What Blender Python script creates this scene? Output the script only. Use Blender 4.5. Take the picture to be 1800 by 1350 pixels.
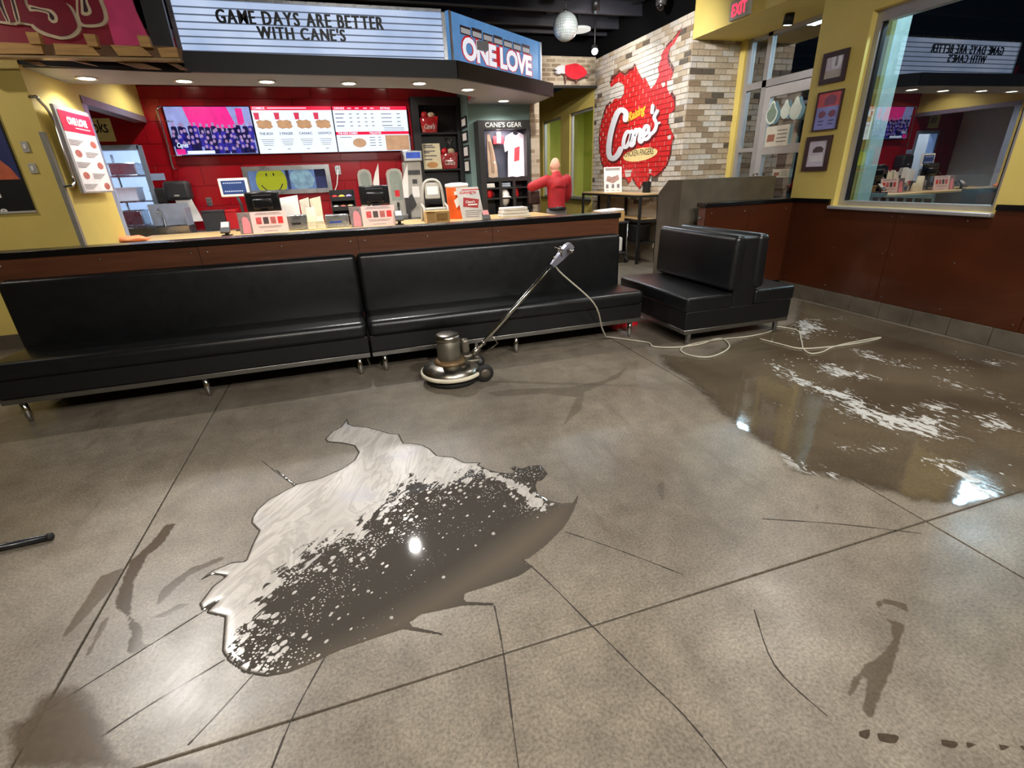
import bpy, bmesh, math, random
from mathutils import Vector, Matrix
import numpy as np
random.seed(7)
for o in list(bpy.data.objects): bpy.data.objects.remove(o, do_unlink=True)
SC = bpy.context.scene
C = SC.collection
# ---------------------------------------------------------------- camera
CAMH = 1.5
FPX = 853.06
YAW, PITCH, ROLL = 0.2938447, 0.40378888, 0.04005499
def _axes():
    ca, sa, cb, sb, cc, sc = math.cos(YAW), math.sin(YAW), math.cos(PITCH), math.sin(PITCH), math.cos(ROLL), math.sin(ROLL)
    f = Vector((sa*cb, ca*cb, -sb)); r = Vector((ca, -sa, 0)); d = f.cross(r)
    return cc*r+sc*d, -sc*r+cc*d, f
AR, AD, AF = _axes()
cam = bpy.data.cameras.new('camera'); camo = bpy.data.objects.new('camera', cam); C.objects.link(camo)
cam.sensor_width = 36; cam.lens = FPX/1800*36; cam.clip_start = 0.05; cam.clip_end = 200
mw = Matrix.Identity(4)
for i in range(3):
    mw[i][0] = AR[i]; mw[i][1] = -AD[i]; mw[i][2] = -AF[i]
mw[2][3] = CAMH
camo.matrix_world = mw
SC.camera = camo
# ---------------------------------------------------------------- world, exposure
SC.view_settings.view_transform = 'Standard'; SC.view_settings.look = 'None'
SC.view_settings.gamma = 1; SC.view_settings.use_curve_mapping = False
SC.view_settings.exposure = 0.9
w = bpy.data.worlds.new('night'); SC.world = w; w.use_nodes = True
w.node_tree.nodes['Background'].inputs[0].default_value = (0.012, 0.016, 0.025, 1)
w.node_tree.nodes['Background'].inputs[1].default_value = 0.15
# brightness of the place's lamps
SPOT_W = 190.0; DOWN_W = 12.0; POLE_W = 300.0
WARM = (1.0, 0.90, 0.78); NEUT = (1.0, 0.965, 0.92); COOL = (0.75, 0.9, 1.0)
# ---------------------------------------------------------------- measuring helpers (points of the room on known planes)
def ray(u, v): return AR*((u-900)/FPX)+AD*((v-675)/FPX)+AF
EYE = Vector((0, 0, CAMH))
def PZ(u, v, z=0.0): r = ray(u, v); return EYE+r*((z-CAMH)/r.z)
def PY(u, v, y): r = ray(u, v); return EYE+r*(y/r.y)
def PX(u, v, x): r = ray(u, v); return EYE+r*(x/r.x)
def RY(u0, v0, u1, v1, y):
    um, vm = (u0+u1)/2, (v0+v1)/2
    return PY(u0, vm, y).x, PY(u1, vm, y).x, PY(um, v1, y).z, PY(um, v0, y).z     # x0,x1,z0,z1
# ---------------------------------------------------------------- materials
def lin(c): c = c/255.0; return c/12.92 if c <= .04045 else ((c+.055)/1.055)**2.4
def col(rgb, k=1.0): return (min(1, lin(rgb[0])*k), min(1, lin(rgb[1])*k), min(1, lin(rgb[2])*k), 1)
MATS = {}
def M(name, rgb, rough=.5, metal=0, var=.10, scale=9, bump=0, spec=.5, coat=0, emit=0, rvar=0, stretch=None, alpha=None, trans=0):
    if name in MATS: return MATS[name]
    m = bpy.data.materials.new(name); m.use_nodes = True; nt = m.node_tree; N = nt.nodes; L = nt.links
    b = N['Principled BSDF']
    tc = N.new('ShaderNodeTexCoord'); src = tc.outputs['Object']
    if stretch:
        mp = N.new('ShaderNodeMapping'); mp.inputs['Scale'].default_value = stretch; L.new(src, mp.inputs[0]); src = mp.outputs[0]
    nz = N.new('ShaderNodeTexNoise'); nz.inputs['Scale'].default_value = scale; nz.inputs['Detail'].default_value = 5; L.new(src, nz.inputs['Vector'])
    rp = N.new('ShaderNodeValToRGB'); rp.color_ramp.elements[0].position = .3; rp.color_ramp.elements[1].position = .7
    rp.color_ramp.elements[0].color = col(rgb, 1-var); rp.color_ramp.elements[1].color = col(rgb, 1+var)
    L.new(nz.outputs[0], rp.inputs[0]); L.new(rp.outputs[0], b.inputs['Base Color'])
    b.inputs['Roughness'].default_value = rough; b.inputs['Metallic'].default_value = metal
    b.inputs['Specular IOR Level'].default_value = spec; b.inputs['Coat Weight'].default_value = coat
    if trans: b.inputs['Transmission Weight'].default_value = trans
    if alpha is not None: b.inputs['Alpha'].default_value = alpha
    if rvar:
        mr = N.new('ShaderNodeMapRange'); mr.inputs[3].default_value = max(.02, rough-rvar); mr.inputs[4].default_value = min(1, rough+rvar)
        L.new(nz.outputs[0], mr.inputs[0]); L.new(mr.outputs[0], b.inputs['Roughness'])
    if emit:
        L.new(rp.outputs[0], b.inputs['Emission Color']); b.inputs['Emission Strength'].default_value = emit
    if bump:
        bp = N.new('ShaderNodeBump'); bp.inputs['Strength'].default_value = bump; bp.inputs['Distance'].default_value = .01
        n2 = N.new('ShaderNodeTexNoise'); n2.inputs['Scale'].default_value = scale*6; n2.inputs['Detail'].default_value = 3; L.new(src, n2.inputs['Vector'])
        L.new(n2.outputs[0], bp.inputs['Height']); L.new(bp.outputs[0], b.inputs['Normal'])
    MATS[name] = m; return m
def EM(name, rgb, s=1.0, var=.03):
    new = name not in MATS; m = M(name, rgb, rough=.35, var=var, emit=s, spec=.3)
    if new:
        b = m.node_tree.nodes['Principled BSDF']; l = b.inputs['Base Color'].links[0]; m.node_tree.links.remove(l); b.inputs['Base Color'].default_value = col(rgb, .12)
    return m
def thin_glass(name, tint=(235, 245, 245), refl=.12, rough=0.0):
    m = bpy.data.materials.new(name); m.use_nodes = True; N = m.node_tree.nodes; L = m.node_tree.links
    N.clear(); out = N.new('ShaderNodeOutputMaterial')
    t = N.new('ShaderNodeBsdfTransparent'); t.inputs[0].default_value = col(tint)
    g = N.new('ShaderNodeBsdfGlossy'); g.inputs['Roughness'].default_value = rough
    fr = N.new('ShaderNodeFresnel'); fr.inputs[0].default_value = 1.5
    ad = N.new('ShaderNodeMath'); ad.operation = 'ADD'; ad.inputs[1].default_value = refl; ad.use_clamp = True
    mx = N.new('ShaderNodeMixShader'); ge = N.new('ShaderNodeNewGeometry'); fl = N.new('ShaderNodeMath'); fl.operation = 'SUBTRACT'; fl.inputs[0].default_value = 1; L.new(ge.outputs['Backfacing'], fl.inputs[1])
    mu_ = N.new('ShaderNodeMath'); mu_.operation = 'MULTIPLY'; L.new(fr.outputs[0], ad.inputs[0]); L.new(ad.outputs[0], mu_.inputs[0]); L.new(fl.outputs[0], mu_.inputs[1]); L.new(mu_.outputs[0], mx.inputs[0])
    L.new(t.outputs[0], mx.inputs[1]); L.new(g.outputs[0], mx.inputs[2]); L.new(mx.outputs[0], out.inputs[0])
    return m
# ---------------------------------------------------------------- mesh builder
class MB:
    def __init__(s): s.v = []; s.f = []; s.m = []; s.sm = []
    def _add(s, vs, fs, mi=0, smooth=False):
        o = len(s.v); s.v += [tuple(p) for p in vs]; s.f += [tuple(i+o for i in f) for f in fs]; s.m += [mi]*len(fs); s.sm += [smooth]*len(fs); return s
    def box(s, x0, x1, y0, y1, z0, z1, mi=0):
        x0, x1 = min(x0, x1), max(x0, x1); y0, y1 = min(y0, y1), max(y0, y1); z0, z1 = min(z0, z1), max(z0, z1)
        return s._add([(x0, y0, z0), (x1, y0, z0), (x1, y1, z0), (x0, y1, z0), (x0, y0, z1), (x1, y0, z1), (x1, y1, z1), (x0, y1, z1)],
                      [(0, 3, 2, 1), (4, 5, 6, 7), (0, 1, 5, 4), (1, 2, 6, 5), (2, 3, 7, 6), (3, 0, 4, 7)], mi)
    def rbox(s, x0, x1, y0, y1, z0, z1, r=.02, seg=3, mi=0, mtx=None, puff=False):
        bm = bmesh.new(); bmesh.ops.create_cube(bm, size=1)
        for v in bm.verts: v.co = Vector(((x0+x1)/2+v.co.x*abs(x1-x0), (y0+y1)/2+v.co.y*abs(y1-y0), (z0+z1)/2+v.co.z*abs(z1-z0)))
        r = min(r, .49*min(abs(x1-x0), abs(y1-y0), abs(z1-z0)))
        bmesh.ops.bevel(bm, geom=bm.edges[:], offset=r, segments=seg, profile=.5, affect='EDGES')
        if mtx: bmesh.ops.transform(bm, matrix=mtx, verts=bm.verts)
        bm.verts.index_update(); bm.normal_update(); s._add([v.co for v in bm.verts], [[v.index for v in f.verts] for f in bm.faces], mi, True); n0 = len(s.sm)-len(bm.faces)
        if not puff:
            fl = [max(abs(c) for c in f.normal) > .999 for f in bm.faces]
            for i, b_ in enumerate(fl):
                if b_: s.sm[n0+i] = False
        bm.free(); return s
    def obox(s, c, ax, ay, az, mi=0):            # oriented box: centre and three half axes
        c, ax, ay, az = map(Vector, (c, ax, ay, az))
        if ax.cross(ay).dot(az) < 0: ax = -ax
        P = [c-ax-ay-az, c+ax-ay-az, c+ax+ay-az, c-ax+ay-az, c-ax-ay+az, c+ax-ay+az, c+ax+ay+az, c-ax+ay+az]
        return s._add(P, [(0, 3, 2, 1), (4, 5, 6, 7), (0, 1, 5, 4), (1, 2, 6, 5), (2, 3, 7, 6), (3, 0, 4, 7)], mi)
    def prism(s, pts, off, mi=0):                 # polygon (3D points) pushed along the vector off
        off = Vector(off); n = len(pts); a = [Vector(p) for p in pts]; b = [p+off for p in a]
        return s._add(a+b, [tuple(range(n))[::-1], tuple(range(n, 2*n))]+[(i, (i+1) % n, n+(i+1) % n, n+i) for i in range(n)], mi)
    def flat(s, pts, mi=0): return s._add(pts, [tuple(range(len(pts)))], mi)
    def tube(s, pts, r, seg=8, mi=0, caps=True, radii=None):
        pts = [Vector(p) for p in pts]; n = len(pts); vs = []; up = None
        for i, p in enumerate(pts):
            t = (pts[min(i+1, n-1)]-pts[max(i-1, 0)]).normalized()
            if up is None: up = Vector((0, 0, 1)) if abs(t.z) < .9 else Vector((1, 0, 0))
            a = t.cross(up).normalized(); b = a.cross(t).normalized(); up = b
            rr = radii[i] if radii else r
            for k in range(seg):
                an = 2*math.pi*k/seg; vs.append(p+(a*math.cos(an)+b*math.sin(an))*rr)
        fs = [(i*seg+k, i*seg+(k+1) % seg, (i+1)*seg+(k+1) % seg, (i+1)*seg+k) for i in range(n-1) for k in range(seg)]
        if caps: fs += [tuple(range(seg))[::-1], tuple(range((n-1)*seg, n*seg))]
        return s._add(vs, fs, mi, True)
    def lathe(s, c, prof, seg=24, mi=0, axis=(0, 0, 1), smooth=True):   # prof: (radius, height) along axis from c
        c = Vector(c); ax = Vector(axis).normalized(); q = Vector((0, 0, 1)).rotation_difference(ax); vs = []; n = len(prof)
        for r, h in prof:
            for k in range(seg):
                an = 2*math.pi*k/seg; vs.append(c+q@Vector((r*math.cos(an), r*math.sin(an), h)))
        fs = [(i*seg+k, i*seg+(k+1) % seg, (i+1)*seg+(k+1) % seg, (i+1)*seg+k) for i in range(n-1) for k in range(seg)]
        fs += [tuple(range(seg))[::-1], tuple(range((n-1)*seg, n*seg))]
        return s._add(vs, fs, mi, smooth)
    def ball(s, c, rx, ry=None, rz=None, su=12, sv=8, mi=0):
        ry = ry or rx; rz = rz or rx; c = Vector(c); vs = [c+Vector((0, 0, rz))]
        for i in range(1, sv):
            a = math.pi*i/sv
            for k in range(su):
                b = 2*math.pi*k/su; vs.append(c+Vector((rx*math.sin(a)*math.cos(b), ry*math.sin(a)*math.sin(b), rz*math.cos(a))))
        vs.append(c-Vector((0, 0, rz))); e = len(vs)-1
        fs = [(0, 1+k, 1+(k+1) % su) for k in range(su)]
        fs += [(1+i*su+k, 1+(i+1)*su+k, 1+(i+1)*su+(k+1) % su, 1+i*su+(k+1) % su) for i in range(sv-2) for k in range(su)]
        fs += [(1+(sv-2)*su+k, e, 1+(sv-2)*su+(k+1) % su) for k in range(su)]
        return s._add(vs, fs, mi, True)
ORG = {}
def setp(o, label=None, cat=None, group=None, kind=None):
    if label: o['label'] = label
    if cat: o['category'] = cat
    if group: o['group'] = group
    if kind: o['kind'] = kind
    return o
def thing(name, loc, label, cat, group=None):
    o = bpy.data.objects.new(name, None); C.objects.link(o); o.location = loc; o.empty_display_size = .1
    ORG[o] = Vector(loc); return setp(o, label, cat, group)
def add(name, mb, mat, parent=None, label=None, cat=None, group=None, kind=None):
    me = bpy.data.meshes.new(name); vs = mb.v
    if parent is not None: org = ORG[parent]
    else:
        xs = [p[0] for p in vs]; ys = [p[1] for p in vs]; zs = [p[2] for p in vs]
        org = Vector(((min(xs)+max(xs))/2, (min(ys)+max(ys))/2, min(zs)))
    me.from_pydata([(p[0]-org.x, p[1]-org.y, p[2]-org.z) for p in vs], [], mb.f)
    for m in (mat if isinstance(mat, (list, tuple)) else [mat]): me.materials.append(m)
    me.polygons.foreach_set('material_index', mb.m); me.polygons.foreach_set('use_smooth', mb.sm)
    me.update()
    o = bpy.data.objects.new(name, me); C.objects.link(o)
    if parent is not None: o.parent = parent
    else: o.location = org
    ORG[o] = org
    return setp(o, label, cat, group, kind)
def copy_tree(o, loc, parent=None):
    c = o.copy(); C.objects.link(c); c.parent = parent
    if loc is not None: c.location = loc; ORG[c] = Vector(loc)
    for ch in list(o.children): copy_tree(ch, None, c)
    return c
class Fr:                                          # a flat face: origin, right, up (normal = right x up)
    def __init__(s, o, r, u): s.o = Vector(o); s.r = Vector(r).normalized(); s.u = Vector(u).normalized(); s.n = s.r.cross(s.u)
    def at(s, a, b, d=0): return s.o+s.r*a+s.u*b+s.n*d
    def rect(s, mb, a0, b0, a1, b1, d0, d1, mi=0):
        return mb.obox(s.at((a0+a1)/2, (b0+b1)/2, (d0+d1)/2), s.r*abs(a1-a0)/2, s.u*abs(b1-b0)/2, s.n*abs(d1-d0)/2, mi)
    def poly(s, mb, pts, d0, d1, mi=0): return mb.prism([s.at(a, b, d0) for a, b in pts], s.n*(d1-d0), mi)
    def inv(s, p): d = Vector(p)-s.o; return d.dot(s.r), d.dot(s.u)
FY = lambda y: Fr((0, y, 0), (1, 0, 0), (0, 0, 1))          # face toward -Y: a = x, b = z
FX = lambda x: Fr((x, 0, 0), (0, -1, 0), (0, 0, 1))         # face toward -X: a = -y, b = z
_TX = {}
def glyphs(txt, bold=0.0, spacing=1.0, shear=0.0):
    key = (txt, bold, spacing, shear)
    if key not in _TX:
        cu = bpy.data.curves.new('t', 'FONT'); cu.body = txt; cu.offset = bold; cu.space_character = spacing; cu.shear = shear; cu.align_x = 'LEFT'; cu.resolution_u = 3
        ob = bpy.data.objects.new('t', cu); me = ob.to_mesh()
        vs = [tuple(v.co[:2]) for v in me.vertices]; fs = [tuple(p.vertices) for p in me.polygons]
        ob.to_mesh_clear(); bpy.data.objects.remove(ob); bpy.data.curves.remove(cu); _TX[key] = (vs, fs)
    return _TX[key]
def text(mb, fr, txt, a0, b0, wid, hei, d=.002, bold=.0, spacing=1.0, shear=0, mi=0, thick=0, warp=None):
    vs, fs = glyphs(txt, bold, spacing, shear)
    xs = [v[0] for v in vs]; ys = [v[1] for v in vs]; mx, my = min(xs), min(ys); sw = wid/(max(xs)-mx); sh = hei/(max(ys)-my)
    P = []
    for x, y in vs:
        a, b = a0+(x-mx)*sw, b0+(y-my)*sh
        if warp: a, b = warp(a, b)
        P.append(fr.at(a, b, d))
    mb._add(P, fs, mi)
    if thick:
        n = len(P); ed = {}
        for f in fs:
            for i in range(len(f)):
                e = (f[i], f[(i+1) % len(f)]); k = tuple(sorted(e)); ed[k] = None if k in ed else e
        mb._add(P+[p-fr.n*thick for p in P], [(e[1], e[0], e[0]+n, e[1]+n) for e in ed.values() if e], mi)
    return mb
def crom(pts, n=6):
    out = []; P = [pts[0]]+list(pts)+[pts[-1]]
    for i in range(1, len(P)-2):
        p0, p1, p2, p3 = [np.array(P[j], float) for j in (i-1, i, i+1, i+2)]
        for k in range(n):
            t = k/n; out.append(tuple(.5*((2*p1)+(-p0+p2)*t+(2*p0-5*p1+4*p2-p3)*t*t+(-p0+3*p1-3*p2+p3)*t**3)))
    out.append(tuple(map(float, pts[-1]))); return out
def stroke(mb, fr, pts, wd, d=.002, mi=0, n=6, fmap=None, relief=.003):
    q = crom(pts, n); b = MB(); b.tube([Vector((x, y, 0)) for x, y in q], wd/2, 10, mi)
    for e in (q[0], q[-1]): b.ball((e[0], e[1], 0), wd/2, None, None, 12, 6, mi)
    k = relief/(wd/2); P = []
    for x, y, z in b.v:
        a, c = fmap((x, y)) if fmap else (x, y)
        P.append(fr.at(a, c, d+z*k))
    mb._add(P, b.f, mi); return mb
def clip_rect(poly, a0, b0, a1, b1):
    def cut(P, ins, inter):
        o = []
        for i in range(len(P)):
            p, q = P[i-1], P[i]
            if ins(q):
                if not ins(p): o.append(inter(p, q))
                o.append(q)
            elif ins(p): o.append(inter(p, q))
        return o
    def ia(v): return lambda p, q: (v, p[1]+(q[1]-p[1])*(v-p[0])/(q[0]-p[0]))
    def ib(v): return lambda p, q: (p[0]+(q[0]-p[0])*(v-p[1])/(q[1]-p[1]), v)
    P = cut(poly, lambda p: p[0] >= a0, ia(a0)); P = P and cut(P, lambda p: p[0] <= a1, ia(a1))
    P = P and cut(P, lambda p: p[1] >= b0, ib(b0)); P = P and cut(P, lambda p: p[1] <= b1, ib(b1)); return P
def light(name, typ, loc, parent, power, color, size=.1, target=None, angle=120, blend=.6):
    l = bpy.data.lights.new(name, typ); l.energy = power; l.color = color
    if typ == 'AREA': l.shape = 'DISK'; l.size = size
    else: l.shadow_soft_size = size
    if typ == 'SPOT': l.spot_size = math.radians(angle); l.spot_blend = blend
    o = bpy.data.objects.new(name, l); C.objects.link(o); o.parent = parent; o.location = Vector(loc)-(ORG[parent] if parent else Vector())
    d = (Vector(target)-Vector(loc)) if target else Vector((0, 0, -1))
    o.rotation_euler = d.to_track_quat('-Z', 'Y').to_euler(); return o
# ---------------------------------------------------------------- shared materials
m_yel = M('yellow_paint', (212, 190, 104), .55, var=.05, scale=3, bump=.05)
m_black = M('black_paint', (14, 14, 16), .5, var=.2)
m_blackg = M('black_gloss', (12, 12, 14), .22, var=.2)
m_wood = M('walnut_panel', (88, 52, 34), .32, var=.18, scale=4, stretch=(1, 1, 12))
m_wood2 = M('red_brown_panel', (70, 33, 16), .26, var=.22, scale=1.6, stretch=(1, 1, 1.6), coat=.2)
m_steel = M('stainless_steel', (170, 172, 174), .28, 1, var=.06, rvar=.08)
m_chrome = M('chrome', (205, 205, 205), .12, 1, var=.03)
m_alu = M('aluminium_frame', (172, 170, 172), .42, .55, var=.05)
m_vinyl = M('black_vinyl', (17, 18, 20), .34, var=.15, scale=14, bump=.06, rvar=.05)
m_vinylb = M('black_base', (8, 8, 9), .5, var=.2)
m_white = M('white_plastic', (232, 230, 224), .45, var=.04)
m_paper = M('white_paper', (236, 233, 228), .7, var=.04)
m_grey = M('light_grey_plastic', (176, 172, 162), .45, var=.06)
m_dgrey = M('dark_grey_plastic', (52, 52, 54), .4, var=.1)
m_redp = M('red_plastic', (196, 22, 32), .4, var=.08)
m_tan = M('cardboard', (186, 148, 92), .75, var=.1)
m_teal = M('teal_grey_paint', (116, 142, 138), .55, var=.05, scale=3)
m_soffit = M('grey_soffit_paint', (150, 152, 156), .6, var=.03, scale=3)
m_dark = M('dark_ink', (30, 26, 28), .6)
m_ink = M('grey_ink', (120, 112, 112), .7)
m_red = M('red_print', (200, 24, 36), .5, var=.05)
# ================================================================ STRUCTURE
XR = 5.1          # plane of the right-hand wall
YK = 9.5          # red kitchen wall
ZS = 2.60         # underside of the service soffit
XL = -2.68        # yellow return wall left of the counter
def floor_mat(name, wet=False):
    m = bpy.data.materials.new(name); m.use_nodes = True; N = m.node_tree.nodes; L = m.node_tree.links; b = N['Principled BSDF']
    geo = N.new('ShaderNodeNewGeometry')
    def noise(sc, det=5, vec=None, rough=.55):
        n = N.new('ShaderNodeTexNoise'); n.inputs['Scale'].default_value = sc; n.inputs['Detail'].default_value = det; n.inputs['Roughness'].default_value = rough
        L.new(vec or geo.outputs['Position'], n.inputs['Vector']); return n.outputs[0]
    def ramp(src, p0, c0, p1, c1):
        r = N.new('ShaderNodeValToRGB'); r.color_ramp.elements[0].position = p0; r.color_ramp.elements[1].position = p1
        r.color_ramp.elements[0].color = c0; r.color_ramp.elements[1].color = c1; L.new(src, r.inputs[0]); return r.outputs[0]
    def mix(bt, f, a, c):
        x = N.new('ShaderNodeMix'); x.data_type = 'RGBA'; x.blend_type = bt
        if isinstance(f, float): x.inputs[0].default_value = f
        else: L.new(f, x.inputs[0])
        for s, i in ((a, 6), (c, 7)):
            if isinstance(s, tuple): x.inputs[i].default_value = s
            else: L.new(s, x.inputs[i])
        return x.outputs[2]
    k = .42 if wet else 1.0
    big = ramp(noise(.9, 4), .35, col((110, 102, 91), k), .68, col((138, 130, 117), k))
    med = ramp(noise(7, 7, rough=.65), .28, (.70, .68, .66, 1), .74, (1.14, 1.13, 1.11, 1))
    c = mix('MULTIPLY', 1.0, big, med)
    gr = ramp(noise(95, 3), .32, (.60, .58, .56, 1), .64, (1.16, 1.16, 1.14, 1)); c = mix('MULTIPLY', .9, c, gr)
    sp = ramp(noise(230, 2), .68, (0, 0, 0, 1), .74, (1, 1, 1, 1)); c = mix('MIX', sp, c, col((176, 166, 148), k))
    mp = N.new('ShaderNodeMapping'); mp.inputs['Rotation'].default_value = (0, 0, .5); mp.inputs['Scale'].default_value = (3, .7, 1); L.new(geo.outputs['Position'], mp.inputs[0])
    st = ramp(noise(1.8, 8, mp.outputs[0], .7), .56, (0, 0, 0, 1), .72, (.55, .55, .55, 1)); c = mix('MIX', st, c, col((78, 66, 52), k))
    L.new(c, b.inputs['Base Color'])
    mr = N.new('ShaderNodeMapRange'); L.new(noise(3.2, 6), mr.inputs[0]); mr.inputs[1].default_value = .3; mr.inputs[2].default_value = .7
    mr.inputs[3].default_value = .06 if wet else .30; mr.inputs[4].default_value = .16 if wet else .44
    L.new(mr.outputs[0], b.inputs['Roughness'])
    b.inputs['Specular IOR Level'].default_value = .5
    bp = N.new('ShaderNodeBump'); bp.inputs['Strength'].default_value = .05 if wet else .22; bp.inputs['Distance'].default_value = .002
    L.new(noise(60, 4), bp.inputs['Height']); L.new(bp.outputs[0], b.inputs['Normal'])
    return m
m_floor = floor_mat('polished_concrete')
m_joint = M('joint_dirt', (42, 34, 27), .7)
fl = add('floor', MB().box(-6.6, 6.0, -4.2, 14.2, -.2, -.012), m_joint, kind='structure')
jx = [-6.6, -4.59, -1.16, 2.27, 6.0]; jy = [-4.2, -2.3, 1.135, 4.565, 7.995, 11.42, 14.2]
for i in range(4):
    for j in range(6):
        g = .0038
        add('slab', MB().rbox(jx[i]+g, jx[i+1]-g, jy[j]+g, jy[j+1]-g, -.03, 0, .003, 2), m_floor, fl)
ck = MB()                                           # hairline cracks running out from the middle of the slab
def crack(pts, wd):
    q = crom(pts, 5); rr = random.Random(len(q)+int(pts[0][0]*100))
    for a, b in zip(q[:-1], q[1:]):
        a = Vector((a[0], a[1], .0006)); b = Vector((b[0], b[1], .0006)); t = (b-a).normalized(); n = Vector((-t.y, t.x, 0))*wd*(.35+.5*rr.random())
        ck.flat([a-n, b-n, b+n, a+n])
for u in ([(.44, 1.62), (.52, 1.43), (.607, 1.136)], [(.61, 1.13), (.67, .93), (.724, .765), (.75, .6)], [(.30, 1.34), (.274, 1.133), (.213, .787), (.19, .6)],
          [(-.26, 1.42), (-.331, 1.289), (-.405, 1.129), (-.46, .95)], [(-.644, 1.433), (-.837, 1.337), (-.95, 1.27)], [(-.5, 1.39), (-.61, 1.25), (-.688, 1.158)],
          [(.722, 1.629), (.9, 1.43), (1.059, 1.233)], [(1.608, 1.398), (1.9, 1.25), (2.169, 1.084)], [(-.718, 2.829), (-.6, 2.63), (-.499, 2.469)],
          [(-.756, 1.702), (-.965, 1.557), (-1.071, 1.484), (-1.2, 1.39)], [(1.2, 1.0), (1.1, .8), (1.12, .62)]): crack(u, .004)
add('crack', ck, m_joint, fl)
# ---- ceiling: black deck, joists and cross beams
m_deck = M('black_deck', (7, 7, 8), .9, spec=.1); ce = add('ceiling', MB().box(-6.6, 6.3, -4.2, 14.2, 4.45, 4.6), m_deck, kind='structure')
m_joist = M('painted_joist', (40, 40, 47), .5, var=.1)
for y in (6.9, 7.85, 8.8, 9.59, 10.05, 11.05, 12.2):
    add('joist', MB().box(-6.5, 5.9, y-.03, y+.03, 3.9, 3.97).box(-6.5, 5.9, y-.012, y+.012, 3.97, 4.25).box(-6.5, 5.9, y-.03, y+.03, 4.25, 4.3), m_joist, ce)
for x in (-3.4, -1.2, 1.0, 2.51, 3.81, 5.05):
    add('beam', MB().box(x-.07, x+.07, -4, 14, 4.05, 4.45), m_joist, ce)
add('duct', MB().rbox(-4, 4.2, 9.9, 10.4, 4.0, 4.4, .03), m_black, ce)
# ---- right wall with window, wainscot, cap and tiled base
WY0, WY1, WZ0, WZ1 = 2.86, 4.36, 1.075, 2.84
wr = add('wall_right', MB().box(XR, XR+.22, -4.2, .9, 0, 4.45).box(XR, XR+.22, 2.5, WY0, 0, 4.45).box(XR, XR+.22, .9, 2.5, 0, WZ0).box(XR, XR+.22, .9, 2.5, WZ1, 4.45).box(XR, XR+.22, WY1, 4.95, 0, 4.45).box(XR, XR+.22, WY0, WY1, 0, WZ0).box(XR, XR+.22, WY0, WY1, WZ1, 4.45)
         .box(XR, XR+.22, 4.95, 7.18, 3.22, 4.45), m_yel, kind='structure')
fx = FX(XR)
seams = [4.948, 4.84, 3.62, 2.40, 1.18, -.04, -1.26, -2.48, -4.2]
m_screw = M('screw_head', (190, 190, 188), .25, 1)
for a, b in zip(seams[:-1], seams[1:]):
    wlo, whi = WY0-.03, WY1+.03; aa, bb_ = a-.003, b+.003
    ys = [aa]+[y_ for y_ in (whi, wlo, 2.53, .87) if bb_ < y_ < aa]+[bb_]; q = []
    for y1_, y0_ in zip(ys[:-1], ys[1:]):
        t_ = 1.035 if wlo < (y0_+y1_)/2 < whi or .87 < (y0_+y1_)/2 < 2.53 else 1.098; q += [(-y1_, t_), (-y0_, t_)]
    q += [(-bb_, .168), (-aa, .168)]; q = q[::-1]
    mb = MB(); fx.poly(mb, q, .001, .014); pn = add('panel', mb, m_wood2, wr)
    s = MB()
    for yy in (a-.05, (a+b)/2, b+.05):
        for zz in (.22, .64, 1.0):
            if a-b > .5 and not (zz > .9 and False): s.lathe(fx.at(-yy, zz, .014), [(.007, 0), (.006, .003), (.002, .004)], 8, axis=(-1, 0, 0))
    if s.v: add('screw', s, m_screw, pn)
cp = MB(); cp.box(XR-.03, XR+.01, WY1+.03, 4.95, 1.10, 1.142); cp.box(XR-.03, XR+.01, 2.53, WY0-.03, 1.10, 1.142); cp.box(XR-.03, XR+.01, -4.2, .87, 1.10, 1.142); add('wainscot_cap', cp, m_blackg, wr)
bb = add('baseboard_right', MB().box(XR-.004, XR+.0, -4.2, 4.95, 0, .16), m_joint, kind='structure')
m_tile = M('base_tile', (92, 84, 73), .35, var=.25, scale=5, rvar=.1)
y = 4.88
while y > -1.2:
    add('tile', MB().rbox(XR-.016, XR-.003, y-.328, y-.003, .002, .163, .003, 2), m_tile, bb); y -= .33
# window in the right wall
wi = thing('window_1', (XR+.1, (WY0+WY1)/2, WZ0), None, None); setp(wi, kind='structure')
fw = .055
add('frame', MB().box(XR+.07, XR+.16, WY0, WY0+fw, WZ0, WZ1).box(XR+.07, XR+.16, WY1-fw, WY1, WZ0, WZ1).box(XR+.07, XR+.16, WY0+fw, WY1-fw, WZ1-.1, WZ1).box(XR+.07, XR+.16, WY0+fw, WY1-fw, WZ0, WZ0+.05), m_alu, wi)
add('gasket', MB().box(XR+.09, XR+.14, WY0+fw, WY0+fw+.02, WZ0+.05, WZ1-.1).box(XR+.09, XR+.14, WY1-fw-.02, WY1-fw, WZ0+.05, WZ1-.1), m_black, wi)
m_glass = thin_glass('window_glass', (225, 238, 240), .30)
add('pane', MB().box(XR+.112, XR+.118, WY0+fw+.02, WY1-fw-.02, WZ0+.05, WZ1-.1), m_glass, wi)
add('sill', MB().rbox(XR-.05, XR+.1, WY0-.02, WY1+.03, WZ0-.035, WZ0-.001, .008, 2), m_alu, wi)
w3 = thing('window_added', (XR+.1, 1.7, WZ0), None, None); setp(w3, kind='structure')  # window out of view, added so outdoor lamp glare reaches the wet floor
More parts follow.
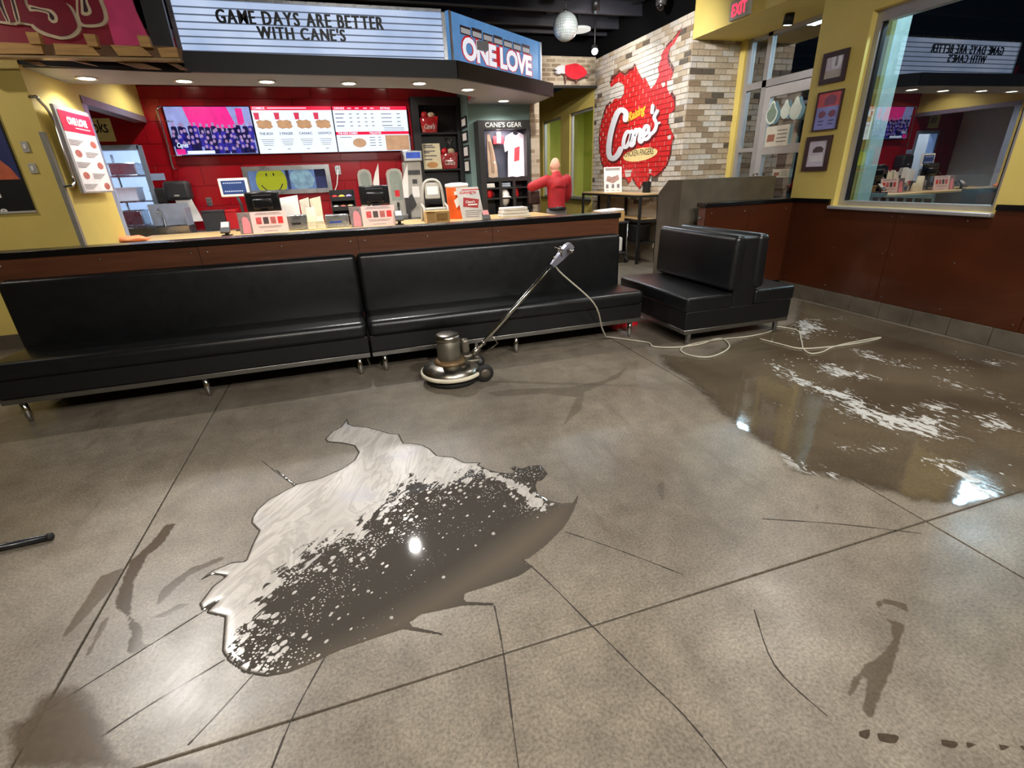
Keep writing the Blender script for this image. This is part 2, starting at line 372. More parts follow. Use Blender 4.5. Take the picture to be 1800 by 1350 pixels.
add('frame', MB().box(XR+.07, XR+.16, .9, .9+fw, WZ0, WZ1).box(XR+.07, XR+.16, 2.5-fw, 2.5, WZ0, WZ1).box(XR+.07, XR+.16, .9+fw, 2.5-fw, WZ1-.1, WZ1).box(XR+.07, XR+.16, .9+fw, 2.5-fw, WZ0, WZ0+.05), m_alu, w3); add('pane', MB().box(XR+.112, XR+.118, .9+fw, 2.5-fw, WZ0+.05, WZ1-.1), m_glass, w3); add('sill', MB().rbox(XR-.05, XR+.1, .88, 2.52, WZ0-.035, WZ0-.001, .008, 2), m_alu, w3)
# ---- vestibule with the glazed door
XD = 6.0
ve = MB().box(XR+.22, XD+.1, 4.75, 4.95, 0, 3.22).box(XD, XD+.1, 4.95, 5.02, 0, 3.22).box(XR+.22, XD+.1, 4.95, 7.18, 3.22, 3.35)
add('wall_vestibule', ve, m_yel, kind='structure')
add('trim_1', MB().box(XD-.05, XD+.08, 7.06, 7.18, 0, 3.22), m_yel, kind='structure')
d1 = thing('door_1', (XD+.03, 6.0, 0), None, None); setp(d1, kind='structure')
dz = 2.55
def dbox(y0, y1, z0, z1, t=.04): return MB().box(XD+.03-t, XD+.03+t, y0, y1, z0, z1)
for y0, y1 in ((6.98, 7.06), (6.60, 6.68), (5.42, 5.50), (5.02, 5.08)): add('mullion', dbox(y0, y1, 0, 3.22), m_alu, d1)
add('header', dbox(5.08, 7.0, 3.175, 3.22), m_alu, d1); add('transom_bar', dbox(5.08, 6.98, dz, dz+.09), m_alu, d1)
add('sidelight_rail', dbox(6.68, 6.98, 1.71, 1.77), m_alu, d1)
lf = add('door_leaf', MB().box(XD+.0, XD+.06, 6.49, 6.60, .02, dz-.01).box(XD+.0, XD+.06, 5.50, 5.61, .02, dz-.01).box(XD, XD+.06, 5.61, 6.49, dz-.14, dz-.01).box(XD, XD+.06, 5.61, 6.49, .02, .25).box(XD, XD+.06, 5.61, 6.49, 1.66, 1.78), M('door_aluminium', (186, 183, 184), .4, .4, var=.04), d1)
add('door_handle', MB().tube([(XD, 6.52, 1.1), (XD-.07, 6.52, 1.1), (XD-.07, 6.52, 1.4), (XD, 6.52, 1.4)], .014), m_chrome, lf)
for y0, y1, z0, z1 in ((6.68, 6.98, .1, 1.71), (6.68, 6.98, 1.77, dz), (5.61, 6.49, 1.78, dz-.14), (5.61, 6.49, .25, 1.66), (6.68, 6.98, dz+.09, 3.175), (5.5, 6.6, dz+.09, 3.175), (5.08, 5.42, .1, dz)):
    add('pane', MB().box(XD+.028, XD+.034, y0, y1, z0, z1), m_glass, d1)
# ---- bricks
BR = [M('brick_pale', (194, 184, 170), .8, var=.12, scale=20, bump=.3), M('brick_tan', (170, 154, 132), .8, var=.14, scale=20, bump=.3), M('brick_brown', (134, 114, 92), .8, var=.16, scale=20, bump=.3),
      M('brick_grey', (182, 176, 168), .8, var=.12, scale=20, bump=.3), M('brick_dark', (88, 78, 68), .8, var=.15, scale=20, bump=.3)]
m_mort = M('mortar', (180, 166, 142), .9, var=.08, scale=30)
RED = [(990,205),(975,235),(940,300),(905,340),(890,400),(897,445),(928,505),(915,560),(893,590),(900,640),(935,700),(940,760),(905,800),(890,850),(912,900),(935,950),(915,1010),(905,1080),(880,1150),(840,1200),(800,1232),(770,1215),(750,1262),(720,1270),(690,1315),(668,1270),(650,1240),(625,1282),(604,1245),(560,1235),(500,1225),(455,1190),(432,1130),(420,1060),(415,980),(422,890),(445,815),(468,750),(500,722),(520,690),(566,690),(590,650),(586,590),(545,570),(500,610),(490,592),(512,548),(562,505),(600,532),(625,500),(650,492),(670,458),(692,520),(716,560),(732,540),(776,625),(802,590),(832,520),(822,470),(850,402),(842,388),(882,330),(922,290),(952,250)]
def mu(p): q = PX(950+p[0]/3.971, p[1]/3.971, XR); return (-q.y, q.z)
RED = [mu(p) for p in RED]
cxm = sum(p[0] for p in RED)/len(RED); czm = sum(p[1] for p in RED)/len(RED)
DRK = [(p[0]+.035*math.copysign(1, p[0]-cxm), p[1]+.035*math.copysign(1, p[1]-czm)+.01) for p in RED]
PLA = [[mu(p) for p in P] for P in ([(690,455),(720,400),(745,345),(790,300),(850,310),(880,325),(845,385),(852,402),(824,470),(834,520),(804,588),(776,622),(733,538),(717,556),(700,500)], [(498,612),(545,575),(584,592),(588,650),(565,686),(522,688),(500,720),(490,680)], [(845,580),(872,568),(880,590),(858,612)], [(890,560),(930,560),(935,620),(905,660),(890,620)], [(905,795),(935,780),(930,830),(900,845)], [(890,950),(918,940),(915,970),(895,975)], [(590,1190),(640,1185),(635,1230),(600,1240)], [(760,1180),(782,1185),(778,1210),(762,1208)])]
def brick_field(parent, fr, a0, a1, b0, b1, paint=None, cap=300, wts=(44, 18, 7, 25, 6)):
    bw, bh, g = .205, .066, .011; cells = []; r = random.Random(3)
    row = 0; b = b0
    while b < b1-.02:
        off = -(row % 2)*(bw+g)/2; a = a0+off
        while a < a1-.01:
            x0, x1 = max(a, a0), min(a+bw, a1)
            if x1-x0 > .02: cells.append((x0, b, x1, min(b+bh, b1)))
            a += bw+g
        b += bh+g; row += 1
    shared = {}; rest = MB(); big = sorted(cells, key=lambda c: (fr.at((c[0]+c[2])/2, (c[1]+c[3])/2)-EYE).length); n = 0
    red, drk, pla = MB(), MB(), MB()
    for c in big:
        k = r.choices(range(5), wts)[0]; w_, h_ = round(c[2]-c[0], 3), round(c[3]-c[1], 3); proud = r.choice((.008, .010, .013))
        if n < cap:
            key = (w_, h_, k, proud)
            if key not in shared:
                mb = MB(); f0 = Fr((0, 0, 0), fr.r, fr.u); f0.rect(mb, 0, 0, w_, h_, 0, proud)
                me = bpy.data.meshes.new('brick'); me.from_pydata(mb.v, [], mb.f); me.materials.append(BR[k]); shared[key] = me
            o = bpy.data.objects.new('brick', shared[key]); C.objects.link(o); o.parent = parent; o.location = fr.at(c[0], c[1])-ORG[parent]; n += 1
        else: fr.rect(rest, c[0], c[1], c[2], c[3], 0, proud, k)
        if paint:
            for poly, mb, e in [(paint[0], red, .0016), (paint[1], drk, .0008)]+[(P, pla, .0022) for P in PLA]:
                q = clip_rect(poly, c[0], c[1], c[2], c[3])
                if q and len(q) > 2: mb.flat([fr.at(x, z, proud+e) for x, z in q])
    if rest.v: add('brick_field', rest, BR, parent, kind='stuff')
    return red, drk, pla
mw_ = add('wall_mural', MB().box(XR, XR+.25, 7.18, 10.25, 0, 3.56).box(XR+.25, XD+.05, 7.18, 7.4, 0, 3.3), m_mort, kind='structure')
fm = FX(XR)
red, drk, pla = brick_field(mw_, fm, -10.25, -7.18, .95, 3.56, (RED, DRK))
m_mred = M('mural_red_paint', (205, 30, 32), .6, var=.12, scale=6); m_mdk = M('mural_shadow_paint', (92, 24, 24), .65, var=.15)
add('mural_plaster_paint', pla, M('mural_plaster', (206, 200, 192), .7, var=.08, scale=8), mw_)
bk = MB(); fm.poly(bk, RED, .0004, .001); add('mural_joint_paint', bk, m_mred, mw_)
add('mural_shadow_paint', drk, m_mdk, mw_); add('mural_red_paint', red, m_mred, mw_)
m_mwh = M('mural_white_paint', (226, 228, 234), .6, var=.05); m_mye = M('mural_yellow_paint', (238, 186, 54), .6, var=.05); m_mcr = M('mural_cream_paint', (240, 214, 150), .6, var=.05)
STR = [([(598,835),(602,790),(575,768),(545,785),(515,860),(492,950),(482,1040),(488,1092),(515,1106),(545,1080),(565,1040)], .30),
       ([(640,928),(612,920),(590,965),(585,1020),(605,1025),(628,985),(643,930)], .21), ([(646,915),(630,985),(640,1018),(658,1000)], .20),
       ([(672,905),(655,1003)], .21), ([(664,950),(690,905),(706,915),(695,975),(706,992),(720,975)], .20),
       ([(728,945),(758,915),(757,882),(737,885),(722,930),(730,970),(755,965),(776,935)], .20), ([(790,738),(784,785)], .2),
       ([(822,775),(800,820),(815,862),(806,905),(778,935),(762,925)], .20), ([(815,868),(838,856)], .12)]
for nm, ofs, mt, d in (('mural_letter_shadow', (6, 12), m_mdk, .0158), ('mural_lettering', (0, 0), m_mwh, .0168)):
    mb = MB()
    for pts, wd in STR: stroke(mb, fm, [(p[0]+ofs[0], p[1]+ofs[1]) for p in pts], wd*125*(1.15 if ofs[0] else 1.0), d, fmap=mu, relief=.0012 if ofs[0] else .003)
    add(nm, mb, mt, mw_)
mb = MB(); c0 = mu((696, 1080)); c1 = mu((822, 1068)); rx_, rz_ = c1[0]-c0[0], .105
fm.poly(mb, [(c0[0]+rx_*math.cos(t*.2618), c0[1]+rz_*math.sin(t*.2618)+.02*math.cos(t*.2618)) for t in range(24)], .014, .0165); add('mural_oval', mb, m_mcr, mw_)
mb = MB(); a_, b_ = mu((590, 1096)); text(mb, fm, 'CHICKEN FINGERS', a_, b_, mu((793, 1085))[0]-a_, .10, .0172, .012); add('mural_small_lettering', mb, m_dark, mw_)
mb = MB(); a_, b_ = mu((616, 872)); text(mb, fm, 'Raising', a_, b_, mu((738, 800))[0]-a_, .19, .0185, .03, shear=.25, warp=lambda a, b: (a, b+(a-a_)*.16)); add('mural_yellow_lettering', mb, m_mye, mw_)
brick_field(mw_, FY(7.18), XR+.001, XD+.0, .95, 3.3, None, 160, (30, 30, 14, 20, 6))
# ---- yellow window wall beyond the mural, brick bulkhead above it
far = MB(); fy0, fy1 = 10.3, 14.0
far.box(XR, XR+.2, 10.25, 10.32, 0, 3.06).box(XR, XR+.2, 10.32, 14.2, 2.76, 3.3).box(XR, XR+.2, 10.32, 14.2, 0, .97).box(XR, XR+.2, 11.5, 12.02, .97, 2.76).box(XR, XR+.2, 13.2, 14.2, .97, 2.76)
add('wall_far_right', far, m_yel, kind='structure')
w2 = thing('window_2', (XR+.05, 11.7, .97), None, None); setp(w2, kind='structure')
m_blk = M('window_black_frame', (26, 26, 28), .4)
for y0, y1 in ((10.32, 11.5), (12.02, 13.2)):
    add('frame', MB().box(XR+.03, XR+.1, y0, y0+.05, .97, 2.76).box(XR+.03, XR+.1, y1-.05, y1, .97, 2.76).box(XR+.03, XR+.1, y0, y1, 2.71, 2.76).box(XR+.03, XR+.1, y0, y1, .97, 1.02), m_alu, w2)
    add('pane', MB().box(XR+.06, XR+.066, y0+.05, y1-.05, 1.02, 2.71), m_glass, w2)
add('sill', MB().box(XR-.06, XR+.04, 10.3, 13.3, .93, .972), m_blk, w2)
# bright green-walled room seen through those windows
add('wall_side_room', MB().box(XR+1.6, XR+1.7, 10.3, 14.2, 0, 3.2).box(XR+.2, XR+1.7, 14.1, 14.2, 0, 3.2).box(XR+.2, XR+1.7, 10.25, 14.2, 3.2, 3.3).box(XR+.26, XR+1.7, 10.2, 10.26, 0, 3.2), M('side_room_green', (176, 178, 70), .6, var=.05), kind='structure')
# far back wall of the hall and bulkhead with brick facing
def brick_tex(name, sc):
    m = bpy.data.materials.new(name); m.use_nodes = True; N = m.node_tree.nodes; L = m.node_tree.links; b = N['Principled BSDF']; b.inputs['Roughness'].default_value = .85
    tc = N.new('ShaderNodeTexCoord'); mp = N.new('ShaderNodeMapping'); mp.inputs['Rotation'].default_value = (math.pi/2, 0, 0); L.new(tc.outputs['Object'], mp.inputs[0])
    t = N.new('ShaderNodeTexBrick'); t.inputs['Color1'].default_value = col((186, 172, 152)); t.inputs['Color2'].default_value = col((132, 112, 88)); t.inputs['Mortar'].default_value = col((180, 168, 146))
    t.inputs['Scale'].default_value = sc; t.inputs['Mortar Size'].default_value = .012; t.inputs['Brick Width'].default_value = .21; t.inputs['Row Height'].default_value = .077
    L.new(mp.outputs[0], t.inputs[0]); L.new(t.outputs[0], b.inputs['Base Color']); return m
m_btex = brick_tex('far_brick', 1.0)
add('wall_bulkhead', MB().box(3.2, XR-.002, 10.26, 10.5, 3.1, 3.6).box(3.2, XR-.002, 10.3, 10.5, 3.6, 4.45, 1), [m_btex, m_deck], kind='structure')
add('trim_2', MB().box(3.0, XR-.002, 10.15, 10.26, 3.06, 3.1), m_black, kind='structure')
add('wall_far_back', MB().box(-6.6, 5.3, 14.2, 14.4, 0, 4.45), m_yel, kind='structure')
YG = 8.80      # teal wall with the merchandise cabinet
XT = 2.09
add('wall_teal', MB().box(XT, 3.16, YG, YG+.15, 0, ZS+.1), m_teal, kind='structure')
add('wall_teal_return', MB().box(XT, XT+.1, YG+.15, YK+.15, 0, 3.05).box(XT, XT+.1, 8.0, YG+.15, ZS+.1, 3.05), m_teal, kind='structure')
fa = FX(XT)
add('wall_brick_column', MB().box(3.16, 3.32, YG-.05, YG+.2, 0, 3.06), m_btex, kind='structure')
add('wall_above_mural', MB().box(XR+.1, XR+.2, 7.18, 14.2, 3.561, 4.45).box(XR+.2, 6.3, 7.2, 7.3, 3.3, 4.45), m_deck, kind='structure')
# ---- red tiled kitchen wall with doorway
KX0, KX1 = XL-1.6, XT
DX0, DX1, DZ1 = -3.55, -2.92+.04, 2.10
wb = add('wall_back', MB().box(KX0, DX0, YK, YK+.15, 0, 3.0).box(DX1, KX1, YK, YK+.15, 0, 3.0).box(DX0, DX1, YK, YK+.15, DZ1, 3.0), M('red_grout', (120, 12, 22), .6), kind='structure')
m_rt = [M('red_tile_a', (158, 15, 28), .16, var=.06, scale=2), M('red_tile_b', (148, 13, 26), .2, var=.06, scale=2)]
tw, th = .61, .305
PWX0, PWX1, PWZ0, PWZ1 = -1.02, .22, 1.18, 1.62       # pass-through window hole is only a frame on the wall
for j in range(10):
    z0 = .02+j*th
    for i in range(12):
        x0 = KX0+.02+i*tw-(j % 2)*tw/2; x1 = x0+tw-.005; z1 = min(z0+th-.005, 2.915)
        x0_, x1_ = max(x0, KX0+.02), min(x1, KX1-.01)
        if x1_ > DX0-.02 and x0_ < DX1+.02 and z0 < DZ1:
            if x0_ < DX0-.05 and z0 < DZ1: x1_ = min(x1_, DX0-.03)
            elif x1_ > DX1+.05: x0_ = max(x0_, DX1+.03)
            else: continue
        if x1_-x0_ > .04 and z1 > z0+.02: add('tile', MB().rbox(x0_, x1_, YK-.012, YK-.001, z0, z1, .002, 1), random.choice(m_rt), wb)
# ---- left yellow wall, return with pass-through opening
wl = MB().box(-6.6, XL, 6.36, 6.5, 0, 4.45).box(XL-.14, XL, 6.5, 7.45, 0, 3.2).box(XL-.14, XL, 7.45, YK-.013, 2.47, 3.2)
add('wall_left', wl, m_yel, kind='structure')
add('wall_left_side', MB().box(-6.75, -6.6, -4.2, 6.5, 0, 4.45), m_yel, kind='structure')
add('wall_rear', MB().box(-6.75, 5.3, -4.35, -4.2, 0, 4.45), m_yel, kind='structure')
add('baseboard_left', MB().box(-6.6, XL, 6.34, 6.36, 0, .15), m_tile, kind='structure')
add('trim_3', MB().box(XL-.035, XL+.006, 6.352, 6.36, .9, 2.06).box(XL, XL+.006, 6.36, 6.40, .9, 2.06), M('corner_guard', (150, 148, 140), .45, .4), kind='structure')
hd = MB().box(XL-.15, XL+.012, 7.45, YK-.02, 2.44, 2.47).box(XL+.001, XL+.012, 7.45, YK-.02, 2.47, 2.52); add('trim_4', hd, M('header_steel', (150, 148, 160), .35, .6), kind='structure')
add('trim_5', MB().box(XL-.15, XL+.004, 7.45, 7.56, .9, 2.44), M('jamb_steel', (178, 196, 222), .3, .5), kind='structure')
add('wall_kitchen_left', MB().box(KX0-.1, KX0, 6.5, YK+3, 0, 3.2), m_white, kind='structure')
# ---- service soffit (a bulkhead over the counter) and the kitchen ceiling behind it
so = MB(); poly = [(XL, 6.43), (-1.31, 6.50), (1.465, 6.60), (3.23, 7.96), (3.23, YG-.002), (2.11, YG-.002), (2.07, 8.08), (1.31, 7.40), (.85, 7.345), (XL, 7.26)]
so.prism([(x, y, ZS) for x, y in poly], (0, 0, .06)); add('ceiling_service', so, m_soffit, kind='structure')
add('ceiling_kitchen', MB().box(KX0, XT, 7.36, YK+.15, 3.05, 3.15), m_soffit, kind='structure')
bk = MB()
for (x0, y0), (x1, y1) in (((XL, 7.24), (.85, 7.325)), ((.85, 7.325), (1.31, 7.38)), ((1.31, 7.38), (2.07, 8.06)), ((2.07, 8.06), (2.11, YG-.01))): bk.prism([(x0, y0, ZS+.06), (x1, y1, ZS+.06), (x1, y1, 3.05), (x0, y0, 3.05)], (0.0, -.02, 0))
add('wall_bulkhead_back', bk, m_red, kind='structure')
fa_ = MB(); FH = .178
for (x0, y0), (x1, y1) in (((-1.36, 6.49), (1.465, 6.59)), ((1.465, 6.59), (3.23, 7.95))):
    p, q = Vector((x0, y0, ZS-.005)), Vector((x1, y1, ZS-.005)); n = Vector((q.y-p.y, -(q.x-p.x), 0)).normalized()*.025
    fa_.prism([p+n, q+n, q+n+Vector((0, 0, FH)), p+n+Vector((0, 0, FH))], -n*2)
arc = [(-2.76+1.45*t/14, 6.36+.12*math.sin(t/14*math.pi/2), ZS+.02-.03*math.sin(t/14*math.pi/2)) for t in range(15)]
for a, b in zip(arc[:-1], arc[1:]): fa_.prism([a, b, (b[0], b[1], 2.72), (a[0], a[1], 2.72)], (0, .03, 0))
fa_.prism([(-2.6, 6.45, 2.70), (-1.31, 6.52, 2.70), (1.465, 6.62, 2.70), (3.2, 7.96, 2.70), (3.2, YG-.01, 2.70), (2.15, YG-.01, 2.70), (2.1, 8.05, 2.70), (1.31, 7.36, 2.70), (-2.6, 7.2, 2.70)], (0, 0, .02))
add('trim_6', fa_, M('charcoal_fascia', (15, 15, 18), .55, var=.08, scale=3), kind='structure')
# kitchen beyond the doorway
kb = MB().box(KX0, -1.9, YK+2.4, YK+2.5, 0, 3.2).box(-1.95, -1.85, YK+.15, YK+2.5, 0, 3.2).box(KX0, -1.9, YK+.15, YK+2.5, 3.0, 3.1); add('wall_kitchen_back', kb, M('kitchen_white', (200, 214, 232), .4, var=.04), kind='structure')
df = MB().box(DX0-.04, DX0+.02, YK-.03, YK+.15, 0, DZ1+.04).box(DX1-.02, DX1+.05, YK-.03, YK+.15, 0, DZ1+.04).box(DX0, DX1, YK-.03, YK+.15, DZ1-.02, DZ1+.05)
d2 = add('door_2', df, M('jamb_steel', (178, 196, 222), .3, .5), kind='structure')
# ---- half walls
HW0, HW1 = -2.56, 2.585
hw = add('wall_half', MB().box(HW0, HW1, 4.62, 4.78, 0, 1.075), m_vinylb, kind='structure')
pj_ = [HW0, -1.20, .036, 1.26, HW1]
for a, b in zip(pj_[:-1], pj_[1:]):
    pn = add('panel', MB().box(a+.002, b-.002, 4.604, 4.6195, .12, 1.074), m_wood, hw)
    s = MB()
    for x in (a+.06, (a+b)/2, b-.06): s.lathe((x, 4.604, 1.03), [(.008, 0), (.007, .004), (.002, .005)], 8, axis=(0, -1, 0))
    add('screw', s, m_screw, pn)
add('panel', MB().box(HW1, HW1+.012, 4.61, 4.79, .02, 1.074), m_wood, hw)
add('cap', MB().rbox(HW0-.02, HW1+.025, 4.59, 4.81, 1.0755, 1.125, .006, 2), m_blackg, hw)
hx = 3.86
h2 = add('wall_half_short', MB().box(hx+.015, XR-.015, 4.905, 5.02, 0, 1.095), m_vinylb, kind='structure')
for a, b in ((hx+.002, 4.46), (4.464, XR-.016)): add('panel', MB().box(a, b, 4.89, 4.904, .168, 1.094), m_wood2, h2)
add('end_panel', MB().box(hx, hx+.0145, 4.905, 5.02, .05, 1.094), M('pinkish_wood_end', (120, 78, 66), .45, var=.1), h2)
add('knob', MB().lathe((hx, 4.96, .98), [(.012, 0), (.012, .01), (.022, .014), (.02, .03), (.006, .036)], 12, axis=(-1, 0, 0)), m_chrome, h2)
s = MB()
for x in (hx+.08, 4.4, 4.52, 5.0): s.lathe((x, 4.89, 1.03), [(.007, 0), (.006, .004)], 8, axis=(0, -1, 0))
add('screw', s, m_screw, h2)
add('cap', MB().rbox(hx-.02, XR-.032, 4.875, 5.04, 1.0955, 1.14, .005, 2), m_blackg, h2)
m_conc = M('dark_concrete', (96, 86, 70), .6, var=.2, scale=5)
cw = MB(); prof = [(5.2, 0), (5.66, 0), (5.66, 1.24), (5.47, 1.39), (5.2, 1.39)]
cw.prism([(3.73, y, z) for y, z in prof], (XR-3.75, 0, 0))
add('wall_low_concrete', cw, m_conc, kind='structure')
# ================================================================ SEATING
def bench(x0, x1, label):
    t = thing('bench', ((x0+x1)/2, 4.3, 0), label, 'bench', 'black vinyl benches along the half wall')
    mb = MB(); mb.rbox(x0, x1, 3.985, 4.56, .325, .462, .05, 5, puff=True)
    mb.v = [(x, y, z-(.028*max(0, (y-4.1)/.46) if z > .4 else 0)) for x, y, z in mb.v]; add('seat', mb, m_vinyl, t)
    mb = MB(); mb.rbox(x0, x1, 4.475, 4.602, .40, .935, .04, 5, puff=True)
    mb.v = [(x, y+(z-.4)*.02, z) for x, y, z in mb.v]; add('backrest', mb, m_vinyl, t)
    add('base', MB().rbox(x0+.004, x1-.004, 4.02, 4.60, .195, .335, .006, 2), m_vinylb, t)
    add('rail', MB().rbox(x0+.004, x1-.004, 4.012, 4.05, .155, .194, .003, 1).box(x0+.01, x1-.01, 4.5, 4.54, .16, .194), M('brushed_rail', (150, 150, 148), .35, 1, var=.08), t)
    for x in (x0+.1, (x0+x1)/2, x1-.1):
        for y in (4.06, 4.5): add('leg', MB().lathe((x, y, 0), [(.014, 0), (.016, .03), (.021, .04), (.023, .156)], 14), m_chrome, t)
bench(-2.52, -.004, 'long black vinyl bench, left of the two, running out of the left edge')
bench(.004, 2.56, 'long black vinyl bench behind the floor machine, right of the two')
# double-sided booth
t = thing('booth_seat', (3.33, 4.15, 0), 'short double-sided black vinyl booth seat on square metal legs near the mural', 'booth seat')
by0, by1 = 3.56, 4.74
add('seat', MB().rbox(2.72, 3.22, by0, by1, .32, .455, .025, 4, puff=True), m_vinyl, t); add('seat', MB().rbox(3.46, 3.92, by0, by1, .32, .455, .025, 4, puff=True), m_vinyl, t)
for sgn, xa in ((-1, 3.16), (1, 3.40)):
    mb = MB(); mb.rbox(xa, xa+.125, by0-.01, by1, .47, .955, .045, 5, puff=True)
    mb.v = [(x+sgn*(.955-z)*.03, y, z) for x, y, z in mb.v]; add('backrest', mb, m_vinyl, t)
add('centre_panel', MB().rbox(3.22, 3.46, by0+.012, by1-.01, .3, .93, .012, 2), m_vinylb, t)
add('base', MB().rbox(2.735, 3.905, by0+.01, by1-.01, .155, .322, .006, 2), m_vinylb, t)
add('rail', MB().rbox(2.735, 3.905, by0+.012, by0+.045, .115, .154, .003, 1).rbox(2.735, 2.77, by0+.05, by1-.02, .115, .154, .003, 1), M('brushed_rail', (150, 150, 148), .35, 1), t)
for x in (2.81, 3.80):
    for y in (by0+.05, by1-.06): add('leg', MB().rbox(x-.018, x+.018, y-.018, y+.018, 0, .115, .004, 1), m_steel, t)
# ================================================================ FLOOR MACHINE
BX, BY = .60, 3.64
t = thing('floor_machine', (BX, BY, 0), 'worn chrome rotary floor scrubbing machine standing in front of the bench', 'floor machine')
m_worn = M('worn_chrome', (150, 144, 134), .3, 1, var=.2, scale=12, rvar=.15); m_motor = M('weathered_motor', (128, 122, 110), .42, .8, var=.25, scale=14, bump=.15)
m_rub = M('black_rubber', (22, 20, 19), .7, var=.2)
add('brush_pad', MB().lathe((BX, BY, 0), [(.20, .0), (.215, .012), (.215, .035), (.20, .045)], 40), m_rub, t)
hs = add('housing', MB().lathe((BX, BY, 0), [(.19, .045), (.232, .06), (.24, .075), (.236, .10), (.215, .13), (.17, .15), (.12, .158), (.105, .162)], 48), m_worn, t)
add('bumper', MB().lathe((BX, BY, 0), [(.234, .062), (.248, .066), (.251, .08), (.247, .094), (.236, .096)], 48), M('cream_bumper', (214, 206, 184), .6, var=.1), t)
add('motor_collar', MB().lathe((BX-.01, BY, 0), [(.125, .155), (.128, .165), (.112, .178), (.1, .185)], 32), M('rusty_ring', (120, 96, 66), .55, .5, var=.3, scale=20), t)
mo = add('motor', MB().lathe((BX-.01, BY, 0), [(.09, .18), (.094, .19), (.094, .335), (.09, .34)], 32), m_motor, t)
add('motor_cap', MB().lathe((BX-.01, BY, 0), [(.094, .338), (.1, .342), (.101, .36), (.097, .38), (.08, .39), (.03, .394)], 32), m_worn, mo)
add('capacitor', MB().rbox(BX+.088, BX+.15, BY-.05, BY+.02, .22, .335, .022, 4), m_motor, t)
add('yoke', MB().tube([(BX+.10, BY-.02, .19), (BX+.15, BY-.01, .18), (BX+.2, BY, .2)], .016).tube([(BX+.10, BY+.06, .16), (BX+.17, BY+.04, .16), (BX+.22, BY, .2)], .014).rbox(BX+.1, BX+.24, BY-.05, BY+.05, .13, .16, .01, 2), m_motor, t)
h0, h1 = Vector((BX+.16, BY, .17)), Vector((1.50, BY+.03, .845)); hd_ = (h1-h0).normalized()
add('handle_tube', MB().tube([h0, h0+(h1-h0)*.5, h1], .0165, 12), M('handle_chrome', (190, 188, 182), .18, 1), t)
add('clamp', MB().tube([h0+hd_*.02, h0+hd_*.10], .024, 10).tube([h0+hd_*.14, h0+hd_*.17], .022, 10), m_worn, t)
hk = h0+hd_*.24; add('cord_hook', MB().tube([hk, hk+Vector((.03, -.02, -.03)), hk+Vector((.05, -.025, -.07)), hk+Vector((.01, -.02, -.10)), hk+Vector((-.03, -.01, -.12))], .006, 6), m_worn, t)
e = Vector((0, 1, 0)); nn = hd_.cross(e).normalized(); sg = h1-hd_*.02
gb = MB()
def sect(c, a, b): return [c-e*a-nn*b, c+e*a-nn*b, c+e*a*.9+nn*b, c-e*a*.9+nn*b]
S_ = [sect(sg, .018, .018), sect(sg+hd_*.10, .030, .028), sect(sg+hd_*.19, .036, .034), sect(sg+hd_*.225, .030, .024)]
vs = sum(S_, []); gb._add(vs, [(0, 1, 2, 3)[::-1], (12, 13, 14, 15)]+[(i*4+k, i*4+(k+1) % 4, i*4+4+(k+1) % 4, i*4+4+k) for i in range(3) for k in range(4)])
gp = add('switch_housing', gb, M('grey_switch_box', (146, 148, 164), .3, .7, var=.1), t)
g0 = sg+hd_*.17; add('grip', MB().tube([g0-e*.10, g0+e*.10], .014, 10).tube([g0-e*.115, g0-e*.09], .017, 10).tube([g0+e*.09, g0+e*.115], .017, 10), m_worn, gp)
tr_ = sg+hd_*.13-nn*(-.05); add('trigger', MB().tube([tr_-e*.08, tr_+e*.08], .007, 8).tube([tr_-e*.03, sg+hd_*.1-e*.03], .006, 6).tube([tr_+e*.03, sg+hd_*.1+e*.03], .006, 6), m_worn, gp)
m_hub = M('dirty_hub', (96, 88, 78), .5, .5, var=.2)
for wy in (BY-.15, BY+.13):
    wc = Vector((BX+.235, wy, .072)); wl_ = add('wheel', MB().lathe(wc+Vector((0, -.018, 0)), [(.03, 0), (.05, .0), (.066, .005), (.071, .014), (.071, .022), (.066, .031), (.05, .036), (.03, .036)], 28, axis=(0, 1, 0)), m_rub, t)
    add('hub', MB().lathe(wc+Vector((0, -.024, 0)), [(.012, 0), (.02, .003), (.04, .006), (.042, .042), (.02, .046)], 20, axis=(0, 1, 0)), m_hub, wl_)
add('axle', MB().tube([(BX+.235, BY-.17, .072), (BX+.235, BY+.15, .072)], .009, 8), m_worn, t)
add('wheel_bracket', MB().obox((BX+.225, BY+.09, .16), (.012, 0, .0), (0, .003, 0), (.012, 0, .09)).obox((BX+.225, BY-.105, .12), (.012, 0, 0), (0, .003, 0), (-.01, 0, .06)), m_steel, t)
cb0 = sg+hd_*.06-nn*-.035
fl_ = [(2.297, 4.06), (2.40, 3.93), (2.51, 3.79), (2.49, 3.68), (2.60, 3.60), (2.75, 3.56), (2.95, 3.57), (3.12, 3.63), (3.20, 3.60), (3.12, 3.42), (2.95, 3.30), (2.75, 3.25), (2.64, 3.36), (2.66, 3.50), (2.78, 3.575), (3.0, 3.61), (3.22, 3.60), (3.5, 3.57), (3.78, 3.62), (3.92, 3.72)]
fl_ += [tuple(PZ(u, v)[:2]) for u, v in ((1400, 582), (1408, 600), (1412, 615), (1425, 623), (1446, 620), (1460, 613), (1490, 605), (1544, 595), (1540, 598), (1500, 606), (1450, 612), (1405, 614), (1370, 606), (1335, 597))]
air = [cb0, cb0+Vector((.06, .06, -.12)), Vector((1.93, 3.80, .45)), Vector((2.10, 3.95, .16)), Vector((2.2, 4.05, .03))]
q = [Vector(p) for p in crom([tuple(p) for p in air], 6)]+[Vector((p[0], p[1], .008)) for p in crom(fl_, 5)]
add('power_cord', MB().tube(q, .0072, 7), M('grey_cord', (176, 170, 152), .5, var=.08), t)
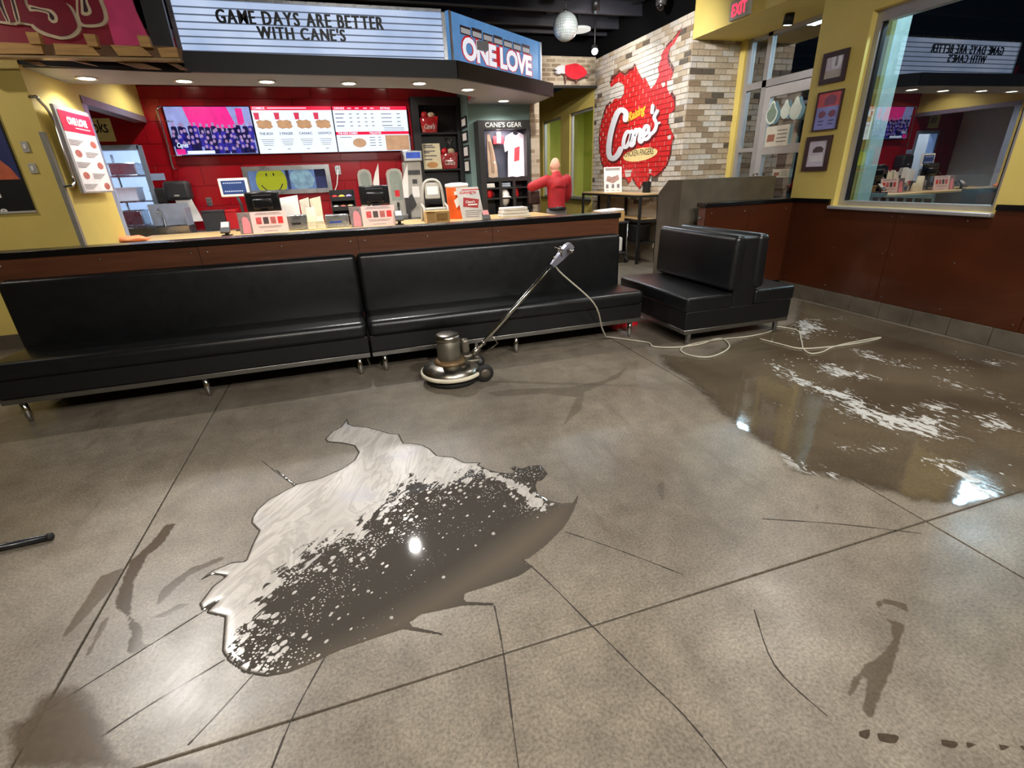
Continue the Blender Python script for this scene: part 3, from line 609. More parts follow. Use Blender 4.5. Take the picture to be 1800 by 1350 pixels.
# pole lying on the floor
pa, pb = PZ(-190, 1004, .018), PZ(90, 943, .018)
t = thing('floor_squeegee_pole', (pa.x, pa.y, 0), 'black pole end lying on the floor at the left edge', 'pole')
add('tube', MB().tube([pa, pb], .017, 14), M('black_pole', (18, 18, 20), .28, var=.2), t); d_ = (pb-pa).normalized()
add('end_cap', MB().tube([pb-d_*.012, pb+d_*.004], .0185, 14), m_rub, t)
# ================================================================ WATER, SUDS AND STAINS
def inpoly(x, y, P):
    c = np.zeros(x.shape, bool); n = len(P)
    for i in range(n):
        x0, y0 = P[i-1]; x1, y1 = P[i]
        if y0 == y1: continue
        c ^= ((y0 > y) != (y1 > y)) & (x < (x1-x0)*(y-y0)/(y1-y0)+x0)
    return c
def sdist(x, y, P):
    d = np.full(x.shape, 9.0)
    for i in range(len(P)):
        a = np.array(P[i-1]); b = np.array(P[i]); ab = b-a; l = (ab**2).sum() or 1e-9
        t = np.clip(((x-a[0])*ab[0]+(y-a[1])*ab[1])/l, 0, 1)
        d = np.minimum(d, np.hypot(x-a[0]-t*ab[0], y-a[1]-t*ab[1]))
    return np.where(inpoly(x, y, P), d, -d)
def film(name, polys, res, mat, z, attrs, parent=None, dome=.003, edge=.03, **kw):
    """a thin sheet of liquid: grid of cells cut to the outline, thickness falling to the rim"""
    xs = [p[0] for P in polys for p in P]; ys = [p[1] for P in polys for p in P]
    nx = int((max(xs)-min(xs))/res)+3; ny = int((max(ys)-min(ys))/res)+3
    gx, gy = np.meshgrid(min(xs)-res+np.arange(nx)*res, min(ys)-res+np.arange(ny)*res)
    d = np.full(gx.shape, -9.0)
    for P in polys: d = np.maximum(d, sdist(gx, gy, P))
    # pull the outermost vertices onto the outline
    gyy, gxx = np.gradient(d, res); near = np.abs(d) < res*1.0; g2 = np.maximum(gxx**2+gyy**2, .3)
    gx = np.where(near & (d < 0), gx-d*gxx/g2, gx); gy = np.where(near & (d < 0), gy-d*gyy/g2, gy)
    keep = d > -res*.99
    idx = -np.ones(gx.shape, int); idx[keep] = np.arange(keep.sum())
    X, Y, D = gx[keep], gy[keep], np.maximum(d[keep], 0)
    Z = z+dome*np.clip(D/edge, 0, 1)**.5
    a, b, c, e_ = idx[:-1, :-1], idx[:-1, 1:], idx[1:, 1:], idx[1:, :-1]; ok = (a >= 0) & (b >= 0) & (c >= 0) & (e_ >= 0)
    F = np.stack([a[ok], b[ok], c[ok], e_[ok]], 1)
    mb = MB(); mb._add(np.stack([X, Y, Z], 1).tolist(), F.tolist(), 0, True)
    o = add(name, mb, mat, parent, **kw)
    for k, fn in list(attrs.items())+[('rim', lambda x, y: D)]:
        at = o.data.attributes.new(k, 'FLOAT', 'POINT'); at.data.foreach_set('value', np.asarray(fn(X, Y), np.float32))
    return o
class NT:
    def __init__(s, name):
        s.m = bpy.data.materials.new(name); s.m.use_nodes = True; s.N = s.m.node_tree.nodes; s.L = s.m.node_tree.links; s.b = s.N['Principled BSDF']; s.pos = s.N.new('ShaderNodeNewGeometry').outputs['Position']
    def attr(s, n): a = s.N.new('ShaderNodeAttribute'); a.attribute_name = n; return a.outputs['Fac']
    def put(s, sock, v):
        if hasattr(v, 'is_linked') or hasattr(v, 'links'): s.L.new(v, sock)
        else: sock.default_value = v
    def math(s, op, a, b=0.0, clamp=False):
        n = s.N.new('ShaderNodeMath'); n.operation = op; n.use_clamp = clamp; s.put(n.inputs[0], a); s.put(n.inputs[1], b); return n.outputs[0]
    def noise(s, sc, det=4, rough=.5, vec=None, dist=0):
        n = s.N.new('ShaderNodeTexNoise'); n.inputs['Scale'].default_value = sc; n.inputs['Detail'].default_value = det; n.inputs['Roughness'].default_value = rough; n.inputs['Distortion'].default_value = dist
        s.L.new(vec or s.pos, n.inputs['Vector']); return n.outputs[0]
    def vor(s, sc, vec=None, rnd=1): n = s.N.new('ShaderNodeTexVoronoi'); n.inputs['Scale'].default_value = sc; n.inputs['Randomness'].default_value = rnd; s.L.new(vec or s.pos, n.inputs['Vector']); return n.outputs['Distance']
    def mapv(s, scale, rot=0): n = s.N.new('ShaderNodeMapping'); n.vector_type = 'TEXTURE'; n.inputs['Scale'].default_value = scale; n.inputs['Rotation'].default_value = (0, 0, rot); s.L.new(s.pos, n.inputs[0]); return n.outputs[0]
    def rng(s, v, a, b, c=0.0, d=1.0, sm=True):
        n = s.N.new('ShaderNodeMapRange'); n.interpolation_type = 'SMOOTHSTEP' if sm else 'LINEAR'; s.put(n.inputs[0], v)
        for i, q_ in enumerate((a, b, c, d)): n.inputs[i+1].default_value = q_
        return n.outputs[0]
    def mix(s, f, a, b):
        n = s.N.new('ShaderNodeMix'); n.data_type = 'RGBA'; s.put(n.inputs[0], f); s.put(n.inputs[6], a); s.put(n.inputs[7], b); return n.outputs[2]
    def ramp(s, f, *st):
        n = s.N.new('ShaderNodeValToRGB'); r = n.color_ramp
        while len(r.elements) < len(st): r.elements.new(.5)
        for el, (p, c) in zip(r.elements, st): el.position = p; el.color = c
        s.L.new(f, n.inputs[0]); return n.outputs[0]
    def bump(s, h, strength, dist=.004):
        n = s.N.new('ShaderNodeBump'); n.inputs['Strength'].default_value = strength; n.inputs['Distance'].default_value = dist; s.L.new(h, n.inputs['Height']); s.L.new(n.outputs[0], s.b.inputs['Normal'])
def suds_mat():
    n = NT('soapy_water'); fo = n.attr('foam')                       # foam: metres inside (+) or outside (-) the solid foam
    v1 = n.mapv((2.8, 1, 1), .80)                                   # streaks pulled along the flow
    na = n.noise(34, 3, .5, v1, .5)
    strk = n.math('ADD', n.math('MULTIPLY', n.math('SUBTRACT', na, .5), 1.25), n.math('MULTIPLY', fo, 2.6))
    f1 = n.math('MULTIPLY', n.rng(strk, -.03, .03), n.rng(fo, -.13, -.05))
    dens = n.rng(fo, -.60, -.02, .0, 1.0, False); big = n.noise(5, 2)
    vb = n.vor(36, n.mapv((1.5, 1, 1), .75)); thr = n.math('MULTIPLY', n.math('MULTIPLY', dens, .40), n.rng(n.noise(11, 2), .34, .64, .25, 1.2)); f2 = n.rng(n.math('SUBTRACT', thr, vb), 0, .05)
    vc = n.vor(80); f3 = n.rng(n.math('SUBTRACT', n.math('MULTIPLY', n.math('MULTIPLY', dens, .36), n.rng(big, .36, .6, .35, 1.15)), vc), 0, .06)
    f1 = n.math('MAXIMUM', f1, n.rng(fo, .035, .07))
    f = n.math('MAXIMUM', f1, n.math('MAXIMUM', f2, f3), True)
    f = n.math('MULTIPLY', f, n.rng(n.attr('rim'), .004, .014))
    sw = n.noise(2.6, 5, .6, n.mapv((2.0, .7, 1), 1.15), 2.4)       # marbled foam
    fc = n.ramp(sw, (.25, col((140, 135, 128))), (.44, col((177, 171, 164))), (.5, col((157, 152, 145))), (.56, col((183, 177, 170))), (.70, col((158, 153, 147))))
    iri = n.noise(3.0, 2); fc = n.mix(n.rng(iri, .56, .7, 0, .35), fc, col((158, 158, 172)))
    wc = n.mix(n.attr('clear'), col((66, 62, 57)), col((94, 85, 74)))
    n.L.new(n.mix(f, wc, fc), n.b.inputs['Base Color'])
    n.L.new(n.rng(f, 0, 1, .035, .24, False), n.b.inputs['Roughness']); n.b.inputs['IOR'].default_value = 1.4
    n.bump(n.math('ADD', n.math('MULTIPLY', f, .6), n.math('MULTIPLY', n.noise(5, 2), .5)), .22, .003)
    return n.m
def cr(p): return (350+p[0]/2.571, 720+p[1]/2.571)
def fl2(p): q = PZ(*cr(p)); return (q.x, q.y)
PUD = [(670,40),(676,66),(700,75),(760,80),(820,95),(860,108),(905,112),(915,135),(925,152),(960,152),(1010,160),(1045,178),(1075,208),(1150,215),(1200,240),(1275,240),(1262,252),(1330,280),(1400,290),(1430,285),(1405,262),(1420,255),(1460,268),(1490,255),(1545,252),(1575,290),(1550,320),(1528,322),(1520,345),(1530,380),(1580,410),(1640,425),(1690,422),(1716,380),(1708,420),(1685,470),(1665,510),(1650,530),(1560,620),(1490,670),(1450,690),(1510,705),(1490,722),(1450,750),(1330,790),(1200,830),(1195,868),(1330,875),(1335,885),(1190,885),(1100,905),(1000,925),(940,975),(1100,1012),(1098,1020),(920,992),(800,1030),(640,1085),(500,1150),(400,1190),(300,1208),(200,1190),(130,1140),(103,1095),(110,1000),(115,940),(30,920),(80,870),(10,910),(0,880),(60,800),(120,755),(60,745),(0,775),(55,730),(150,690),(210,685),(240,610),(270,550),(235,515),(238,490),(260,455),(310,410),(400,360),(430,345),(345,275),(350,272),(440,338),(520,318),(560,305),(640,270),(700,230),(720,195),(700,165),(640,152),(580,148),(568,135),(600,100),(640,80)]
INNER = [(1030,130),(1200,200),(1330,262),(1262,275),(1190,290),(1190,322),(1100,348),(1040,332),(960,310),(925,340),(880,390),(850,440),(790,470),(740,530),(700,580),(630,570),(560,610),(480,650),(440,700),(370,730),(335,800),(290,860),(255,930),(215,980),(190,1040),(160,1070),(180,1130),(260,1192),(250,1300),(-200,1250),(-200,600),(100,300),(400,0),(700,-100)]
ARM = [(1240,262),(1330,288),(1400,318),(1480,358),(1520,390),(1560,425),(1550,445),(1512,450),(1500,428),(1470,400),(1430,362),(1380,332),(1300,305)]
PUDw = [fl2(p) for p in PUD]; FOAMw = [fl2(p) for p in INNER]; ARMw = [fl2(p) for p in ARM]
cdir = Vector(fl2((1000, 900)))-Vector(fl2((700, 400)))
pc = PZ(690, 960)
t = thing('soapy_puddle', (pc.x, pc.y, 0), 'large dark puddle topped with marbled cream soap foam in the middle of the floor', 'puddle')
clr = [fl2(p) for p in ((1716,380),(1650,530),(1450,690),(1200,830),(1100,905),(920,992),(500,1150),(400,1190),(700,1060),(1000,880),(1200,750),(1400,600),(1550,480))]
film('water_film', [PUDw], .011, suds_mat(), .0012, {'foam': lambda x, y: np.maximum(sdist(x, y, FOAMw), sdist(x, y, ARMw)*4+.0), 'clear': lambda x, y: np.clip(.5+sdist(x, y, clr)*6, 0, 1)}, t, .0035, .03)
bb_ = MB(); rr = random.Random(11)
for u, v, s in ((1380,440,15),(1330,565,19),(1180,370,22),(1085,313,18),(1150,335,14),(1250,618,13),(1170,635,11),(1105,762,18),(765,825,17),(600,925,15),(605,768,14),(870,945,18),(560,890,12),(968,525,10),(540,958,10),(700,440,9),(795,422,12),(570,508,12),(555,505,9),(1270,550,10)):
    p = PZ(*cr((u, v))); r = s/2.571*.55*abs(PZ(cr((u, v))[0]+1, cr((u, v))[1]).x-p.x)*1.0
    bb_.lathe((p.x, p.y, .004), [(r, 0), (r*.93, r*.22), (r*.7, r*.5), (r*.35, r*.68), (.001, r*.72)], 14)
m_bub = M('soap_bubble', (210, 206, 198), .08, var=.05, alpha=.55)
add('bubble', bb_, m_bub, t, kind='stuff')
# wide wet area with suds on the right
def wet_mat(name):
    n = NT(name); fo = n.attr('foam')
    nz = n.noise(30, 5, .65, n.mapv((2.4, 1, 1), -1.51), 1.0); f = n.rng(n.math('ADD', n.math('MULTIPLY', n.math('SUBTRACT', nz, .57), 2.0), n.math('MULTIPLY', fo, 2.6)), -.04, .06)
    fk_ = n.math('MULTIPLY', n.rng(n.math('SUBTRACT', n.math('MULTIPLY', n.rng(n.noise(2.2, 2), .5, .66), .2), n.vor(26, n.mapv((1.8, 1, 1), -1.51))), 0, .04), n.rng(fo, -.5, -.1))
    f = n.math('MULTIPLY', f, n.rng(fo, -.12, -.02)); f = n.math('MAXIMUM', f, fk_)
    big = n.noise(1.2, 4); wc = n.ramp(big, (.32, col((70, 60, 48))), (.6, col((98, 87, 70))))
    g = n.noise(70, 3); wc2 = n.N.new('ShaderNodeMix'); wc2.data_type = 'RGBA'; wc2.blend_type = 'MULTIPLY'; wc2.inputs[0].default_value = .7
    n.L.new(wc, wc2.inputs[6]); n.L.new(n.ramp(g, (.3, (.75, .74, .72, 1)), (.65, (1.1, 1.1, 1.1, 1))), wc2.inputs[7])
    n.L.new(n.mix(f, wc2.outputs[2], col((188, 188, 184))), n.b.inputs['Base Color'])
    n.L.new(n.rng(f, 0, 1, .055, .35, False), n.b.inputs['Roughness'])
    n.bump(n.math('ADD', n.math('MULTIPLY', f, .8), n.math('MULTIPLY', n.noise(6, 3), .9)), .3, .004)
    e = n.math('ADD', n.math('MULTIPLY', n.math('SUBTRACT', n.noise(14, 5, .65), .5), .16), n.attr('rim'))
    n.L.new(n.rng(e, .005, .12, 0, .94), n.b.inputs['Alpha'])
    return n.m
def f4(p): q = PZ(1200+p[0]/3, 500+p[1]/3); return (q.x, q.y)
WET = [(0,500),(60,560),(150,660),(250,750),(320,800),(400,850),(470,900),(540,990),(640,1020),(780,1040),(900,1070),(1050,1110),(1250,1170),(1500,1200),(1800,1150),(2100,1100),(2100,380),(1750,345),(1400,255),(1100,190),(850,120),(600,75),(560,200),(420,240),(250,300),(100,380),(-150,360),(-120,440)]
SUD = [[(470,420),(520,430),(600,470),(700,520),(760,545),(860,560),(960,600),(1000,650),(1080,680),(1200,690),(1330,690),(1430,730),(1390,770),(1480,815),(1340,820),(1200,790),(1000,740),(870,690),(800,610),(690,570),(560,510),(490,450)],
       [(700,400),(780,420),(860,450),(960,470),(1040,495),(940,500),(800,490),(740,460)], [(900,340),(1000,365),(1100,400),(1230,440),(1110,425),(980,395)],
       [(490,905),(560,910),(680,970),(800,1020),(720,1020),(620,1000),(540,960)], [(1240,630),(1350,625),(1480,660),(1360,685)], [(1120,640),(1240,662),(1180,660)],
       [(1540,710),(1650,690),(1760,770),(1620,770)], [(1450,530),(1640,575),(1800,650),(1640,590)], [(570,190),(660,180),(770,245),(700,250),(630,300),(600,260)],
       [(1330,490),(1400,500),(1540,560),(1400,540)], [(840,860),(1000,870),(1120,855),(990,890)], [(1250,910),(1420,940),(1540,1020),(1640,1120),(1700,1160),(1560,1150),(1500,1060),(1380,980)],
       [(680,185),(850,180),(700,192)], [(1600,400),(1720,410),(1640,430)]]
pc = PZ(1560, 740)
t = thing('wet_floor_patch', (pc.x, pc.y, 0), 'wide wet patch streaked with white suds beside the wainscot wall', 'wet patch')
clampx = lambda P: [(min(x, XR-.02), y) for x, y in P]
SUDw = [clampx([f4(p) for p in P]) for P in SUD]
def sudsd(x, y):
    d = np.full(x.shape, -9.0)
    for P in SUDw: d = np.maximum(d, sdist(x, y, P))
    return d
film('water_film', [clampx([f4(p) for p in WET])], .014, wet_mat('wet_concrete_suds'), .0006, {'foam': sudsd}, t, .0008, .05)
# darker damp stains, plus a scrubbed film with pale glare painted in
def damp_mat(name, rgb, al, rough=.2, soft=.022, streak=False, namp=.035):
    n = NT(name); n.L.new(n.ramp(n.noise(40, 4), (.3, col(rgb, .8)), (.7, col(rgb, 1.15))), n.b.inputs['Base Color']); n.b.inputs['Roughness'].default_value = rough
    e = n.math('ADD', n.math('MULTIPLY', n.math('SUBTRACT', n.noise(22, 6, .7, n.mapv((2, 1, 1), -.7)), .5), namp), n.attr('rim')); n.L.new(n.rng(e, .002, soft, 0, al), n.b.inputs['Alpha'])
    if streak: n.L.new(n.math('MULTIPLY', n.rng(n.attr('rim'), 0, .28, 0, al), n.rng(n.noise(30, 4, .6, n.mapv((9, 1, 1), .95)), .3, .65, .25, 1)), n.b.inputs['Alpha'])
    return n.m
m_damp = damp_mat('damp_stain', (74, 61, 47), .74, .24, .012, namp=.045); m_damp2 = damp_mat('light_damp_stain', (88, 74, 58), .6, .3, .010, namp=.03); m_damp3 = damp_mat('faint_damp_stain', (84, 72, 60), .22, .34); m_scrub_glare = damp_mat('scrubbed_film_painted_glare', (168, 164, 160), .85, .31, streak=True); m_drip = damp_mat('drip', (66, 54, 44), .7, .2, .004, namp=.002); m_damp4 = damp_mat('broad_damp_stain', (80, 66, 50), .8, .26, .06, namp=.07)
def g6(p): q = PZ(p[0]/2.7, 850+p[1]/2.7); return (q.x, q.y)
def g7(p): q = PZ(900+p[0]/2, 900+p[1]/2); return (q.x, q.y)
STAINS = [('smear', m_damp, g6, [[(790,185),(840,190),(790,270),(700,350),(650,450),(630,580),(640,650),(685,680),(680,760),(740,760),(620,815),(590,810),(610,720),(610,670),(545,590),(545,540),(590,420),(610,370),(700,290)]], 'curved dark wet smear on the floor left of the foamy puddle'),
          ('stain', m_damp4, g6, [[(0,1130),(120,1090),(170,1000),(350,930),(420,960),(480,1010),(520,1090),(560,1180),(580,1260),(700,1330),(900,1280),(1020,1300),(1100,1360),(1100,1400),(0,1400)]], 'big brown damp stain in the bottom left corner of the floor'),
          ('stain', m_damp2, g6, [[(470,440),(600,390),(560,470),(400,650),(300,740),(260,820),(300,700),(420,520)], [(480,650),(540,610),(440,800),(390,840)], [(760,500),(900,400),(1050,345),(1080,355),(900,440),(720,610)], [(700,640),(850,570),(920,560),(780,640)]], ['broken damp mark left of the curved wet smear', 'short damp streak under the curved wet smear', 'long thin damp streak between the curved smear and the foamy puddle', 'short damp streak just below the long thin one near the puddle']),
          ('stain', m_damp2, g7, [[(1270,315),(1310,302),(1370,315),(1395,325),(1402,362),(1350,335),(1310,325),(1295,350),(1310,370),(1388,395),(1370,470),(1340,560),(1300,660),(1265,740),(1225,690),(1240,590),(1200,650),(1170,665),(1190,580),(1240,530),(1290,500),(1330,440),(1325,390),(1285,360)]], 'brown damp footprint-like stain in the right foreground'),
          ('stain', m_drip, g7, [[(1215,768.4),(1260,761.8),(1255,801.4),(1220,790.4)], [(1280,773),(1360,784),(1350,817),(1290,806)], [(1505,795.2),(1570,808.4),(1560,834.8),(1510,821.6)], [(1590,804),(1640,817.2),(1600,834.8)], [(1705,812.4),(1760,823.4),(1720,843.2)], [(1775,816.4),(1810,820.8),(1800,842.8)]], ['first small dark wet drip from the left in the bottom right row', 'second small dark wet drip from the left in the bottom right row', 'third small dark wet drip from the left in the bottom right row', 'fourth small dark wet drip from the left in the bottom right row', 'fifth small dark wet drip from the left in the bottom right row', 'sixth small dark wet drip from the left in the bottom right row']),
          ('stain', m_damp3, lambda p: (lambda q: (q.x, q.y))(PZ(*p)), [[(850,690),(900,683),(1000,680),(1060,668),(1110,640),(1090,665),(1030,690),(1025,720),(980,760),(1010,700),(960,693),(870,698)], [(1150,855),(1170,835),(1172,880),(1160,885)], [(1430,885),(1450,880),(1440,900),(1425,915)]], ['faint forked dark drag mark between the floor machine and the wet patch', 'short upright brown streak right of the foamy puddle', 'small brown curl-shaped stain near the edge of the wet patch']),
          ('sheen', m_scrub_glare, g6, [[(980,600),(1060,640),(1055,810),(1110,870),(1180,910),(1500,900),(1400,1060),(1340,1130),(960,1260),(700,1330),(560,1200),(480,1000),(900,690)]], 'scrubbed floor film with pale lamp glare painted in, below the foamy puddle')]  # pale streaky colour stands in for lamp glare on the scrubbed floor
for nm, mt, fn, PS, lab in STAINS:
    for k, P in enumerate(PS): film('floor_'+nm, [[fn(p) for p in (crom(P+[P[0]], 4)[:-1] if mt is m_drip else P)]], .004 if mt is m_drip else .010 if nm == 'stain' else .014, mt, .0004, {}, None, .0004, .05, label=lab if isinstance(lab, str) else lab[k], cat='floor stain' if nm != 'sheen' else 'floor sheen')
# ================================================================ SERVICE AREA
def PF(fr, u, v):
    r = ray(u, v); t = (fr.o-EYE).dot(fr.n)/r.dot(fr.n); return fr.inv(EYE+r*t)
def rectF(fr, u0, v0, u1, v1):
    um, vm = (u0+u1)/2, (v0+v1)/2; return PF(fr, u0, vm)[0], PF(fr, um, v1)[1], PF(fr, u1, vm)[0], PF(fr, um, v0)[1]
CZ = .93
t = thing('front_counter', (.15, 7.7, 0), 'service counter body behind the half wall', 'counter')
add('cabinet', MB().box(XL+.02, 3.0, 7.22, 8.2, 0, CZ-.045), m_wood, t)
add('kick', MB().box(XL+.02, 3.0, 7.2, 7.219, 0, .12), m_black, t)
add('worktop', MB().rbox(XL+.01, 3.04, 7.15, 8.25, CZ-.04, CZ, .008, 2), M('maple_worktop', (206, 176, 120), .4, var=.08, stretch=(1, 8, 1)), None, 'pale maple service worktop carrying the tills', 'worktop')
BZ = .90
t = thing('back_counter', (0, 9.15, 0), 'stainless steel back counter along the red tiled wall', 'counter')
add('top', MB().rbox(-2.35, 1.17, 8.82, 9.48, BZ-.04, BZ, .006, 2), m_steel, t); add('body', MB().box(-2.33, 1.16, 8.86, 9.46, .1, BZ-.041), m_steel, t); add('foot_plinth', MB().box(-2.3, 1.14, 8.9, 9.45, 0, .099), m_black, t)
# ---- menu screens
YS = 9.38; fs = FY(YS)
xs_ = [PY(296, 230, YS).x, PY(448, 230, YS).x, PY(589, 230, YS).x, PY(719, 230, YS).x]
z0s, z1s = PY(500, 270, YS).z, PY(500, 186, YS).z
E_wh = EM('screen_white', (214, 226, 246), 0.66); E_rd = EM('screen_red', (226, 24, 66), 0.58); E_ink = EM('screen_ink', (96, 92, 110), 0.26); E_dk = EM('screen_dark', (40, 36, 60), 0.13)
E_fd = EM('screen_food', (206, 160, 120), 0.43, .2); E_cup = EM('screen_cup', (220, 60, 90), 0.47)
E_bl = EM('screen_blue_dark', (46, 40, 150), 0.47, .5); E_pk = EM('screen_pink', (235, 40, 140), 0.53, .2); E_gr = EM('screen_pale_blue', (150, 160, 220), 0.47, .2); E_sk = EM('screen_skin', (170, 140, 190), 0.43, .2); E_dn = EM('screen_navy', (22, 20, 84), 0.31, .3)
SL = ['left menu screen showing a crowd photograph in blue and pink', 'middle menu screen showing four combo meals on white', 'right menu screen with price lists and two red heading bars']
def bars(mb, fr, a0, a1, b, h, d=.004, mi=0): fr.rect(mb, a0, b, a1, b+h, d-.002, d, mi)
for i in range(3):
    x0, x1 = xs_[i]+.004, xs_[i+1]-.004; W = x1-x0; Hh = z1s-z0s
    t = thing('menu_screen', ((x0+x1)/2, YS, z0s), SL[i], 'screen', 'menu screens on the red wall')
    add('case', MB().rbox(x0, x1, YS+.002, YS+.06, z0s, z1s, .006, 1), m_blackg, t)
    X = lambda k: x0+W*k; Z = lambda k: z0s+Hh*k
    if i == 0:
        mb = MB(); fs.rect(mb, X(.01), Z(.02), X(.99), Z(.98), 0, .003); add('picture_ground', mb, E_gr, t)
        mb = MB(); fs.poly(mb, [(X(.22), Z(.98)), (X(.27), Z(.55)), (X(.8), Z(.55)), (X(.72), Z(.98))], .003, .004); fs.rect(mb, X(.03), Z(.03), X(.13), Z(.14), .006, .007); fs.rect(mb, X(.82), Z(.62), X(.9), Z(.95), .003, .004); add('picture_banner', mb, E_pk, t)
        r = random.Random(5); pe, hd2, cl = MB(), MB(), MB()
        for row in range(5):
            for k in range(15):
                a = X(.06+.063*k+r.uniform(-.02, .02)); b = Z(.60-.115*row+r.uniform(-.03, .03)); d = .005+row*.0006
                if row == 4 and k < 5: continue
                w_ = W*.034
                fs.poly((pe, cl, pe)[r.randrange(3)], [(a-w_, max(Z(.03), b-Hh*.2)), (a+w_, max(Z(.03), b-Hh*.2)), (a+w_*.9, b-.02), (a, b-.005), (a-w_*.9, b-.02)], d-.0003, d)
                fs.poly(hd2, [(a+.021*math.cos(q*.785), b+.012+.026*math.sin(q*.785)) for q in range(8)], d, d+.0004)
        add('crowd_dark_clothes', pe, E_dn, t, kind='stuff'); add('crowd_blue_clothes', cl, E_bl, t, kind='stuff'); add('crowd_heads', hd2, E_sk, t, kind='stuff')
        mb = MB(); fs.rect(mb, X(.15), Z(.035), X(.47), Z(.10), .009, .010); text(mb, fs, 'Canes', X(.05), Z(.17), W*.13, Hh*.1, .0105, .02, shear=.3); add('picture_caption', mb, E_wh, t)
    elif i == 1:
        mb = MB(); fs.rect(mb, X(.004), Z(.008), X(.996), Z(.992), 0, .002); add('display', mb, E_wh, t)
        mb = MB(); fs.rect(mb, X(.004), Z(.91), X(.996), Z(.992), .002, .003); add('heading_bar', mb, E_rd, t)
        mb = MB(); text(mb, fs, 'COMBOS', X(.02), Z(.927), W*.15, Hh*.05, .0036, .03); bars(mb, fs, X(.2), X(.68), Z(.945), .012); add('heading', mb, E_wh, t)
        ink, fd, cup = MB(), MB(), MB()
        for k, nme in enumerate(('THE BOX', '3 FINGER', 'CANIAC', 'SANDWICH')):
            c = X(.13+.245*k); text(ink, fs, nme, c-W*.085, Z(.40), W*.17, Hh*.055, .004, .02)
            for q in range(4): bars(ink, fs, c-W*(.08-.008*q), c+W*(.08-.008*q), Z(.30-.04*q), .006)
            bars(ink, fs, c-W*.02, c+W*.02, Z(.09), .008)
            fs.poly(fd, [(c+.13*math.cos(q*.5236+.1)*(1.0 if q % 2 else .8), Z(.62)+.075*math.sin(q*.5236)*(1 if q % 3 else .7)) for q in range(12)], .002, .004)
            fs.poly(cup, [(c-.12, Z(.72)), (c-.06, Z(.72)), (c-.05, Z(.86)), (c-.13, Z(.86))], .003, .0045)
        add('menu_lettering', ink, E_ink, t); add('meal_picture', fd, E_fd, t); add('cup_picture', cup, E_cup, t)
    else:
        mb = MB(); fs.rect(mb, X(.004), Z(.008), X(.996), Z(.992), 0, .002); add('display', mb, E_wh, t)
        mb = MB(); fs.rect(mb, X(.004), Z(.91), X(.996), Z(.992), .002, .003); fs.rect(mb, X(.004), Z(.38), X(.996), Z(.445), .002, .003); add('heading_bar', mb, E_rd, t)
        mb = MB()
        for s_, a, b, w_ in (('DRINKS', .03, .927, .13), ('EXTRAS', .64, .927, .13), ('THE KIDS COMBO', .03, .392, .26), ('TAILGATES', .45, .392, .16)): text(mb, fs, s_, X(a), Z(b), W*w_, Hh*.045, .0036, .03)
        for a in (.2, .3, .41, .5): bars(mb, fs, X(a), X(a+.05), Z(.94), .012)
        add('heading', mb, E_wh, t); ink = MB()
        for q in range(4):
            b = Z(.82-.085*q); bars(ink, fs, X(.03), X(.15-.02*(q % 2)), b, .011)
            for a in (.21, .31, .41, .5): bars(ink, fs, X(a), X(a+.035), b, .010)
            bars(ink, fs, X(.64), X(.78), b, .010); bars(ink, fs, X(.85), X(.9), b, .010)
            bars(ink, fs, X(.44), X(.52), Z(.31-.06*q), .009); bars(ink, fs, X(.56), X(.6), Z(.31-.06*q), .009)
        for q in range(3): bars(ink, fs, X(.66), X(.94), Z(.52-.03*q), .005)
        bars(ink, fs, X(.05), X(.2), Z(.32), .008); add('menu_lettering', ink, E_ink, t)
        fd = MB(); fs.poly(fd, [(X(.30)+.11*math.cos(q*.5236), Z(.2)+.07*math.sin(q*.5236)) for q in range(12)], .002, .004); add('meal_picture', fd, E_fd, t); fd = MB(); fs.rect(fd, X(.66), Z(.02), X(.99), Z(.36), .002, .004); add('meal_picture', fd, E_fd, t)
add('screen_mounting_bar', MB().rbox(xs_[0]+.1, xs_[3]-.1, YS+.061, YK-.013, z0s+.2, z0s+.3, .004, 1), m_blackg, None, 'dark wall bracket holding the row of menu screens', 'bracket')
rp = [PY(u, v, YS-.02) for u, v in ((281, 187), (275, 193), (283, 215), (295, 256), (303, 290), (306, 297))]
t = thing('wall_rail', rp[-1], 'thin chrome rail on the red wall left of the menu screens', 'rail')
add('tube', MB().tube([rp[0]+Vector((.0, .1, 0))]+rp+[rp[-1]+Vector((.02, .11, 0))], .012, 8), m_chrome, t)
for u, v in ((290, 213), (302, 274)): a = PY(u, v, YS-.02); add('bracket', MB().tube([a, a+Vector((.14, .03, 0))], .008, 6), m_chrome, t)
# ---- things on the red wall
fk = FY(YK-.013)
def wallthing(nm, fr, box, label, cat, mat, th=.03, r=.006, parent=None):
    a0, b0, a1, b1 = rectF(fr, *box); mb = MB(); fr.rect(mb, a0, b0, a1, b1, .001, th)
    return a0, b0, a1, b1, mb
a0, b0, a1, b1, mb = wallthing('', fk, (150, 208, 199, 249), '', '', None, .012)
t = thing('wall_sign', fk.at(a1, b0), 'pale yellow wall sign ending in the letters oks beside the tall menu board', 'sign'); add('plate', mb, M('pale_yellow_sign', (222, 210, 140), .6), t)
mb = MB(); text(mb, fk, 'oks', PF(fk, 168, 238)[0], PF(fk, 180, 234)[1], PF(fk, 194, 238)[0]-PF(fk, 168, 238)[0], .17, .0135, .015); add('lettering', mb, m_dark, t)
a0, b0, a1, b1, mb = wallthing('', fk, (260, 305, 290, 317), '', '', None, .006); add('wall_placard', mb, M('pale_blue_placard', (168, 186, 220), .4), None, 'small pale blue placard on the red wall above the towel dispenser', 'placard')
a0, b0, a1, b1 = rectF(fk, 296, 318, 340, 352)
t = thing('towel_dispenser', fk.at((a0+a1)/2, b0, 0), 'black paper towel dispenser on the red wall', 'dispenser')
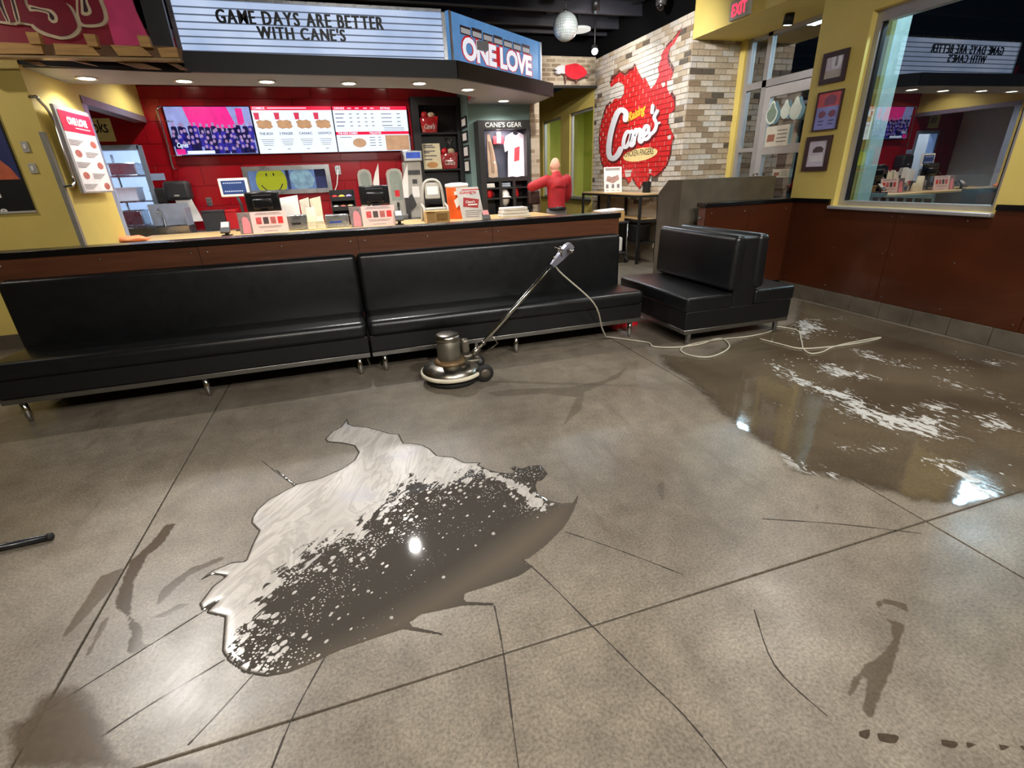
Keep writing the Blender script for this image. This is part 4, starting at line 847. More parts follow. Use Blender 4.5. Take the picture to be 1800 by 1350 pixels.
add('case', MB().rbox(a0, a1, YK-.25, YK-.013, b0, b1, .05, 4), m_dgrey, t); add('badge', MB().rbox((a0+a1)/2-.05, (a0+a1)/2+.02, YK-.254, YK-.249, b0+.06, b0+.085, .004, 1), m_grey, t)
add('slot', MB().box(a0+.05, a1-.05, YK-.252, YK-.248, b0+.03, b0+.045), m_black, t)
mb = MB(); xs2 = [(a0+.10+.012*k, a0+.33+.014*k, YK-.20-.015*math.sin(k*1.1), b0+.04-k*.06) for k in range(7)]
mb._add([p for xa_, xb_, yy, zz in xs2 for p in ((xa_, yy, zz), (xb_, yy, zz))], [(2*k, 2*k+2, 2*k+3, 2*k+1) for k in range(6)], 0, True)
mb._add([p for xa_, xb_, yy, zz in xs2 for p in ((xa_, yy+.003, zz), (xb_, yy+.003, zz))], [(2*k, 2*k+1, 2*k+3, 2*k+2) for k in range(6)], 0, True)
add('paper_towel', mb, m_paper, t)
a0, b0, a1, b1 = rectF(fk, 278, 330, 300, 361)
t = thing('soap_dispenser', fk.at((a0+a1)/2, b0, 0), 'small black soap dispenser left of the paper towels', 'dispenser'); add('case', MB().rbox(a0, a1-.02, YK-.13, YK-.013, b0+.03, b1, .025, 3), m_dgrey, t); add('nozzle', MB().lathe(((a0+a1)/2, YK-.09, b0), [(.012, 0), (.018, .012), (.02, .035)], 10), m_white, t)
for box, lab in (((363, 347, 373, 362), 'steel wall outlet low on the red wall by the tray boxes'), ((589, 291, 599, 307), 'steel wall outlet with a white cable right of the pass-through window')):
    a0, b0, a1, b1 = rectF(fk, *box); t = thing('wall_outlet', fk.at((a0+a1)/2, b0), lab, 'outlet', 'outlets on the red wall'); mb = MB(); mb.rbox(a0, a1, YK-.022, YK-.013, b0, b1, .004, 1); add('plate', mb, m_steel, t)
    s = MB(); c_ = (a0+a1)/2
    for z_ in (b0+(b1-b0)*.3, b0+(b1-b0)*.7): s.box(c_-.02, c_-.012, YK-.0235, YK-.022, z_-.015, z_+.015).box(c_+.012, c_+.02, YK-.0235, YK-.022, z_-.015, z_+.015)
    add('sockets', s, m_black, t)
    if box[0] > 500: add('cable', MB().tube([fk.at(c_, b0+.07, .02), fk.at(c_-.05, b0-.15, .04), fk.at(c_-.15, b0-.34, .03), fk.at(c_-.2, b0-.5, .03)], .008, 6), m_white, t)
# pass-through window in steel frame
a0, b0, a1, b1 = rectF(fk, 430, 291, 582, 341)
t = thing('pass_through_window', fk.at((a0+a1)/2, b0), 'steel framed pass-through window with a smiling yellow balloon behind it', 'window')
g = .07; mb = MB(); 
for r_ in ((a0, b1-g, a1, b1), (a0, b0, a1, b0+g), (a0, b0+g, a0+g, b1-g), (a1-g, b0+g, a1, b1-g)): fk.rect(mb, *r_, .001, .07)
add('frame', mb, m_steel, t); mb = MB(); fk.rect(mb, a0+g, b0+g, a1-g, b1-g, .001, .006); add('back', mb, EM('window_glow_blue', (120, 150, 205), 0.29, .25), t)  # back, balloon and bag glow in place of blue kitchen light behind
mb = MB(); fk.rect(mb, a0+g+.85*(a1-a0-2*g), b0+g, a1-g, b1-g, .006, .008); fk.rect(mb, a0+g+.42*(a1-a0), b0+g, a0+g+.46*(a1-a0), b1-g, .006, .010); add('navy_curtain', mb, M('navy', (30, 40, 92), .6), t)
cxs, czs = a0+(a1-a0)*.30, (b0+b1)/2-.02; m_smile = EM('balloon_yellow', (206, 214, 40), 0.24); rs = .235
mb = MB(); P = [(cxs+rs*math.cos(q*.2618), max(b0+g+.001, min(b1-g-.001, czs+rs*1.05*math.sin(q*.2618)))) for q in range(24)]; fk.poly(mb, P, .008, .02); bl_ = add('yellow_balloon', mb, m_smile, t)
mb = MB()
for dx in (-.06, .05): fk.poly(mb, [(cxs+dx+.012*math.cos(q*.785), czs+.11+.026*math.sin(q*.785)) for q in range(8)], .02, .022)
stroke(mb, fk, [(cxs-.16, czs-.05), (cxs-.1, czs-.12), (cxs, czs-.15), (cxs+.1, czs-.12), (cxs+.16, czs-.04)], .016, .022); add('face_marks', mb, m_dark, bl_)
mb = MB(); rr = random.Random(2); c_ = a0+(a1-a0)*.66
P = [(c_+(.17+.03*rr.random())*math.cos(q*.35), czs+.02+(.15+.03*rr.random())*math.sin(q*.35)) for q in range(18)]; P = [(p[0], max(b0+g+.002, min(b1-g-.002, p[1]))) for p in P]; fk.poly(mb, P, .008, .05); add('clear_bag', mb, EM('bag_blue_glow', (160, 200, 232), 0.26, .5), t)
# ---- helper for small goods standing on a counter
def good(nm, loc, label, cat, group=None): return thing(nm, loc, label, cat, group)
def shelf_z(y): return CZ if y < 8.3 else BZ
def sbox(u0, v0, u1, y):   # x0,x1, bottom = counter, top from photo
    x0, x1 = PY(u0, v0, y).x, PY(u1, v0, y).x; return x0, x1, shelf_z(y), PY((u0+u1)/2, v0, y).z
# order display
y = 8.12; x0, x1, z0, z1 = RY(385, 313, 437, 346, y); xm = (x0+x1)/2
t = good('order_display', (xm, y, CZ), 'white bezel order display monitor left of the pass-through window', 'monitor')
add('bezel', MB().rbox(x0, x1, y, y+.04, z0, z1, .012, 2), m_white, t); mb = MB(); FY(y).rect(mb, x0+.035, z0+.035, x1-.035, z1-.03, 0, .003); add('display', mb, EM('display_blue', (70, 92, 150), .35, .2), t)
mb = MB()
for q in range(10):
    for zz in (.72, .28): FY(y).rect(mb, x0+.06+q*(x1-x0-.13)/10, z0+(z1-z0)*zz, x0+.06+(q+.6)*(x1-x0-.13)/10, z0+(z1-z0)*zz+.012, .003, .005)
add('order_text', mb, E_wh, t); add('stand', MB().tube([(xm, y+.03, z0+.02), (xm+.03, y+.05, z0-.1), (xm+.03, y+.05, CZ)], .018, 8), m_dgrey, t); add('foot', MB().rbox(xm-.1, xm+.14, y-.06, y+.12, CZ, CZ+.015, .006, 1), m_dgrey, t)
# tills: black monitor backs
for (u0, v0, u1, v1), lab in (((431, 337, 492, 372), 'black till monitor back on the worktop, left one behind a pink sign'), ((632, 326, 684, 360), 'black till monitor back on the worktop, right one near the drink dispensers')):
    y = 7.75; x0, x1, z0, z1 = RY(u0, v0, u1, v1, y); xm = (x0+x1)/2
    t = good('till_monitor', (xm, y, CZ), lab, 'till', 'tills on the worktop')
    add('screen_back', MB().rbox(x0, x1, y, y+.05, z0, z1, .02, 3, mtx=None), m_blackg, t)
    add('rear_hump', MB().rbox(xm-.13, xm+.13, y-.05, y+.01, z0+.03, z1-.08, .03, 3), m_blackg, t); add('vent', MB().box(xm-.12, xm+.12, y-.003, y+.001, z1-.05, z1-.035), m_dgrey, t)
    add('neck', MB().rbox(xm-.05, xm+.05, y+.0, y+.05, CZ+.01, z0+.05, .01, 2), m_black, t); add('foot', MB().rbox(xm-.13, xm+.13, y-.1, y+.14, CZ, CZ+.018, .008, 2), m_black, t)
# pink campaign signs
m_pk = M('pink_sign', (226, 196, 190), .5, var=.05)
for (u0, v0, u1), lab in (((414, 372, 501), 'pink donation sign on the worktop under the left till'), ((612, 362, 693), 'pink donation sign on the worktop under the right till')):
    y = 7.42; x0, x1, z0, z1 = sbox(u0, v0, u1, y); f = Fr((x0, y, CZ), (1, 0, 0), (0, .12, 1)); W, Hh = x1-x0, z1-CZ
    t = good('counter_sign', ((x0+x1)/2, y, CZ), lab, 'sign', 'pink signs on the worktop'); mb = MB(); f.rect(mb, 0, 0, W, Hh, -.006, 0); add('board', mb, m_pk, t)
    mb = MB(); f.rect(mb, 0, .002, W*.26, Hh-.002, 0, .001); add('photo_strip', mb, M('sign_photo_grey', (120, 106, 104), .5, var=.3, scale=30), t)
    mb = MB(); f.poly(mb, [(W*.06, .01), (W*.22, .01), (W*.23, Hh*.5), (W*.19, Hh*.75), (W*.13, Hh*.82), (W*.08, Hh*.7)], .001, .002); add('pink_figure', mb, M('sign_pink', (228, 132, 140), .5), t)
    for k, c_ in enumerate(((196, 70, 70), (70, 52, 52), (176, 90, 84), (214, 40, 36))): mb = MB(); a = W*(.36+.15*k); f.rect(mb, a, Hh*.42, a+W*.11, Hh*.74, 0, .0015); add('stamp', mb, M('sign_stamp_%d' % k, c_, .5, var=.3, scale=40), t)
    mb = MB()
    for zz, k in ((.86, .56), (.92, .5), (.30, .5), (.24, .44), (.08, .3)): f.rect(mb, W*(.63-k/2), Hh*zz, W*(.63+k/2), Hh*zz+.006, 0, .0015)
    add('small_print', mb, m_ink, t); add('foot', MB().box(x0+.02, x1-.02, y, y+.1, CZ, CZ+.006), m_pk, t)
# card readers
for (u, v0), lab in (((393, 391), 'small black card reader on a stand left of the left pink sign'), ((700, 371), 'small black card reader beside the right pink sign'), ((854, 370), 'card reader with a pinkish screen at the right end of the worktop')):
    y = 7.36; p = PY(u, v0, y); t = good('card_reader', (p.x, y, CZ), lab, 'card reader', 'card readers on the worktop')
    add('stand', MB().tube([(p.x, y+.03, CZ), (p.x, y+.03, p.z-.05)], .025, 10).rbox(p.x-.06, p.x+.06, y-.03, y+.09, CZ, CZ+.012, .005, 1), m_black, t)
    f = Fr((p.x, y, p.z-.06), (1, 0, 0), (0, .75, .66)); mb = MB(); f.rect(mb, -.055, -.08, .055, .1, -.025, 0); hd3 = add('terminal', mb, m_dgrey, t); mb = MB(); f.rect(mb, -.045, .0, .045, .09, 0, .002); add('screen', mb, M('reader_screen_%d' % u, (196, 190, 186) if u < 800 else (206, 130, 130), .3), hd3)
# orange wrapper bag at the left end
p = PY(222, 420, 7.3); t = good('orange_bag', (p.x, 7.3, CZ), 'crumpled orange paper bag lying at the left end of the worktop', 'bag'); mb = MB(); rr = random.Random(4)
mb.ball((p.x, 7.3, CZ+.035), .26, .12, .035, 14, 6); mb.v = [(x+.02*rr.uniform(-1, 1), y_+.02*rr.uniform(-1, 1), max(CZ+.001, z+.02*rr.uniform(-.5, 1))) for x, y_, z in mb.v]; add('bag_body', mb, M('orange_paper', (222, 140, 96), .6, var=.2), t)
mb = MB().obox((p.x-.28, 7.3, CZ+.02), (.06, 0, .01), (0, .08, 0), (0, 0, .003)); add('bag_mouth', mb, M('orange_dark', (190, 90, 40), .6), t)
# steel sink on the back counter left
t = good('hand_sink', (-2.05, 8.7, 0), 'steel hand sink unit below the paper towel dispenser', 'sink'); sx0, sx1 = PY(222, 400, 8.6).x, PY(338, 400, 8.6).x
add('basin', MB().box(sx0, sx1, 8.45, 8.47, BZ-.02, BZ+.12).box(sx0, sx1, 8.78, 8.8, BZ-.02, BZ+.12).box(sx0, sx0+.02, 8.47, 8.78, BZ-.02, BZ+.12).box(sx1-.02, sx1, 8.47, 8.78, BZ-.02, BZ+.12).box(sx0, sx1, 8.45, 8.8, BZ-.03, BZ-.02), m_steel, t)
add('splash_guard', MB().box(sx0+.28, sx1-.02, 8.79, 8.8, BZ+.1, BZ+.42).box(sx1-.02, sx1-.01, 8.5, 8.8, BZ+.1, BZ+.36), M('frosted_guard', (170, 180, 200), .3, .3), t)
add('tap', MB().tube([(sx0+.45, 8.74, BZ+.1), (sx0+.45, 8.74, BZ+.32), (sx0+.45, 8.62, BZ+.36), (sx0+.45, 8.55, BZ+.3)], .012, 8), m_chrome, t)
add('legs', MB().box(sx0, sx0+.04, 8.46, 8.5, 0, BZ-.03).box(sx1-.04, sx1, 8.46, 8.5, 0, BZ-.03).box(sx0, sx0+.04, 8.74, 8.78, 0, BZ-.03).box(sx1-.04, sx1, 8.74, 8.78, 0, BZ-.03), m_steel, t)
# boxes on the back counter
for (u0, v0, u1), y, mt, lab in (((352, 370, 392), 9.0, m_dgrey, 'dark grey box on the back counter right of the towel dispenser'), ((393, 369, 413), 9.05, m_redp, 'red box on the back counter behind the left pink sign')):
    x0, x1, z0, z1 = sbox(u0, v0, u1, y); t = good('counter_box', ((x0+x1)/2, y, BZ), lab, 'box'); add('box_body', MB().rbox(x0, x1, y, y+.25, z0, z1-.03, .006, 1), mt, t); add('lid', MB().rbox(x0-.008, x1+.008, y-.008, y+.258, z1-.03, z1, .006, 1), mt, t)
# white takeaway bags and cup stacks
def paper_bag(u0, v0, u1, y, lab, mt, logo):
    x0, x1, z0, z1 = sbox(u0, v0, u1, y); t = good('paper_bag', ((x0+x1)/2, y, CZ), lab, 'paper bag', 'takeaway bags'); d = .14; q = (x1-x0)*.06
    mb = MB(); mb._add([(x0+q, y, CZ), (x1-q, y, CZ), (x1-q, y+d, CZ), (x0+q, y+d, CZ), (x0, y+.02, z1-.06), (x1, y+.02, z1-.02), (x1, y+d-.02, z1-.02), (x0, y+d-.02, z1-.05), ((x0+x1)/2, y+.02, z1-.09)], [(0, 1, 5, 8, 4), (1, 2, 6, 5), (2, 3, 7, 6), (3, 0, 4, 7), (3, 2, 1, 0)])
    add('bag', mb, mt, t)
    if logo: c_ = (x0+x1)/2+.02; mb = MB(); FY(y).poly(mb, [(c_+.06*math.cos(k*.7854+.4), CZ+(z1-CZ)*.3+.05*math.sin(k*.7854+.4)) for k in range(8)], .0, .004); add('red_logo', mb, m_red, t)
paper_bag(489, 341, 521, 7.9, 'white paper bag with a small red logo right of the left till', m_white, True)
paper_bag(524, 345, 541, 8.05, 'plain off-white paper bag right of the bag with the logo', M('offwhite_paper', (214, 206, 190), .7), False); paper_bag(542, 343, 562, 8.08, 'cream paper bag standing left of the condiment rack', M('cream_paper', (222, 212, 186), .7), False)
def cup(mb, x, y, z, r, h, mi=0): mb.lathe((x, y, z), [(r*.72, 0), (r*.98, h*.96), (r*1.05, h*.97), (r*1.05, h), (r*.9, h), (r*.66, h*.05)], 16, mi)
for u, v0, r, lab in ((545, 365, .075, 'tall stack of cream cups on the worktop between the pink signs, left stack'), (560, 381, .07, 'shorter stack of cream cups on the worktop, right stack')):
    y = 7.5; p = PY(u, v0, y); t = good('cup_stack', (p.x, y, CZ), lab, 'cups', 'cup stacks'); mb = MB(); n_ = 5; h = p.z-CZ-.0
    mb.lathe((p.x, y, CZ), [(r*1.02, 0), (r*.98, .012), (r*.75, h-.004), (r*.70, h)], 18); add('bottom_cup', mb, M('cream_cup', (226, 216, 186), .5), t); mb = MB()
    for k in range(n_): mb.lathe((p.x, y, CZ+.012+k*.022), [(r*(.99-.012*k), 0), (r*(1.03-.012*k), .004), (r*(.985-.012*k), .009)], 18)
    add('cup_rims', mb, M('cream_cup', (226, 216, 186), .5), t)
# receipt printers / drawers
for (u0, v0, u1), lab, c_ in (((503, 378, 540), 'grey receipt printer with a black slot near the cream cups', m_steel), ((570, 377, 612), 'low steel cash box with a blue stripe left of the right pink sign', m_steel)):
    y = 7.58; x0, x1, z0, z1 = sbox(u0, v0, u1, y); t = good('receipt_printer', ((x0+x1)/2, y, CZ), lab, 'printer'); add('case', MB().rbox(x0, x1, y, y+.15, CZ, z1, .012, 2), c_, t)
    mb = MB(); FY(y).rect(mb, x0+.05, CZ+(z1-CZ)*.35, x1-.1, CZ+(z1-CZ)*.5, 0, .003); add('slot', mb, m_black if u0 < 550 else M('blue_stripe', (30, 60, 150), .4), t)
# condiment rack
y = 8.0; x0, x1, z0, z1 = sbox(578, 334, 622, y); t = good('condiment_rack', ((x0+x1)/2, y, CZ), 'three-tier black condiment rack filled with lids and packets', 'rack')
add('frame', MB().box(x0, x0+.015, y, y+.2, CZ, z1).box(x1-.015, x1, y, y+.2, CZ, z1).box(x0, x1, y+.19, y+.2, CZ, z1), m_black, t)
for k in range(3):
    zz = CZ+.08+k*(z1-CZ-.08)/3; add('tier', MB().box(x0+.015, x1-.015, y-.02, y+.19, zz-.012, zz).box(x0+.015, x1-.015, y-.02, y-.01, zz, zz+.045), m_black, t)
    for q, cc in enumerate(((m_white, m_redp, m_white), (m_white, M('packet_pink', (214, 120, 110), .6), M('packet_cream', (220, 200, 160), .6)), (m_redp, M('packet_yellow', (222, 180, 50), .6), M('packet_lilac', (150, 140, 200), .6)))[k]):
        mb = MB(); mb.ball((x0+.06+q*(x1-x0-.1)/2.4, y+.06, zz+.035), .05, .05, .035, 10, 6); add('packets', mb, cc, t)
# tall drink dispensers on the back counter
for (u0, v0, u1, v1), lab in (((631, 297, 655, 355), 'tall rounded grey tea dispenser left of its twin'), ((682, 296, 709, 355), 'tall rounded grey tea dispenser with a small red label')):
    y = 8.95; x0, x1, z0, z1 = RY(u0, v0, u1, v1, y); xm = (x0+x1)/2; wd = (x1-x0)
    t = good('tea_dispenser', (xm, y, BZ), lab, 'dispenser', 'tea dispensers'); mb = MB(); P = [(x0, BZ+.08), (x1, BZ+.08), (x1, z1-.08), (x1-.03, z1-.02), (x1-.09, z1), (x0+.09, z1), (x0+.03, z1-.02), (x0, z1-.08)]
    FY(y).poly(mb, P, -.2, 0); add('body', mb, m_grey, t); mb = MB(); FY(y).poly(mb, [(x0+.04, BZ+.3), (x1-.04, BZ+.3), (x1-.035, z1-.09), (x1-.08, z1-.04), (x0+.08, z1-.04), (x0+.035, z1-.09)], 0, .004); add('sight_panel', mb, M('grey_glass_panel', (148, 158, 148), .2), t)
    add('tap', MB().tube([(xm, y-.01, BZ+.2), (xm, y-.08, BZ+.2), (xm, y-.08, BZ+.13)], .014, 8).rbox(xm-.02, xm+.02, y-.09, y-.05, BZ+.2, BZ+.27, .006, 1), m_black, t); add('drip_base', MB().rbox(x0-.01, x1+.01, y-.14, y+.2, BZ, BZ+.08, .01, 2), m_steel, t)
    if u0 > 660: mb = MB(); FY(y).rect(mb, xm-.03, BZ+.36, xm+.05, BZ+.46, .004, .006); add('label_plate', mb, m_red, t)
for (u, v), lab in (((661, 318), 'white curved blade-shaped menu card between the two tea dispensers'), ((712, 318), 'white curved blade-shaped menu card right of the tea dispensers')):
    y = 8.86; p = PY(u, v, y); f = FY(y); t = good('card_holder', (p.x, y, BZ), lab, 'card'); mb = MB(); f.poly(mb, [(p.x-.05, p.z-.26), (p.x+.03, p.z-.26), (p.x+.05, p.z), (p.x+.07, p.z+.26), (p.x+.0, p.z+.12), (p.x-.05, p.z-.02)], 0, .01); add('card', mb, m_paper, t)
    add('stem', MB().rbox(p.x-.03, p.x+.04, y-.005, y+.03, BZ, p.z-.24, .006, 1), m_dgrey, t)
# tall grey drinks machine
y = 8.93; x0, x1, z0, z1 = RY(714, 284, 744, 372, y); xm = (x0+x1)/2
t = good('drinks_machine', (xm, y, BZ), 'tall grey drinks machine with a small blue display on top', 'machine'); add('body', MB().rbox(x0, x1, y, y+.33, BZ, z1, .02, 3), m_grey, t)
add('head', MB().rbox(x0+.0, x1+.03, y-.03, y+.3, z1, z1+.17, .015, 2), m_steel, t); mb = MB(); FY(y-.03).rect(mb, x0+.05, z1+.05, x1+.0, z1+.14, 0, .003); add('display', mb, EM('machine_blue_display', (60, 90, 190), 0.43, .3), t)
mb = MB(); f = FY(y); f.rect(mb, x0+.03, z1-.2, x1-.03, z1-.13, 0, .004); f.rect(mb, xm-.03, z1-.34, xm+.05, z1-.27, 0, .004); add('button_panel', mb, m_dgrey, t); mb = MB(); f.rect(mb, xm-.05, z1-.55, xm+.07, z1-.38, 0, .003); add('notice', mb, m_paper, t)
mb = MB().obox((x0+.06, y-.03, z1-.62), (.05, 0, .04), (0, .02, 0), (-.03, 0, .09)); add('dark_side_flap', mb, m_dgrey, t)
# grey arched frame stand
y = 7.62; x0, x1, z0, z1 = sbox(737, 316, 781, y); xm = (x0+x1)/2; W = x1-x0
t = good('booster_chair', (xm, y, CZ), 'light grey plastic child booster chair with arched back standing on the worktop', 'chair')
add('back_frame', MB().tube([Vector(p) for p in crom([(x0+.0, y+.12, CZ), (x0+.02, y+.08, CZ+.25), (x0+.05, y+.06, z1-.1), (x0+.10, y+.06, z1-.02), (xm, y+.06, z1), (x1-.10, y+.06, z1-.02), (x1-.05, y+.06, z1-.1), (x1-.02, y+.08, CZ+.25), (x1, y+.12, CZ)], 4)], .02, 8), m_grey, t)
add('backrest', MB().rbox(x0+.07, x1-.07, y+.05, y+.085, z1-.26, z1-.035, .02, 3), m_grey, t); mb = MB(); FY(y+.05).rect(mb, x0+.10, z1-.20, x1-.10, z1-.09, 0, .004); add('label_panel', mb, m_paper, t)
add('seat', MB().rbox(x0+.03, x1-.03, y-.14, y+.1, CZ+.15, CZ+.19, .015, 3), m_grey, t)
for xx in (x0+.01, x1-.01): add('front_leg', MB().tube([(xx, y-.15, CZ), (xx, y-.12, CZ+.2), (xx, y+.07, CZ+.24)], .018, 8), m_grey, t)
# cardboard box, orange drink cooler and leaning sign
y = 7.2; x0, x1, z0, z1 = sbox(749, 371, 790, y); t = good('cardboard_box', ((x0+x1)/2, y, CZ), 'low brown cardboard box in front of the grey booster chair', 'box'); add('carton', MB().rbox(x0, x1, y, y+.2, CZ, z1, .004, 1), m_tan, t); add('flap', MB().obox((x0+.05, y-.02, z1), (.06, 0, 0), (0, .05, 0), (0, 0, .002)), m_tan, t)
mb = MB(); FY(y).rect(mb, x0+.14, CZ+.03, x1-.03, z1-.03, 0, .002); add('printed_label', mb, M('box_print', (140, 104, 50), .7, var=.3, scale=30), t)
y = 7.72; x0, x1, z0, z1 = sbox(786, 321, 826, y); xm = (x0+x1)/2; t = good('drink_cooler', (xm, y, CZ), 'orange drink cooler with white lid standing behind the leaning grey sign', 'cooler'); r = (x1-x0)/2
add('tank', MB().lathe((xm, y+r, CZ), [(r*.88, 0), (r*.9, .02), (r*.97, z1-CZ-.08), (r*.95, z1-CZ-.06)], 28), M('orange_plastic', (236, 96, 30), .45), t); add('lid', MB().lathe((xm, y+r, z1-.065), [(r*1.0, 0), (r*1.04, .02), (r*1.0, .05), (r*.4, .065)], 28), m_white, t)
mb = MB(); FY(y+.03).poly(mb, [(xm-.09, CZ+.27), (xm+.03, CZ+.35), (xm+.02, CZ+.24), (xm-.06, CZ+.16)], .03, .036); FY(y+.03).rect(mb, xm-.08, z1-.17, xm+.03, z1-.12, .03, .036); add('white_logo', mb, m_white, t)
y = 7.38; x0, x1 = PY(812, 360, y).x, PY(851, 360, y).x; z1 = PY(825, 329, y).z; f = Fr((x0, y, CZ), (1, 0, 0), (0, .2, 1)); W, Hh = x1-x0, (z1-CZ)*1.02
sh = lambda a, b: (a-(b/Hh)*.055, b)
t = good('leaning_sign', ((x0+x1)/2, y, CZ), 'light grey leaning counter sign with a red slanted emblem before the orange cooler', 'sign'); mb = MB(); f.poly(mb, [sh(0, 0), sh(W, 0), sh(W, Hh), sh(0, Hh)], -.008, 0); add('board', mb, M('sign_grey', (200, 196, 190), .5), t)
mb = MB(); f.poly(mb, [sh(W*.14, Hh*.42), sh(W*.8, Hh*.36), sh(W*.92, Hh*.62), sh(W*.24, Hh*.70)], 0, .002); add('emblem', mb, M('emblem_red', (166, 40, 44), .5), t)
mb = MB(); text(mb, f, "CANE'S!", W*.12, Hh*.80, W*.74, Hh*.075, .002, .03, warp=sh); f.rect(mb, W*.08, Hh*.91, W*.85, Hh*.935, 0, .002); add('heading', mb, m_red, t); mb = MB(); text(mb, f, "Cane's", W*.3, Hh*.52, W*.42, Hh*.08, .0035, .02, shear=.3, warp=sh); f.rect(mb, W*.3, Hh*.45, W*.72, Hh*.49, .002, .003); add('emblem_lettering', mb, m_white, t)
mb = MB()
for k in range(4): f.rect(mb, W*.15, Hh*(.28-.06*k), W*(.9-.05*k), Hh*(.28-.06*k)+.007, 0, .002)
add('small_print', mb, m_ink, t); add('strut', MB().obox((x0+W/2, y+.16, CZ+.18), (.02, 0, 0), (0, .004, 0), (0, -.09, .18)), m_grey, t)
# wrapped white shirts
y = 7.45; x0, x1, z0, z1 = sbox(882, 364, 932, y); t = good('folded_shirts', ((x0+x1)/2, y, CZ), 'stack of plastic-wrapped folded white shirts at the right end of the worktop', 'shirts')
for k in range(3): mb = MB(); mb.rbox(x0+.01*k, x1-.02*k, y, y+.25, CZ+k*(z1-CZ)/3, CZ+(k+.92)*(z1-CZ)/3, .012, 3); add('folded_shirt', mb, m_white, t)
# ---- black shelf unit with gift baskets
y = 9.28; fs2 = FY(y); a0, b0, a1, b1 = rectF(fs2, 724, 170, 813, 330); t = thing('shelf_unit', ((a0+a1)/2, y+.1, 0), 'tall black shelf unit between the menu screens and the teal wall', 'shelf')
a0b = PF(fs2, 729, 330)[0]; x0, x1 = xs_[3]+.06, XT-.004
add('side', MB().box(x0, x0+.12, y, YK-.014, 0, b1), m_black, t); add('side', MB().box(x1-.08, x1, y, YK-.014, 0, b1), m_black, t); add('top_panel', MB().box(x0+.12, x1-.08, y, YK-.014, b1-.12, b1), m_black, t); add('back', MB().box(x0+.12, x1-.08, YK-.03, YK-.014, 0, b1-.12), m_black, t)
zs1, zs2 = PF(fs2, 765, 233)[1], PF(fs2, 775, 297)[1]
for z in (zs1, zs2, zs2-.55, .2): add('shelf', MB().box(x0+.12, x1-.08, y+.01, YK-.03, z-.025, z), m_black, t)
m_cello = thin_glass('cellophane', (236, 236, 236), .14, .08)
for (u0, v0, u1), zb, lab in (((737, 204, 771), zs1, 'red gift basket in cellophane on the upper black shelf'), ((774, 268, 806), zs2, 'red gift basket in cellophane on the lower black shelf beside the poster')):
    g0, g1 = PY(u0, v0+15, y).x+.02, PY(u1, v0+15, y).x; zt = PY((u0+u1)/2, v0, y).z; t = good('gift_basket', ((g0+g1)/2, y+.08, zb), lab, 'gift basket', 'gift baskets on the shelves')
    mb = MB(); mb._add([(g0+.03, y+.03, zb), (g1-.03, y+.03, zb), (g1-.03, y+.15, zb), (g0+.03, y+.15, zb), (g0, y+.02, zt-.03), (g1, y+.02, zt), (g1, y+.16, zt), (g0, y+.16, zt-.03)], [(0, 1, 5, 4), (1, 2, 6, 5), (2, 3, 7, 6), (3, 0, 4, 7), (3, 2, 1, 0), (4, 5, 6, 7)]); add('red_box', mb, m_redp, t)
    mb = MB(); text(mb, FY(y+.02), "Cane's", (g0+g1)/2-.09, zb+.06, .18, .08, .006, .02, shear=.3); add('white_logo', mb, m_white, t)
    mb = MB(); mb.ball((g0+.09, y+.1, zt+.02), .07, .06, .06, 10, 6); add('red_goods', mb, m_redp, t); mb = MB(); mb.ball((g1-.1, y+.1, zt+.02), .07, .06, .05, 10, 6); add('cream_goods', mb, M('cream_goods', (226, 208, 170), .6), t)
    xm = (g0+g1)/2; rr = random.Random(int(u0)); mb = MB(); mb.lathe((xm-.04*(1 if u0 < 760 else -1), y+.09, zb+.002), [(.2, 0), (.22, .1), (.2, .2), (.12, zt-zb+.03), (.05, zt-zb+.1), (.03, zt-zb+.13), (.09, zt-zb+.23)], 12); mb.v = [(min(x1-.1, max(x0+.13, x+rr.uniform(-.012, .012))), max(y-.06, min(YK-.04, yy*.6+(y+.08)*.4)), z) for x, yy, z in mb.v]; add('cellophane', mb, m_cello, t)
g0, g1 = PY(743, 275, y).x, PY(776, 275, y).x; zt = PY(758, 251, y).z; f = Fr((g0, y+.03, zs2), (1, 0, 0), (0, .15, 1)); W, Hh = g1-g0, zt-zs2
t = good('shelf_poster', ((g0+g1)/2, y+.03, zs2), 'cream poster with printed text leaning on the lower black shelf', 'poster'); mb = MB(); f.rect(mb, 0, 0, W, Hh, -.005, 0); add('card', mb, M('cream_card', (224, 214, 178), .6), t); mb = MB()
for zz, k in ((.9, .5), (.83, .62), (.68, .6), (.62, .3), (.5, .66), (.36, .4)): f.rect(mb, W*.12, Hh*zz, W*(.12+k), Hh*zz+.02, 0, .002)
add('printed_lines', mb, m_ink, t); mb = MB(); f.poly(mb, [(W*.5+.1*math.cos(k*.6283), Hh*.17+.05*math.sin(k*.6283)) for k in range(10)], 0, .002); add('food_picture', mb, M('food_print', (196, 140, 80), .6), t)
# framed notices on the slanting teal wall
for k, (v0, v1) in enumerate(((203, 227), (229, 252), (254, 278), (280, 304))):
    u0 = 813+k*2.0; a0, b0 = PF(fa, u0, v1); a1, b1 = PF(fa, u0+7.5, v0); t = thing('framed_notice', fa.at((a0+a1)/2, b0), ['topmost', 'second', 'third', 'lowest'][k]+' of the four narrow black-framed notices on the teal wall', 'notice', 'framed notices'); mb = MB(); fa.rect(mb, a0, b0, a1, b1, .001, .02); add('frame', mb, m_black, t); mb = MB(); fa.rect(mb, a0+.05, b0+.03, a1-.05, b1-.03, .02, .022); add('sheet', mb, m_paper, t)
